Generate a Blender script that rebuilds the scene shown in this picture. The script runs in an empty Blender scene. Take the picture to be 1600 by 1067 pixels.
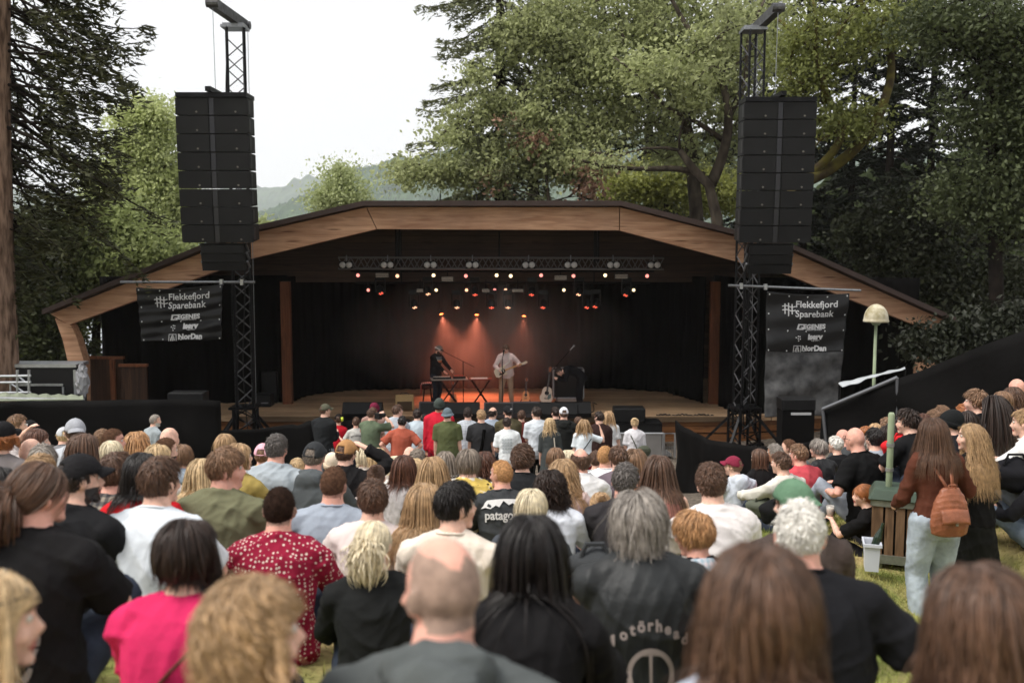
import bpy, bmesh, math, random
import numpy as np
from mathutils import Vector, Matrix, noise as mnoise
R = math.radians
rng = np.random.default_rng(7)
random.seed(7)
sc = bpy.context.scene
COL = sc.collection
# ------------------------------------------------------------------ camera, sky, sun, exposure
F_PX = 1556.0
PITCH = R(5.63)
cam = bpy.data.objects.new('camera', bpy.data.cameras.new('camera'))
COL.objects.link(cam)
cam.location = (0, 0, 0)
cam.rotation_euler = (R(90) - PITCH, 0, 0)
cam.data.sensor_width = 36
cam.data.lens = 35
cam.data.clip_start = 0.05
cam.data.clip_end = 9000
cam.data.dof.use_dof = True
cam.data.dof.focus_distance = 12.5
cam.data.dof.aperture_fstop = 2.3
sc.camera = cam
sc.view_settings.view_transform = 'Standard'
sc.view_settings.look = 'None'
sc.view_settings.exposure = 0.3
sc.view_settings.gamma = 1.0
sc.cycles.use_denoising = True
sc.cycles.max_bounces = 6
sc.cycles.diffuse_bounces = 3
sc.cycles.glossy_bounces = 2
sc.cycles.transmission_bounces = 3
sc.cycles.volume_bounces = 2
sc.cycles.transparent_max_bounces = 6
sc.cycles.use_adaptive_sampling = True
sc.cycles.adaptive_threshold = 0.02
sc.cycles.sample_clamp_indirect = 4.0
w = bpy.data.worlds.new('World'); sc.world = w; w.use_nodes = True
nt = w.node_tree
for n in list(nt.nodes): nt.nodes.remove(n)
sky = nt.nodes.new('ShaderNodeTexSky'); sky.sky_type = 'NISHITA'; sky.sun_disc = False
SUN_EL, SUN_AZ = 58, 250
sky.sun_elevation = R(SUN_EL); sky.sun_rotation = R(SUN_AZ); sky.dust_density = 3
skm = nt.nodes.new('ShaderNodeVectorMath'); skm.operation = 'SCALE'; skm.inputs['Scale'].default_value = 0.06
tc = nt.nodes.new('ShaderNodeTexCoord')
cn = nt.nodes.new('ShaderNodeTexNoise'); cn.inputs['Scale'].default_value = 1.6; cn.inputs['Detail'].default_value = 4
cr = nt.nodes.new('ShaderNodeValToRGB')
cr.color_ramp.elements[0].position = 0.3; cr.color_ramp.elements[0].color = (0.82, 0.82, 0.835, 1)
cr.color_ramp.elements[1].position = 0.7; cr.color_ramp.elements[1].color = (0.90, 0.90, 0.905, 1)
mx = nt.nodes.new('ShaderNodeMix'); mx.data_type = 'RGBA'; mx.inputs['Factor'].default_value = 0.9
bg = nt.nodes.new('ShaderNodeBackground'); bg.inputs['Strength'].default_value = 1.05
out = nt.nodes.new('ShaderNodeOutputWorld')
L = nt.links.new
L(sky.outputs[0], skm.inputs[0]); L(tc.outputs['Generated'], cn.inputs['Vector']); L(cn.outputs['Fac'], cr.inputs[0])
L(skm.outputs[0], mx.inputs['A']); L(cr.outputs[0], mx.inputs['B']); L(mx.outputs['Result'], bg.inputs['Color']); L(bg.outputs[0], out.inputs['Surface'])
sd = bpy.data.lights.new('sun', 'SUN'); sd.energy = 3.2; sd.angle = R(28); sd.color = (1, .96, .9)
sun = bpy.data.objects.new('sun', sd); COL.objects.link(sun)
_d = Vector((math.sin(R(SUN_AZ)) * math.cos(R(SUN_EL)), math.cos(R(SUN_AZ)) * math.cos(R(SUN_EL)), math.sin(R(SUN_EL))))
sun.rotation_euler = _d.to_track_quat('Z', 'Y').to_euler()

# ------------------------------------------------------------------ helpers
_CP, _SP = math.cos(PITCH), math.sin(PITCH)
def P(px, py, Y):
    """point of the world seen at a pixel of the 1600-wide photo, at ground distance Y"""
    u = (px - 800) / F_PX; v = (533.5 - py) / F_PX
    d = (u, _CP + _SP * v, -_SP + _CP * v)
    k = Y / d[1]
    return Vector((d[0] * k, Y, d[2] * k))
def S(r, g, b):
    f = lambda c: (c / 255 / 12.92) if c / 255 <= 0.04045 else ((c / 255 + 0.055) / 1.055) ** 2.4
    return (f(r), f(g), f(b), 1.0)
def tag(o, label=None, cat=None, group=None, kind=None):
    if label: o['label'] = label
    if cat: o['category'] = cat
    if group: o['group'] = group
    if kind: o['kind'] = kind
    return o
def link(name, me, mats=None, parent=None, loc=None, rz=None):
    o = bpy.data.objects.new(name, me)
    COL.objects.link(o)
    if mats is not None:
        for m in (mats if isinstance(mats, (list, tuple)) else [mats]): me.materials.append(m)
    if parent is not None: o.parent = parent
    if loc is not None: o.location = loc
    if rz is not None: o.rotation_euler = (0, 0, rz)
    return o
def empty(name, loc=(0, 0, 0), rz=0, label=None, cat=None, group=None):
    o = bpy.data.objects.new(name, None); COL.objects.link(o)
    o.location = loc; o.rotation_euler = (0, 0, rz)
    o.empty_display_size = 0.1
    return tag(o, label, cat, group)
def mesh_from(name, V, Fc, smooth=False, attr=None, midx=None):
    V = np.asarray(V, dtype=np.float32).reshape(-1, 3)
    me = bpy.data.meshes.new(name)
    if isinstance(Fc, np.ndarray):
        nf, k = Fc.shape
        me.vertices.add(len(V)); me.vertices.foreach_set('co', V.ravel())
        me.loops.add(nf * k); me.loops.foreach_set('vertex_index', Fc.ravel().astype(np.int32))
        me.polygons.add(nf); me.polygons.foreach_set('loop_start', np.arange(0, nf * k, k, dtype=np.int32))
        me.polygons.foreach_set('loop_total', np.full(nf, k, dtype=np.int32))
        me.update(calc_edges=True)
    else:
        me.from_pydata(V.tolist(), [], Fc)
    if midx is not None: me.polygons.foreach_set('material_index', np.asarray(midx, dtype=np.int32))
    me.polygons.foreach_set('use_smooth', np.full(len(me.polygons), smooth, dtype=bool))
    if attr is not None:
        a = me.attributes.new('vv', 'FLOAT', 'POINT'); a.data.foreach_set('value', np.asarray(attr, dtype=np.float32))
    me.update()
    return me

class MB:
    """collects closed shapes, then becomes ONE mesh object"""
    def __init__(s): s.V = []; s.F = []; s.M = []; s.mi = 0; s.n = 0
    def add(s, V, Fc):
        s.V.extend([tuple(v) for v in V]); s.F.extend([tuple(i + s.n for i in f) for f in Fc]); s.M.extend([s.mi] * len(Fc)); s.n += len(V)
        return s
    def box(s, c, size, rot=None):
        hx, hy, hz = size[0] / 2, size[1] / 2, size[2] / 2
        V = [Vector((x, y, z)) for x in (-hx, hx) for y in (-hy, hy) for z in (-hz, hz)]
        if rot is not None: V = [rot @ v for v in V]
        c = Vector(c)
        return s.add([v + c for v in V], [(0, 1, 3, 2), (4, 6, 7, 5), (0, 4, 5, 1), (2, 3, 7, 6), (0, 2, 6, 4), (1, 5, 7, 3)])
    def bar(s, a, b, w_, h_=None, up=(0, 0, 1)):
        a = Vector(a); b = Vector(b); h_ = h_ or w_
        d = b - a; L_ = d.length
        if L_ < 1e-6: return s
        d.normalize(); up = Vector(up)
        if abs(d.dot(up)) > .98: up = Vector((0, 1, 0))
        x = d.cross(up).normalized(); z = x.cross(d)
        rot = Matrix((x, d, z)).transposed()
        return s.box((a + b) / 2, (w_, L_, h_), rot)
    def tube(s, pts, rad, n=6):
        pts = [Vector(p) for p in pts]
        if not hasattr(rad, '__len__'): rad = [rad] * len(pts)
        V = []; prev = None
        for i, p in enumerate(pts):
            t = (pts[min(i + 1, len(pts) - 1)] - pts[max(i - 1, 0)]).normalized()
            if prev is None:
                up = Vector((0, 0, 1)) if abs(t.z) < .9 else Vector((0, 1, 0))
                x = t.cross(up).normalized()
            else: x = (prev - t * prev.dot(t)).normalized()
            prev = x; y = t.cross(x)
            for k in range(n):
                a = 2 * math.pi * k / n
                V.append(p + (x * math.cos(a) + y * math.sin(a)) * rad[i])
        Fc = []
        for i in range(len(pts) - 1):
            for k in range(n):
                Fc.append((i * n + k, i * n + (k + 1) % n, (i + 1) * n + (k + 1) % n, (i + 1) * n + k))
        Fc.append(tuple(range(n - 1, -1, -1))); m = (len(pts) - 1) * n
        Fc.append(tuple(range(m, m + n)))
        return s.add(V, Fc)
    def lathe(s, prof, c=(0, 0, 0), n=16, rot=None):
        c = Vector(c); V = []
        for r, z in prof:
            for k in range(n):
                a = 2 * math.pi * k / n
                v = Vector((r * math.cos(a), r * math.sin(a), z))
                V.append((rot @ v if rot is not None else v) + c)
        Fc = []
        for i in range(len(prof) - 1):
            for k in range(n):
                Fc.append((i * n + k, i * n + (k + 1) % n, (i + 1) * n + (k + 1) % n, (i + 1) * n + k))
        Fc.append(tuple(range(n - 1, -1, -1))); m = (len(prof) - 1) * n
        Fc.append(tuple(range(m, m + n)))
        return s.add(V, Fc)
    def prism(s, poly, o, ux, uy, depth):
        """polygon in the plane (ux,uy) from o, thickened along ux x uy"""
        o = Vector(o); ux = Vector(ux); uy = Vector(uy); nn = ux.cross(uy).normalized() * depth
        A = [o + ux * a + uy * b for a, b in poly]; n = len(A)
        V = A + [v + nn for v in A]
        Fc = [tuple(range(n - 1, -1, -1)), tuple(range(n, 2 * n))] + [(i, (i + 1) % n, n + (i + 1) % n, n + i) for i in range(n)]
        return s.add(V, Fc)
    def sphere(s, c, r, n=12, m=8, rot=None):
        rr = (r, r, r) if not hasattr(r, '__len__') else r
        c = Vector(c); V = []
        for i in range(m + 1):
            th = math.pi * (i + .02) / (m + .04)
            for k in range(n):
                a = 2 * math.pi * k / n
                v = Vector((rr[0] * math.sin(th) * math.cos(a), rr[1] * math.sin(th) * math.sin(a), rr[2] * math.cos(th)))
                V.append((rot @ v if rot is not None else v) + c)
        Fc = []
        for i in range(m):
            for k in range(n):
                Fc.append((i * n + k, (i + 1) * n + k, (i + 1) * n + (k + 1) % n, i * n + (k + 1) % n))
        Fc.append(tuple(range(n))); Fc.append(tuple(m * n + k for k in range(n - 1, -1, -1)))
        return s.add(V, Fc)
    def build(s, name, mat_, parent=None, loc=None, rz=None, smooth=False, bevel=0):
        me = mesh_from(name, s.V, s.F, smooth, midx=s.M)
        bm = bmesh.new(); bm.from_mesh(me); bmesh.ops.recalc_face_normals(bm, faces=bm.faces)
        if bevel: bmesh.ops.bevel(bm, geom=[e for e in bm.edges], offset=bevel, segments=1, affect='EDGES', clamp_overlap=True)
        bm.to_mesh(me); bm.free()
        return link(name, me, mat_, parent, loc, rz)

# ------------------------------------------------------------------ materials
_mats = {}
def mat(name, col, rough=.7, metal=0., spec=.3, var=.0, vscale=6., col2=None, bump=0., bscale=40., emit=None, estr=0., stretch=None, sheen=0., coord='Object', transl=0., attr=0., sss=0., pattern=None, alpha=None, detail=3.):
    if name in _mats: return _mats[name]
    m = bpy.data.materials.new(name); m.use_nodes = True; _mats[name] = m
    nt = m.node_tree; N = nt.nodes; b = N['Principled BSDF']; L = nt.links.new
    col = tuple(col) if len(col) == 4 else tuple(col) + (1,)
    b.inputs['Base Color'].default_value = col; b.inputs['Roughness'].default_value = rough
    b.inputs['Metallic'].default_value = metal; b.inputs['Specular IOR Level'].default_value = spec
    b.inputs['Sheen Weight'].default_value = sheen
    if sss: b.inputs['Subsurface Weight'].default_value = sss; b.inputs['Subsurface Radius'].default_value = (.012, .005, .003)
    tcn = N.new('ShaderNodeTexCoord'); vec = tcn.outputs[coord]
    if stretch:
        mp = N.new('ShaderNodeMapping'); mp.inputs['Scale'].default_value = stretch; L(vec, mp.inputs[0]); vec = mp.outputs[0]
    cur = None
    if pattern: cur = pattern(nt, tcn, col)
    if var or col2:
        nz = N.new('ShaderNodeTexNoise'); nz.inputs['Scale'].default_value = vscale; nz.inputs['Detail'].default_value = detail; L(vec, nz.inputs['Vector'])
        rp = N.new('ShaderNodeValToRGB'); L(nz.outputs['Fac'], rp.inputs[0])
        c2 = col2 or tuple(min(1, c * (1 + var)) for c in col[:3]) + (1,)
        c1 = col if col2 else tuple(c * (1 - var) for c in col[:3]) + (1,)
        rp.color_ramp.elements[0].position = .35; rp.color_ramp.elements[0].color = c1 if cur is None else (1 - var,) * 3 + (1,)
        rp.color_ramp.elements[1].position = .65; rp.color_ramp.elements[1].color = tuple(c2[:3]) + (1,) if cur is None else (1,) * 4
        if cur is None: cur = rp.outputs[0]
        else:
            mm = N.new('ShaderNodeMix'); mm.data_type = 'RGBA'; mm.blend_type = 'MULTIPLY'; mm.inputs['Factor'].default_value = 1
            L(cur, mm.inputs['A']); L(rp.outputs[0], mm.inputs['B']); cur = mm.outputs['Result']
    if attr:
        at = N.new('ShaderNodeAttribute'); at.attribute_name = 'vv'
        mr = N.new('ShaderNodeMapRange'); mr.inputs['To Min'].default_value = 1 - attr; mr.inputs['To Max'].default_value = 1 + attr
        L(at.outputs['Fac'], mr.inputs['Value'])
        vm = N.new('ShaderNodeVectorMath'); vm.operation = 'SCALE'
        if cur is None: vm.inputs[0].default_value = col[:3]
        else: L(cur, vm.inputs[0])
        L(mr.outputs[0], vm.inputs['Scale']); cur = vm.outputs[0]
    if cur is not None: L(cur, b.inputs['Base Color'])
    if bump:
        bn = N.new('ShaderNodeTexNoise'); bn.inputs['Scale'].default_value = bscale; bn.inputs['Detail'].default_value = 4; L(vec, bn.inputs['Vector'])
        bu = N.new('ShaderNodeBump'); bu.inputs['Strength'].default_value = bump; bu.inputs['Distance'].default_value = .02
        L(bn.outputs['Fac'], bu.inputs['Height']); L(bu.outputs[0], b.inputs['Normal'])
    if emit is not None:
        b.inputs['Emission Color'].default_value = tuple(emit[:3]) + (1,); b.inputs['Emission Strength'].default_value = estr
    if transl:
        tr = N.new('ShaderNodeBsdfTranslucent'); ms = N.new('ShaderNodeMixShader'); ms.inputs[0].default_value = transl
        if cur is not None: L(cur, tr.inputs['Color'])
        else: tr.inputs['Color'].default_value = col
        L(b.outputs[0], ms.inputs[1]); L(tr.outputs[0], ms.inputs[2]); L(ms.outputs[0], N['Material Output'].inputs['Surface'])
    if alpha is not None:
        tp = N.new('ShaderNodeBsdfTransparent'); ms = N.new('ShaderNodeMixShader'); ms.inputs[0].default_value = alpha
        L(tp.outputs[0], ms.inputs[1]); L(b.outputs[0], ms.inputs[2]); L(ms.outputs[0], N['Material Output'].inputs['Surface'])
    return m
def wood_mat(name, c1, c2, scale=(1.2, 8, 8), rough=.6, planks=0, axis=0):
    """long grain, knots and board joints"""
    if name in _mats: return _mats[name]
    m = bpy.data.materials.new(name); m.use_nodes = True; _mats[name] = m
    nt = m.node_tree; N = nt.nodes; b = N['Principled BSDF']; L = nt.links.new
    b.inputs['Roughness'].default_value = rough; b.inputs['Specular IOR Level'].default_value = .25
    t = N.new('ShaderNodeTexCoord'); mp = N.new('ShaderNodeMapping'); mp.inputs['Scale'].default_value = scale; L(t.outputs['Object'], mp.inputs[0])
    nz = N.new('ShaderNodeTexNoise'); nz.inputs['Scale'].default_value = 2.5; nz.inputs['Detail'].default_value = 8; nz.inputs['Distortion'].default_value = .6; L(mp.outputs[0], nz.inputs['Vector'])
    rp = N.new('ShaderNodeValToRGB'); rp.color_ramp.elements[0].position = .3; rp.color_ramp.elements[0].color = c1
    rp.color_ramp.elements[1].position = .7; rp.color_ramp.elements[1].color = c2; L(nz.outputs['Fac'], rp.inputs[0])
    kn = N.new('ShaderNodeTexVoronoi'); kn.inputs['Scale'].default_value = 1.3; L(mp.outputs[0], kn.inputs['Vector'])
    kr = N.new('ShaderNodeValToRGB'); kr.color_ramp.elements[0].position = .06; kr.color_ramp.elements[0].color = (.35, .28, .25, 1)
    kr.color_ramp.elements[1].position = .16; kr.color_ramp.elements[1].color = (1, 1, 1, 1); L(kn.outputs['Distance'], kr.inputs[0])
    mm = N.new('ShaderNodeMix'); mm.data_type = 'RGBA'; mm.blend_type = 'MULTIPLY'; mm.inputs['Factor'].default_value = 1
    L(rp.outputs[0], mm.inputs['A']); L(kr.outputs[0], mm.inputs['B']); cur = mm.outputs['Result']
    n2 = N.new('ShaderNodeTexNoise'); n2.inputs['Scale'].default_value = .6; n2.inputs['Detail'].default_value = 3; L(t.outputs['Object'], n2.inputs['Vector'])
    r2 = N.new('ShaderNodeValToRGB'); r2.color_ramp.elements[0].position = .35; r2.color_ramp.elements[0].color = (.72, .7, .7, 1)
    r2.color_ramp.elements[1].position = .7; r2.color_ramp.elements[1].color = (1.08, 1.05, 1, 1); L(n2.outputs['Fac'], r2.inputs[0])
    m2 = N.new('ShaderNodeMix'); m2.data_type = 'RGBA'; m2.blend_type = 'MULTIPLY'; m2.inputs['Factor'].default_value = 1
    L(cur, m2.inputs['A']); L(r2.outputs[0], m2.inputs['B']); cur = m2.outputs['Result']
    if planks:
        sx = N.new('ShaderNodeSeparateXYZ'); L(t.outputs['Object'], sx.inputs[0])
        ml = N.new('ShaderNodeMath'); ml.operation = 'MULTIPLY'; ml.inputs[1].default_value = planks; L(sx.outputs[axis], ml.inputs[0])
        fl = N.new('ShaderNodeMath'); fl.operation = 'FLOOR'; L(ml.outputs[0], fl.inputs[0])
        wn = N.new('ShaderNodeTexWhiteNoise'); wn.noise_dimensions = '1D'; L(fl.outputs[0], wn.inputs['W'])
        fr = N.new('ShaderNodeMath'); fr.operation = 'FRACT'; L(ml.outputs[0], fr.inputs[0])
        gp = N.new('ShaderNodeMath'); gp.operation = 'GREATER_THAN'; gp.inputs[1].default_value = .07; L(fr.outputs[0], gp.inputs[0])
        mr = N.new('ShaderNodeMapRange'); mr.inputs['To Min'].default_value = .72; mr.inputs['To Max'].default_value = 1.15; L(wn.outputs['Value'], mr.inputs['Value'])
        mu = N.new('ShaderNodeMath'); mu.operation = 'MULTIPLY'; L(mr.outputs[0], mu.inputs[0]); 
        ga = N.new('ShaderNodeMapRange'); ga.inputs['To Min'].default_value = .35; L(gp.outputs[0], ga.inputs['Value']); L(ga.outputs[0], mu.inputs[1])
        vs = N.new('ShaderNodeVectorMath'); vs.operation = 'SCALE'; L(cur, vs.inputs[0]); L(mu.outputs[0], vs.inputs['Scale']); cur = vs.outputs[0]
    L(cur, b.inputs['Base Color'])
    bu = N.new('ShaderNodeBump'); bu.inputs['Strength'].default_value = .25; bu.inputs['Distance'].default_value = .01
    L(nz.outputs['Fac'], bu.inputs['Height']); L(bu.outputs[0], b.inputs['Normal'])
    return m
black_metal = mat('black_metal', S(24, 24, 26), .5, .6, var=.3, vscale=8)
grey_metal = mat('grey_metal', S(150, 152, 155), .45, .9, var=.15, vscale=20)
alu = mat('aluminium', S(175, 177, 180), .4, .85, var=.12, vscale=10, bump=.05)
black_plastic = mat('black_plastic', S(14, 14, 15), .55, var=.3, vscale=10, bump=.05, bscale=200)
grille = mat('speaker_grille', S(18, 18, 19), .6, .2, var=.2, vscale=3, bump=.3, bscale=300)
black_cloth = mat('black_cloth', S(9, 8, 8), .95, spec=.05, var=.35, vscale=2, bump=.5, bscale=3)
black_tarp = mat('black_tarp', S(9, 8, 8), .8, spec=.12, var=.3, vscale=2, bump=.6, bscale=4)
# ------------------------------------------------------------------ people
def nrm(v): v = np.asarray(v, float); return v / (np.linalg.norm(v) + 1e-12)
def loft(rings):
    """rings: list of (centre, xvec, yvec, rx, ry); returns closed V,F"""
    n = 14; V = []; a = np.arange(n) * 2 * math.pi / n; ca, sa = np.cos(a), np.sin(a)
    for c, x, y, rx, ry in rings:
        V.append(np.asarray(c)[None] + np.outer(ca * rx, x) + np.outer(sa * ry, y))
    m = len(rings); Fc = [(i * n + k, i * n + (k + 1) % n, (i + 1) * n + (k + 1) % n, (i + 1) * n + k) for i in range(m - 1) for k in range(n)]
    Fc += [tuple(range(n - 1, -1, -1)), tuple((m - 1) * n + k for k in range(n))]
    return np.concatenate(V), Fc
def chain(pts, rad, hint=(0, 1, .01), flat=1.):
    """rounded tapering limb through pts"""
    pts = [np.asarray(p, float) for p in pts]; rings = []; hint = np.asarray(hint, float)
    for i, p in enumerate(pts):
        t = nrm(pts[min(i + 1, len(pts) - 1)] - pts[max(i - 1, 0)])
        x = np.cross(t, hint); x = nrm(x) if np.linalg.norm(x) > 1e-3 else np.array([1., 0, 0]); y = np.cross(t, x)
        if i == 0:
            for k in (.95, .6): rings.append((p - t * rad[0] * k, x, y, rad[0] * math.sqrt(1 - k * k), rad[0] * flat * math.sqrt(1 - k * k)))
        rings.append((p, x, y, rad[i], rad[i] * flat))
        if i == len(pts) - 1:
            for k in (.6, .95): rings.append((p + t * rad[i] * k, x, y, rad[i] * math.sqrt(1 - k * k), rad[i] * flat * math.sqrt(1 - k * k)))
    return loft(rings)
def chain_flat(pts, rad, hint=(0, 1, .01)):
    pts = [np.asarray(p, float) for p in pts]; rings = []
    for i, p in enumerate(pts):
        t = nrm(pts[min(i + 1, len(pts) - 1)] - pts[max(i - 1, 0)])
        x = np.cross(t, hint); x = nrm(x) if np.linalg.norm(x) > 1e-3 else np.array([1., 0, 0]); y = np.cross(t, x)
        rings.append((p, x, y, rad[i], rad[i]))
    return loft(rings)
def ell(c, r, M=None, n=16, m=10):
    th = (np.arange(m + 1) + .02) / (m + .04) * math.pi; a = np.arange(n) * 2 * math.pi / n
    V = np.stack([np.outer(np.sin(th), np.cos(a)) * r[0], np.outer(np.sin(th), np.sin(a)) * r[1], np.outer(np.cos(th), np.ones(n)) * r[2]], -1).reshape(-1, 3)
    if M is not None: V = V @ M.T
    V = V + np.asarray(c)
    Fc = [(i * n + k, (i + 1) * n + k, (i + 1) * n + (k + 1) % n, i * n + (k + 1) % n) for i in range(m) for k in range(n)]
    Fc += [tuple(range(n)), tuple(m * n + k for k in range(n - 1, -1, -1))]
    return V, Fc
def rotm(yaw, pitch=0., roll=0.):
    """yaw clockwise seen from above, pitch>0 looks up"""
    return np.array((Matrix.Rotation(-yaw, 3, 'Z') @ Matrix.Rotation(pitch, 3, 'X') @ Matrix.Rotation(roll, 3, 'Y')))
def ik(A, B, l1, l2, pole):
    A = np.asarray(A, float); B = np.asarray(B, float); d = B - A; L_ = np.linalg.norm(d)
    if L_ > (l1 + l2) * .995: B = A + d / L_ * (l1 + l2) * .995; d = B - A; L_ = np.linalg.norm(d)
    t = d / L_; a = (l1 * l1 - l2 * l2 + L_ * L_) / (2 * L_); h = math.sqrt(max(1e-6, l1 * l1 - a * a))
    p = np.asarray(pole, float); p = nrm(p - t * p.dot(t))
    return A + t * a + p * h, B
_HEADV = None
def head_pieces(Mh, c, s, female=False):
    """skull, jaw, nose, lips, brow, ears"""
    out = []
    n, m = 28, 20
    V, Fc = ell((0, 0, 0), (1, 1, 1), None, n, m)
    x, y, z = V[:, 0].copy(), V[:, 1].copy(), V[:, 2].copy()
    X = x * .076; Y = y * .097; Z = z * .118
    low = np.clip(-z, 0, 1)
    X *= 1 - .30 * low ** 1.6                                  # jaw narrows
    Y = np.where((y < 0), Y * (1 - .45 * low ** 1.2), Y * (1 - .10 * low)) + .012 * low   # nape cut in, chin forward
    X *= np.where(y < 0, 1 + .03 * (1 - low), 1 - .06)          # wider behind
    fr = np.clip(y, 0, 1)
    Y -= .008 * np.exp(-((z + .05) / .22) ** 2) * fr            # eye hollow
    for sx in (-1, 1): Y -= .010 * np.exp(-(((x - sx * .42) / .2) ** 2 + ((z - .02) / .14) ** 2)) * fr
    V = np.stack([X, Y, Z], 1); out.append((V, Fc))
    j = .92 if female else 1.
    out.append(ell((0, .070, -.100), (.026 * j, .024, .020)))                       # chin
    out.append(ell((0, .084, -.058), (.024, .012, .008))); out.append(ell((0, .084, -.069), (.022, .011, .008)))   # lips
    V, Fc = loft([((0, .082, .020), np.array([1, 0, 0]), np.array([0, 1, 0]), .007, .006), ((0, .098, -.010), np.array([1, 0, 0]), np.array([0, 1, 0]), .009, .010),
                  ((0, .106, -.026), np.array([1, 0, 0]), np.array([0, 1, 0]), .014, .013), ((0, .094, -.040), np.array([1, 0, 0]), np.array([0, 1, 0]), .014, .012)])
    out.append((V, Fc))
    out.append(ell((0, .080, .030), (.042, .012, .008 if female else .010)))         # brow
    for sx in (-1, 1):
        out.append(ell((sx * .042, .066, -.030), (.020, .016, .018)))               # cheek
        out.append(ell((sx * .080, -.008, -.012), (.010, .018, .031), rotm(sx * .45)))  # ear
        out.append(ell((sx * .081, -.012, .004), (.009, .016, .017), rotm(sx * .5)))
    return [((V * s) @ Mh.T + c, Fc) for V, Fc in out]
def hand_pieces(w, d, nrmv, side, s=1., curl=.5, fat=1.):
    """wrist w, direction d, palm normal nrmv; side=+1 right hand. palm, four bent fingers of unequal length, thumb from the side of the palm"""
    d = nrm(d); nv = np.asarray(nrmv, float); nv = nrm(nv - d * nv.dot(d)); sd = np.cross(d, nv) * side
    out = [loft([(w - d * .005, sd, nv, .024 * s, .017 * s), (w + d * .03 * s, sd, nv, .035 * s, .017 * s), (w + d * .07 * s, sd, nv, .040 * s, .015 * s), (w + d * .088 * s, sd, nv, .034 * s, .011 * s)])]
    for k, (o, ln) in enumerate(((-.030, .066), (-.010, .076), (.010, .071), (.029, .056))):
        p = w + d * .082 * s + sd * o * s * fat; pts = [p]; a = 0; dd = d
        for q, f in enumerate((.42, .32, .26)):
            a += curl * (.75, .95, .7)[q]; dd = d * math.cos(a) + nv * math.sin(a); p = p + dd * ln * f * s; pts.append(p)
        out.append(chain(pts, [.0095 * s * fat, .009 * s * fat, .008 * s * fat, .007 * s * fat]))
    p = w + d * .028 * s - sd * .030 * s; q1 = p + nrm(d * .6 - sd * .7 + nv * .35) * .036 * s; q2 = q1 + nrm(d * .85 - sd * .2 + nv * .5 * (1 + curl)) * .030 * s
    out.append(chain([p, q1, q2], [.012 * s, .0105 * s, .0085 * s]))
    return out
TORSO = [(-.22, .125, .09), (-.1, .165, .115), (.0, .175, .125), (.2, .158, .115), (.36, .150, .108), (.55, .165, .118), (.74, .182, .122), (.86, .172, .105), (.94, .135, .085), (1.01, .075, .065)]
def torso_r(t, fem, g):
    T = np.array(TORSO); rx = np.interp(t, T[:, 0], T[:, 1]); ry = np.interp(t, T[:, 0], T[:, 2])
    if fem: rx *= np.interp(t, [-.2, .05, .36, .8, 1], [1.03, 1.05, .86, .88, .9]); ry *= np.interp(t, [0, .4, 1], [1.02, .88, .9])
    fat = (g - 1) * np.interp(t, [-.2, .3, .7, 1], [1, 1.5, .8, .1])
    return rx * (1 + fat), ry * (1 + fat * 1.5)
class Body: pass
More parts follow.
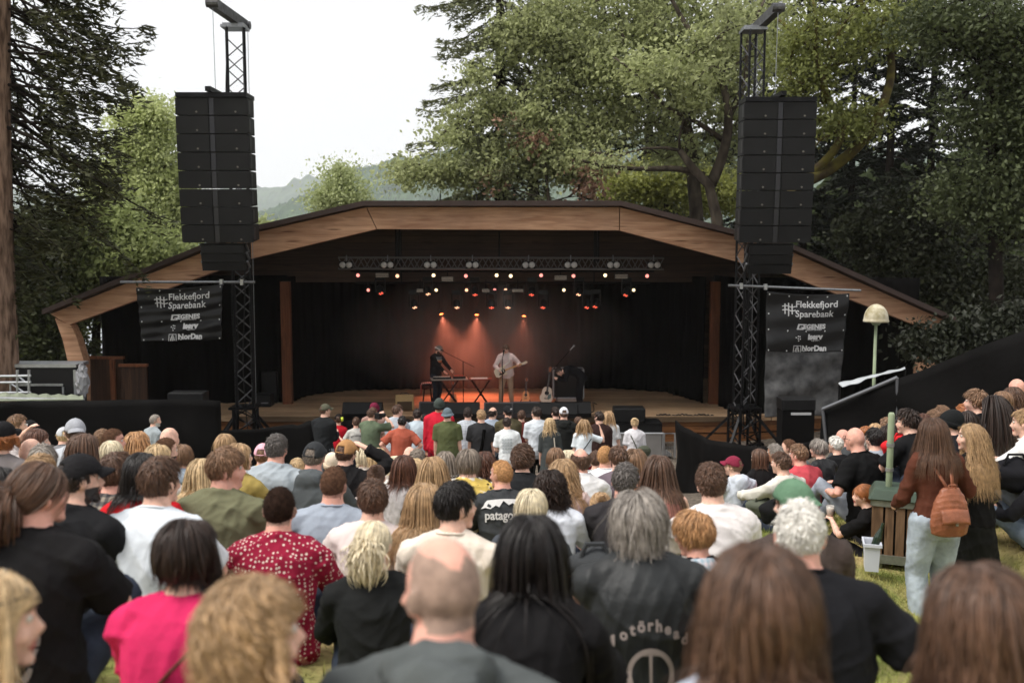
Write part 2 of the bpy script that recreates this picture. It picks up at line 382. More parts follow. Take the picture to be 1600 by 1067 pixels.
def make_body(pose='sit', fem=False, s=1., g=1., a0=None, a1=None, hyaw=0., hpitch=0., hroll=0., hands=None, side=0., poles=None, feet=None, legspread=1., slope=.18, hscale=1., neck=None):
    b = Body(); b.s = s; b.g = g; b.fem = fem; b.pose = pose
    if pose == 'sit': p0 = np.array([0, 0, .11]); a0 = -10 if a0 is None else a0; a1 = 24 if a1 is None else a1
    else: p0 = np.array([0, 0, .94]); a0 = -3 if a0 is None else a0; a1 = 9 if a1 is None else a1
    b.SL = .53; N = 40; pts = [p0]; tan = []
    for i in range(N + 1):
        t = i / N; a = R(a0 + (a1 - a0) * t); tt = nrm([math.sin(R(side)) * (1 - .3 * t), math.sin(a), math.cos(a)]); tan.append(tt)
        if i < N: pts.append(pts[-1] + tt * b.SL / N)
    b.sp = np.array(pts); b.tan = np.array(tan)
    def frame(t):
        tt = min(max(t, 0), 1); i = tt * N; i0 = min(int(i), N - 1); f = i - i0
        c = b.sp[i0] * (1 - f) + b.sp[i0 + 1] * f; T = nrm(b.tan[i0] * (1 - f) + b.tan[i0 + 1] * f)
        c = c + T * (t - tt) * b.SL
        x = nrm(np.cross([0, 1, 0], T)) if abs(T[1]) < .9 else np.array([1., 0, 0]); 
        x = nrm(np.array([1., 0, 0]) - T * T[0]); y = np.cross(T, x)
        return c, x, y, T
    b.frame = frame
    c, x, y, T = frame(1.0)
    na = R((a1 * .55 + 6) if neck is None else neck)
    nd = nrm([math.sin(R(side)) * .3, math.sin(na), math.cos(na)])
    b.nb = c - T * .01; b.hs = hscale * (.94 if fem else .97)
    b.Mh = rotm(R(hyaw), R(hpitch), R(hroll))
    b.hc = c + nd * (.094 * hscale) + b.Mh @ np.array([0, .018, .055]) * hscale
    b.top = b.hc + np.array([0, 0, .123]) * b.hs
    shw = .160 if fem else .180; shw *= (1 if pose == 'sit' else .95)
    b.sh = []; b.el = []; b.wr = []; b.hp = []; b.kn = []; b.an = []
    cs, xs, ys, Ts = frame(.87)
    for i, sg in enumerate((-1, 1)):
        S_ = cs + xs * sg * shw * (1 + (g - 1) * .5) - Ts * .012
        if hands is not None and hands[i] is not None: H = np.asarray(hands[i], float)
        elif pose == 'sit': H = np.array([sg * .13, .40, .30])
        else: H = np.array([sg * (.215 + .05 * (g - 1)), .06, .84])
        pole = (poles[i] if poles is not None and poles[i] is not None else ((sg * .8, -.45, -.6) if pose == 'sit' else (sg * .35, -1, -.2)))
        E, H = ik(S_, H, .285, .255, pole)
        b.sh.append(S_); b.el.append(E); b.wr.append(H)
        hp = p0 + np.array([sg * .088, 0, -.01])
        if pose == 'sit': an = np.array([sg * .15 * legspread, .56, .06 - slope * .56]); kp = (sg * .25, .3, 1)
        else: an = np.array([sg * .10 * legspread, (-.02 if sg < 0 else .02), .085]); kp = (sg * .1, 1, .0)
        if feet is not None and feet[i] is not None: an = np.asarray(feet[i], float)
        kn, an = ik(hp, an, .43, .43, kp)
        b.hp.append(hp); b.kn.append(kn); b.an.append(an)
    return b
def body_pieces(b, curl=.5, bare_feet=True, handdir=None, handn=None):
    pc = []; g = b.g
    rings = []
    for t in np.linspace(-.2, 1.0, 15):
        c, x, y, T = b.frame(t); rx, ry = torso_r(t, b.fem, g); rings.append((c, x, y, rx, ry))
    pc.append(loft(rings))
    if b.fem:
        c, x, y, T = b.frame(.66)
        for sg in (-1, 1): pc.append(ell(c + x * sg * .075 + y * .085, (.06, .055, .06)))
    nk = .052 if b.fem else .062 * (1 + (g - 1) * .4)
    pc.append(chain([b.nb - b.frame(1)[3] * .06, b.nb * .5 + b.hc * .5 - np.array([0, .01, .02]), b.hc + b.Mh @ np.array([0, -.02, -.05])], [nk * 1.25, nk, nk * .95]))
    for sg in (-1, 1):   # trapezius
        c, x, y, T = b.frame(.93); pc.append(chain([b.nb + T * .03, b.sh[(sg + 1) // 2] * .75 + c * .25 + T * .012], [nk * .85, .052]))
    pc += head_pieces(b.Mh, b.hc, b.hs, b.fem)
    ag = (.88 if b.fem else 1.) * (1 + (g - 1) * .8)
    for i in range(2):
        S_, E, H = b.sh[i], b.el[i], b.wr[i]
        pc.append(chain([S_, S_ * .6 + E * .4, E, E * .65 + H * .35, H], [.056 * ag, .048 * ag, .039 * ag, .040 * ag, .026 * ag]))
        d = nrm(H - E)
        dd = d if handdir is None or handdir[i] is None else nrm(handdir[i])
        nn = (np.array([0, .2, -1.]) if b.pose == 'sit' else np.array([-(1 if i else -1), .15, 0.])) if handn is None or handn[i] is None else handn[i]
        pc += hand_pieces(H, dd, nn, 1 if i else -1, .98 if not b.fem else .88, curl)
        hp, kn, an = b.hp[i], b.kn[i], b.an[i]
        lg = (1 + (g - 1) * .7)
        pc.append(chain([hp, hp * .6 + kn * .4, kn, kn * .65 + an * .35, an], [.088 * lg, .080 * lg, .056 * lg, .056 * lg, .038]))
        pc.append(chain([an + np.array([0, -.02, -.045]), an + np.array([0, .07, -.05]), an + np.array([0, .15, -.062])], [.034, .034, .024], flat=1.))
    return pc
def top_pieces(b, sleeve='short', infl=.014, hem=-.18, neckt=1.0, loose=0., collar=0, hood=0, crop=None):
    pc = []; rings = []; g = b.g
    t0 = hem; t1 = neckt
    for t in np.linspace(t0, t1, 16):
        c, x, y, T = b.frame(t); rx, ry = torso_r(t, b.fem, g)
        k = infl + loose * max(0, (.75 - t))
        if t > .9: k *= 1.0
        rings.append((c, x, y, rx + k, ry + k))
    pc.append(loft(rings))
    if b.fem:
        c, x, y, T = b.frame(.66)
        for sg in (-1, 1): pc.append(ell(c + x * sg * .075 + y * (.085 + infl * .7), (.066, .06, .066)))
    ag = (.88 if b.fem else 1.) * (1 + (g - 1) * .8)
    if neckt >= 1.0:
        nk0 = .052 if b.fem else .062 * (1 + (g - 1) * .4); cw, xw, yw, Tw = b.frame(.93)
        for i in range(2):
            pc.append(chain([b.nb + Tw * .004, b.sh[i] * .62 + cw * .38 + Tw * .018, b.sh[i] + (cw - b.sh[i]) * .06 + Tw * .004], [nk0 * .92 + infl, .054 + infl * 1.1, .058 * ag + infl * .9]))
        c1, x1, y1, T1 = b.frame(1.0); pc.append(loft([(c1 - T1 * .06, x1, y1, nk0 * 1.9, nk0 * 1.7), (c1 - T1 * .01, x1, y1, nk0 * 1.45, nk0 * 1.4), (c1 + T1 * .016, x1, y1, nk0 * 1.3, nk0 * 1.28), (c1 + T1 * .030, x1, y1, nk0 * 1.18, nk0 * 1.18)]))
    if sleeve == 'cap':
        for i in range(2): pc.append(ell(b.sh[i], (.062 * ag + infl * .8, .066 * ag + infl * .6, .066 * ag + infl * .8)))
    elif sleeve != 'none':
        for i in range(2):
            S_, E, H = b.sh[i], b.el[i], b.wr[i]; k = infl
            c, x, y, T = b.frame(.92)
            pc.append(chain([c, S_ * .8 + c * .2 + T * .010], [.066, .060 + k]))
            if sleeve == 'short':
                e = S_ * .22 + E * .78
                pc.append(chain_flat([S_ + (S_ - E) * .05, S_ * .6 + E * .4, e], [.060 * ag + k, .056 * ag + k * 1.3, .052 * ag + k * 1.9]))
                pc.append(ell(S_, (.062 * ag + k,) * 3))
            elif sleeve == 'elbow':
                e = E * .8 + H * .2
                pc.append(chain_flat([S_, S_ * .6 + E * .4, E, e], [.062 * ag + k, .057 * ag + k, .050 * ag + k, .050 * ag + k]))
            else:
                pc.append(chain([S_, S_ * .6 + E * .4, E, E * .6 + H * .4], [.061 * ag + k, .053 * ag + k, .046 * ag + k, .043 * ag + k]))
                pc.append(chain_flat([E * .6 + H * .4, H - (H - E) * .04], [.043 * ag + k, .032 * ag + k * .8]))
    nk = .052 if b.fem else .062
    if collar:
        c, x, y, T = b.frame(1.0)
        pc.append(loft([(c - T * .02, x, y, nk * 1.7, nk * 1.5), (c + T * .01, x, y, nk * 1.38, nk * 1.35), (c + T * (.03 + .012 * collar) - y * .004, x, y, nk * 1.26, nk * 1.25)]))
    if hood:
        c, x, y, T = b.frame(.97)
        pc.append(ell(c - y * .075 + T * .010, (.125, .05, .055))); pc.append(ell(c - y * .115 - T * .055, (.10, .045, .085)))
        for sg in (-1, 1): pc.append(chain([c - y * .07 + x * sg * .07, c + x * sg * .10 + y * .02 + T * .005, c + y * .09 + x * sg * .045 - T * .04], [.045, .035, .022]))
    return pc
def leg_pieces(b, infl=.012, length=1., flare=0.):
    pc = []; rings = []
    for t in np.linspace(-.24, .1, 6):
        c, x, y, T = b.frame(t); rx, ry = torso_r(t, b.fem, b.g); rings.append((c, x, y, rx + infl, ry + infl))
    pc.append(loft(rings))
    lg = (1 + (b.g - 1) * .7)
    for i in range(2):
        hp, kn, an = b.hp[i], b.kn[i], b.an[i]
        if length > .6:
            e = kn * (1 - (length - .5) * 2 * .97) + an * (length - .5) * 2 * .97
            pc.append(chain_flat([hp + (hp - kn) * .05, hp * .6 + kn * .4, kn, kn * .6 + e * .4, e], [.094 * lg + infl, .084 * lg + infl, .060 * lg + infl, .058 * lg + infl + flare * .5, .044 * lg + infl + flare]))
        else:
            e = hp * (1 - length * 2) + kn * length * 2
            pc.append(chain_flat([hp, hp * .5 + e * .5, e], [.096 * lg + infl, .09 * lg + infl * 1.5, .075 * lg + infl * 2.2]))
        pc.append(ell(hp, (.094 * lg + infl,) * 3))
    return pc
def shoe_pieces(b):
    pc = []
    for i in range(2):
        an = b.an[i]
        pc.append(loft([(an + np.array([0, y_, z_]), np.array([1., 0, 0]), np.array([0, 0, 1.]), rx, rz) for y_, z_, rx, rz in
                        ((-.065, -.045, .018, .02), (-.05, -.042, .034, .036), (.0, -.035, .040, .044), (.06, -.045, .043, .034), (.13, -.055, .046, .026), (.185, -.062, .036, .018), (.20, -.064, .015, .010))]))
    return pc
JOBS = []
def job(pieces, voxel, name, mats, parent, smooth=3, post=None):
    V = []; Fc = []; n = 0
    for v, f in pieces:
        V.append(v); Fc += [tuple(i + n for i in q) for q in f]; n += len(v)
    me = mesh_from(name, np.concatenate(V), Fc)
    o = link(name, me, None, parent)
    JOBS.append((o, voxel, smooth, post, mats))
    return o
def run_jobs():
    objs = []
    for o, vx, sm, post, mats in JOBS:
        t = bpy.data.objects.new('t', o.data); COL.objects.link(t)
        m = t.modifiers.new('r', 'REMESH'); m.mode = 'VOXEL'; m.voxel_size = vx; m.use_smooth_shade = True
        if sm: q = t.modifiers.new('s', 'SMOOTH'); q.iterations = sm; q.factor = .5
        objs.append(t)
    dg = bpy.context.evaluated_depsgraph_get()
    for (o, vx, sm, post, mats), t in zip(JOBS, objs):
        me = bpy.data.meshes.new_from_object(t.evaluated_get(dg)); old = o.data
        me.name = o.name
        me.materials.clear()
        for m in mats: me.materials.append(m)
        if post is not None: post(me)
        me.polygons.foreach_set('use_smooth', np.ones(len(me.polygons), dtype=bool))
        o.data = me
        bpy.data.objects.remove(t)
        if old.users == 0: bpy.data.meshes.remove(old)
    JOBS.clear()
def wrinkle(amp, seed, freq=1.):
    r = np.random.default_rng(seed)
    def f(me):
        n = len(me.vertices)
        if n == 0: return
        co = np.empty(n * 3, dtype=np.float32); me.vertices.foreach_get('co', co); co = co.reshape(-1, 3).astype(float)
        no = np.empty(n * 3, dtype=np.float32); me.vertex_normals.foreach_get('vector', no); no = no.reshape(-1, 3)
        d = np.zeros(n)
        for k in range(5):
            dr = r.normal(size=3); dr[2] *= 1.5 if k % 2 else .5; dr = dr / np.linalg.norm(dr); w1 = r.normal(size=3) * 7 * freq; w2 = r.normal(size=3) * 9 * freq
            fr = (16 + 10 * k) * freq
            ph = co @ dr * fr + 1.7 * np.sin(co @ w1 + r.uniform(0, 6)) + 1.2 * np.sin(co @ w2 + r.uniform(0, 6))
            msk = .5 + .5 * np.sin(co @ (r.normal(size=3) * 8) + r.uniform(0, 6))
            d += (1 - np.abs(np.sin(ph))) ** 2 * msk / (1 + .45 * k)
        co += no * (d[:, None] - .22) * amp
        me.vertices.foreach_set('co', co.astype(np.float32).ravel()); me.update()
    return f
# hair ---------------------------------------------------------------
HAIR = dict(black=(S(24, 18, 16), .5), dkbrown=(S(46, 32, 25), .45), brown=(S(92, 67, 52), .55), ltbrown=(S(128, 98, 74), .34), blonde=(S(200, 172, 132), .3), dkblonde=(S(170, 138, 102), .36),
            platinum=(S(222, 208, 178), .22), ginger=(S(150, 92, 52), .38), strawberry=(S(178, 134, 92), .33), auburn=(S(88, 56, 42), .5), grey=(S(146, 138, 130), .38), dkgrey=(S(92, 86, 82), .4), white=(S(224, 220, 212), .16), greybrown=(S(128, 116, 104), .35))
def hair_mat(c):
    col, a = HAIR[c]
    return mat('hair_' + c, col, .45, spec=.42, attr=a, var=.18, vscale=30)
def unit_in(p, E):
    c, M, r = E
    q = (p - c) @ M; return q / r
def push_out(p, E, k=1.):
    c, M, r = E
    q = ((p - c) @ M) / r; l = np.linalg.norm(q, axis=1); m = l < k
    if m.any():
        q[m] = q[m] / l[m, None] * k; p[m] = (q[m] * r) @ M.T + c
    return p
def make_hair(b, style, N, K, wd, seed, length=None, wave=0., vol=0., spread=.14):
    """combed locks traced over the skull, falling under gravity and lying on neck and shoulders"""
    r = np.random.default_rng(seed); s = b.hs; Mh = b.Mh
    hl = np.array([.078, .099, .101]) * s; hc = b.hc + Mh @ np.array([0, -.004, .016]) * s
    E = (hc, Mh, hl)
    style_len = dict(short=.036, medium=.060, buzz=.008, ring=.04, long=.44, bob=.24, curly=.10, curlylong=.36, pony=.15, bun=.15, mop=.09, mullet=.2)
    Lh = length or style_len[style]
    nn = N * 4; q = r.normal(size=(nn, 3)); q /= np.linalg.norm(q, axis=1)[:, None]; q[:, 2] = np.where(q[:, 2] < -.75, -q[:, 2], q[:, 2])
    loc = q * hl
    y, z = loc[:, 1] / s, loc[:, 2] / s
    zline = np.interp(y, [-.1, -.05, -.015, .012, .03, .06, .09], [-.075, -.085, -.035, -.03, .035, .058, .062])
    if style in ('long', 'bob', 'curlylong', 'mullet'): zline = np.interp(y, [-.1, -.03, .012, .035, .06, .09], [-.07, -.07, -.03, .03, .064, .068])
    m = z > zline
    if style == 'ring': m &= (z < .05) & (y < .045)
    loc = loc[m][:N]; n = len(loc); q = loc / hl
    p = loc @ Mh.T + hc
    whorl = np.array([.01, -.045, .09]) * s
    dl = loc - whorl
    if style in ('long', 'bob', 'curlylong', 'mullet'):
        sx = np.sign(loc[:, 0] + r.normal(size=n) * .006); yy_ = loc[:, 1] / s; dl = np.stack([sx * np.interp(yy_, [-.07, .01, .07], [.10, .55, .95]), np.interp(yy_, [-.05, .02, .08], [-.25, -.6, -.35]), -np.interp(yy_, [-.06, .02], [1., .45])], 1)
    elif style in ('pony', 'bun'):
        gat = np.array([0, -.105, .075 if style == 'bun' else .0]) * s; dl = gat - loc
    elif style in ('short', 'medium', 'mop', 'buzz', 'curly'):
        dl = dl + np.stack([r.normal(size=n) * .03, np.where(loc[:, 1] > .02, .03, 0), np.zeros(n)], 1)
    d = dl @ Mh.T; G = np.array([0, 0, -1.])
    lift = r.random(n) ; layer = (.003 + (.012 if Lh > .13 else .007) * lift + vol * (.3 + lift)) if style not in ('pony', 'bun', 'buzz') else (.003 + .004 * lift)
    if style == 'buzz': layer = .002 + .002 * lift
    elif style not in ('pony', 'bun'):
        cl_ = np.floor(np.arctan2(loc[:, 0], loc[:, 1]) * 3.2 + loc[:, 2] / s * 38).astype(int); layer = layer + (.006 if Lh > .13 else .003) * (((cl_ * 37) % 11) / 10) ** 2
        layer = np.where(r.random(n) < .05, layer + .010 * r.random(n), layer)
    ln = Lh * (.75 + .4 * r.random(n))
    if style in ('long', 'curlylong', 'bob', 'mullet'):
        topz = loc[:, 2] / s; ln = ln * (.80 + .35 * np.clip((topz + .02) / .1, 0, 1)); 
    if style in ('short', 'medium', 'mop', 'curly'):
        low_ = np.clip((loc[:, 2] / s + .06) / .10, 0, 1); k0 = dict(short=.22, medium=.4, mop=.6, curly=.6)[style]; bk = np.where(loc[:, 1] / s > .03, 1., low_)
        ln = ln * (k0 + (1 - k0) * np.minimum(bk, 1)); layer = layer * (k0 + (1 - k0) * bk)
    ds = ln / K
    c, x, yv, T = b.frame(.72); Mb = np.stack([x, yv, T], 1)
    tr = torso_r(.8, b.fem, b.g)
    E2 = (c, Mb, np.array([tr[0] + .035, tr[1] + .04, .20])); E3 = (b.nb * .6 + b.hc * .4 - np.array([0, .0, .04]), np.eye(3), np.array([.07, .07, .10]))
    c4 = b.frame(.35)[0]; E4 = (c4, Mb, np.array([tr[0] + .03, tr[1] + .035, .34]))
    path = [p.copy()]; grav = dict(short=.15, medium=.25, mop=.3, buzz=.1, curly=.2, ring=.3).get(style, .42)
    clump = np.floor(r.random(n) * max(6, n // 14)).astype(int)
    cph = r.random(n) * .9 + clump * 2.399; cdir = np.stack([np.cos(clump * 1.7), np.sin(clump * 1.7), np.zeros(n)], 1)
    for k in range(K):
        rel = (p - hc) @ Mh / hl; rel /= np.linalg.norm(rel, axis=1)[:, None]; nl = rel / hl; nl /= np.linalg.norm(nl, axis=1)[:, None]; nw = nl @ Mh.T
        inside = np.linalg.norm((p - hc) @ Mh / (hl + .03), axis=1) < 1
        dn = d / (np.linalg.norm(d, axis=1)[:, None] + 1e-9)
        dn = dn * (1 - grav) + G * grav
        tang = dn - nw * np.sum(dn * nw, 1)[:, None]
        dn = np.where(inside[:, None], tang, dn)
        dn /= np.linalg.norm(dn, axis=1)[:, None] + 1e-9
        p = p + dn * ds[:, None]
        kk = 1 + (layer * min(1, (k + 1) / 2.5)) / .09
        qq = ((p - hc) @ Mh) / hl; l = np.linalg.norm(qq, axis=1); mm = l < kk
        if mm.any(): p[mm] = (qq[mm] / l[mm, None] * kk[mm, None] * hl) @ Mh.T + hc
        if Lh > .13 and style not in ('pony', 'bun'):
            p = push_out(p, E3, 1.15); p = push_out(p, E4, 1.0); p = push_out(p, E2, 1.0 )
            p += nw * 0
        lh = (p - hc) @ Mh; fm = (lh[:, 1] > .03 * s) & (lh[:, 2] < .035 * s) & (lh[:, 2] > -.2)
        if style in ('long', 'bob', 'curlylong', 'mullet') and fm.any():
            lh[fm, 1] -= (lh[fm, 1] - .03 * s) * .55; lh[fm, 0] += np.sign(lh[fm, 0]) * .004; p[fm] = lh[fm] @ Mh.T + hc
        if style in ('long', 'curlylong') and k > K * .35:
            ou = p - hc; ou[:, 2] = 0; ou /= np.linalg.norm(ou, axis=1)[:, None] + 1e-9; p += ou * ds[:, None] * spread
        if style in ('pony', 'bun'): d = (gat - ((p - hc) @ Mh)) @ Mh.T
        else: d = dn
        path.append(p.copy())
    path = np.array(path)  # K+1,n,3
    if wave:
        tt = np.linspace(0, 1, K + 1)[:, None]
        ph = tt * Lh * (95 if style in ('curly', 'curlylong') else 40) + cph[None]
        off = np.stack([np.cos(ph), np.sin(ph), .5 * np.sin(ph * 1.1)], -1) * wave * np.minimum(1, tt * 3)[..., None]
        path = path + off
    else: path = path + (cdir[None] * .005 + r.normal(size=(1, n, 3)) * .004) * np.linspace(0, 1, K + 1)[:, None, None]
    tt_ = np.linspace(0, 1, K + 1)[:, None, None]
    if style not in ('buzz', 'bun', 'pony'): path = path + (r.random((1, n, 1)) < .05) * r.normal(size=(1, n, 3)) * (.022 if Lh > .13 else .010) * tt_ ** 1.5 + np.sin(tt_ * 9 + cph[None, :, None]) * (r.normal(size=(1, n, 3)) * .0016)
    V = []; tan = np.gradient(path, axis=0); tan /= np.linalg.norm(tan, axis=2)[..., None] + 1e-9
    nw = path - hc[None, None]; nw = nw - tan * np.sum(nw * tan, 2)[..., None]; nw /= np.linalg.norm(nw, axis=2)[..., None] + 1e-9
    sdv = np.cross(tan, nw); wt = np.interp(np.linspace(0, 1, K + 1), [0, .15, .6, 1], [.7, 1, .9, .12])[:, None, None] * wd * (.7 + .6 * r.random((1, n, 1)))
    ring = np.stack([path + sdv * wt, path + nw * wt * .5, path - sdv * wt, path - nw * wt * .35], 2)   # K+1,n,4,3
    idx = np.arange((K + 1) * n * 4).reshape(K + 1, n, 4)
    a = idx[:-1]; bq = idx[1:]
    quads = np.stack([a, np.roll(a, -1, 2), np.roll(bq, -1, 2), bq], -1).reshape(-1, 4)
    at = np.repeat((r.random(n) * .5 + .5 * ((clump * 7) % 11) / 10)[None, :, None], K + 1, 0).repeat(4, 2)
    if Lh > .2: at = np.clip(at + (np.linspace(-.25, .45, K + 1)[:, None, None]) * (.4 + .6 * (clump[None, :, None] % 3 == 0)), 0, 1)
    V = ring.reshape(-1, 3); at = at.reshape(-1)
    # scalp shell
    nn_, mm_ = 40, 24
    sv, sf = ell((0, 0, 0), hl + (.004 if style != 'buzz' else .0025), None, nn_, mm_)
    zl = np.interp(sv[:, 1] / s, [-.1, -.05, -.015, .012, .03, .06, .09], [-.078, -.088, -.04, -.032, .035, .055, .06])
    keep = sv[:, 2] / s > zl
    if style == 'ring': keep &= (sv[:, 2] / s < .052) & (sv[:, 1] / s < .045)
    sf = np.array([f for f in sf if len(f) == 4 and all(keep[i] for i in f)], dtype=int)
    if len(sf):
        sv = sv @ Mh.T + hc; quads = np.concatenate([quads, sf + len(V)]); V = np.concatenate([V, sv]); at = np.concatenate([at, np.full(len(sv), .3)])
    extra = []
    if style == 'bun': extra.append(('bun', hc + Mh @ np.array([0, -.085, .095]) * s))
    if style == 'pony': extra.append(('tail', hc + Mh @ np.array([0, -.105, .0]) * s))
    for kind, c0 in extra:
        M2 = N // 2 if kind == 'tail' else N // 3
        for j in range(M2):
            if kind == 'tail':
                LL = (length or .26) * (.7 + .4 * r.random()); o = r.normal(size=3) * .012; K2 = 7; pts = []
                back = Mh @ np.array([0, -1, 0.])
                for k in range(K2):
                    t = k / (K2 - 1); spread = 1 + 1.6 * math.sin(t * 2.6)
                    pts.append(c0 + back * .045 * math.sin(t * 2.2) + np.array([0, 0, -LL * t ** 1.1 + .015 * math.sin(t * 3)]) + o * spread + np.array([math.cos(t * 7 + j), math.sin(t * 7 + j), 0]) * wave * t)
            else:
                a1 = r.random() * 6.28; rr = .03 * (.6 + .4 * r.random()); tilt = r.normal(size=3) * .25; K2 = 6; pts = []
                for k in range(K2):
                    a = a1 + k * .45; pts.append(c0 + np.array([math.cos(a) * rr, math.sin(a) * rr * .8, tilt[0] * rr + .012 * math.sin(a * 2 + j)]))
            pts = np.array(pts); tn = np.gradient(pts, axis=0); tn /= np.linalg.norm(tn, axis=1)[:, None] + 1e-9
            sdd = np.cross(tn, [0.3, .2, 1.]); sdd /= np.linalg.norm(sdd, axis=1)[:, None] + 1e-9; n2 = np.cross(tn, sdd)
            wv = np.interp(np.linspace(0, 1, len(pts)), [0, .2, .8, 1], [.8, 1, .9, .2])[:, None] * wd * 1.1
            rg = np.stack([pts + sdd * wv, pts + n2 * wv * .6, pts - sdd * wv, pts - n2 * wv * .6], 1)
            ii = np.arange(len(pts) * 4).reshape(-1, 4) + len(V)
            quads = np.concatenate([quads, np.stack([ii[:-1], np.roll(ii[:-1], -1, 1), np.roll(ii[1:], -1, 1), ii[1:]], -1).reshape(-1, 4)])
            V = np.concatenate([V, rg.reshape(-1, 3)]); at = np.concatenate([at, np.full(len(pts) * 4, r.random())])
        if kind == 'bun':
            bv, bf = ell(c0, (.03, .028, .026), None, 10, 8); bf = np.array([f for f in bf if len(f) == 4])
            quads = np.concatenate([quads, bf + len(V)]); V = np.concatenate([V, bv]); at = np.concatenate([at, np.full(len(bv), .2)])
    return mesh_from('hair', V, quads, True, attr=at)
def make_cap(b, kind, m1, m2, parent, back=False, emblem=None):
    s = b.hs; hc = b.hc + b.Mh @ np.array([0, -.004, .016]) * s; Mh = b.Mh
    tf = lambda V: (np.asarray(V) * s) @ Mh.T + hc
    if kind in ('cap', 'beanie', 'bucket'):
        n, m = 36, 18; r = np.array([.090, .112, .112]) if kind != 'beanie' else np.array([.092, .113, .120])
        sv, sf = ell((0, 0, 0), (1, 1, 1), None, n, m)
        low = {'cap': .022, 'beanie': -.012, 'bucket': .02}[kind]
        V = sv * r
        if kind == 'beanie': V[:, 1] -= np.clip(V[:, 2], 0, 1) * .18; V += np.stack([np.sin(V[:, 2] * 130 + np.sin(V[:, 0] * 60)), np.zeros(len(V)), np.zeros(len(V))], 1) * .0015
        # panel seams
        ang = np.arctan2(sv[:, 1], sv[:, 0]); V *= (1 - .018 * np.exp(-(np.sin(ang * 3) / .12) ** 2) * (sv[:, 2] < .97))[:, None] if kind == 'cap' else 1
        zmin = low + (V[:, 1] * (.12 if kind == 'cap' else .25)) - .01
        keep = V[:, 2] > zmin - .012
        if kind == 'cap' :
            yb = V[:, 1] if back else -V[:, 1]
            keep &= ~((yb > .06) & (np.abs(V[:, 0]) < .034) & (V[:, 2] < low + .045))
        sf2 = [f for f in sf if all(keep[i] for i in f)]
        me = mesh_from('crown', tf(V), sf2, True); o = link('cap_crown' if kind != 'beanie' else 'beanie', me, m1, parent)
        sd_ = o.modifiers.new('t', 'SOLIDIFY'); sd_.thickness = .003
        if kind == 'beanie':
            B = []; 
            rings = []
            A = np.linspace(0, 2 * math.pi, 40, endpoint=False)
            V2 = []; nn = 40
            for dz, k in ((-.022, 1.0), (-.022, 1.045), (.018, 1.06), (.03, 1.03), (.03, .99)):
                for a in A:
                    yy = math.sin(a) * .113 * k; V2.append((math.cos(a) * .092 * k, yy, low + yy * .25 - .01 + dz))
            F2 = [(i * nn + k, i * nn + (k + 1) % nn, ((i + 1) % 5) * nn + (k + 1) % nn, ((i + 1) % 5) * nn + k) for i in range(5) for k in range(nn)]
            link('cuff', mesh_from('cuff', tf(V2), F2, True), m2, o)
        if kind == 'cap':
            V2 = []; F2 = []; nx, ny = 13, 7; sg = -1 if back else 1
            for top in (0, 1):
                for j in range(ny):
                    for i in range(nx):
                        u = -1 + 2 * i / (nx - 1); t = j / (ny - 1)
                        a = u * 1.0; x = math.sin(a) * .082; y = math.cos(a) * .100 + t * .068 * math.cos(u * 1.35) ** .6
                        z = low + .012 - .02 * t - .014 * u * u * (1 + t) - .004 * top
                        V2.append((x * (1 + .05 * t), y * sg, z + (.008)))
            o_ = nx * ny
            for j in range(ny - 1):
                for i in range(nx - 1):
                    a = j * nx + i; F2.append((a, a + 1, a + nx + 1, a + nx)); F2.append((a + o_, a + nx + o_, a + nx + 1 + o_, a + 1 + o_))
            rim = [j * nx for j in range(ny)] + [(ny - 1) * nx + i for i in range(1, nx)] + [j * nx + nx - 1 for j in range(ny - 2, -1, -1)] + [i for i in range(nx - 2, 0, -1)]
            for k in range(len(rim)):
                a, c = rim[k], rim[(k + 1) % len(rim)]; F2.append((a, c, c + o_, a + o_))
            link('brim', mesh_from('brim', tf(V2), F2, True), m2, o)
            # strap behind, button on top
            mb = MB(); ys = 1 if back else -1
            pts = [tf([(x, ys * math.sqrt(max(0, 1 - (x / .092) ** 2)) * .113, low - .004)])[0] for x in np.linspace(-.036, .036, 7)]
            mb.tube(pts, .0045, 5); mb.sphere(tf([(0, 0, .113)])[0], .006, 8, 5)
            mb.build('strap', m1, o)
            if emblem is not None:
                mb = MB(); cc = tf([(0, .108, .058)])[0]
                if back: cc = tf([(0, -.106, .060)])[0]
                mb.box(cc, (.034, .012, .022), Matrix(Mh.tolist())); mb.build('emblem', emblem, o)
        if kind == 'bucket':
            V2 = []; nn = 36
            for k, (f, dz) in enumerate(((.98, .012), (1.30, -.030), (1.31, -.034), (.98, .006))):
                for a in np.linspace(0, 2 * math.pi, nn, endpoint=False):
                    V2.append((math.cos(a) * .092 * f, math.sin(a) * .113 * f, low - .012 + dz + .003 * math.sin(a * 4)))
            F2 = [(i * nn + k, i * nn + (k + 1) % nn, ((i + 1) % 4) * nn + (k + 1) % nn, ((i + 1) % 4) * nn + k) for i in range(4) for k in range(nn)]
            link('brim', mesh_from('brim', tf(V2), F2, True), m2, o)
    return o
SKIN = [mat('skin_fair', S(222, 178, 158), .55, spec=.35, var=.16, vscale=22, bump=.12, bscale=150, sss=.12),
        mat('skin_pink', S(214, 160, 142), .55, spec=.35, var=.12, vscale=16, bump=.08, bscale=150, sss=.12),
        mat('skin_tan', S(190, 138, 112), .55, spec=.35, var=.16, vscale=22, bump=.12, bscale=150, sss=.12)]
LIPS = mat('lips', S(172, 98, 92), .5, spec=.3)
EYEW = mat('eye_white', S(205, 198, 190), .3, spec=.5)
IRIS = mat('iris', S(40, 34, 32), .25, spec=.5)
GLASS = mat('glasses_frame', S(20, 18, 18), .3, spec=.5)
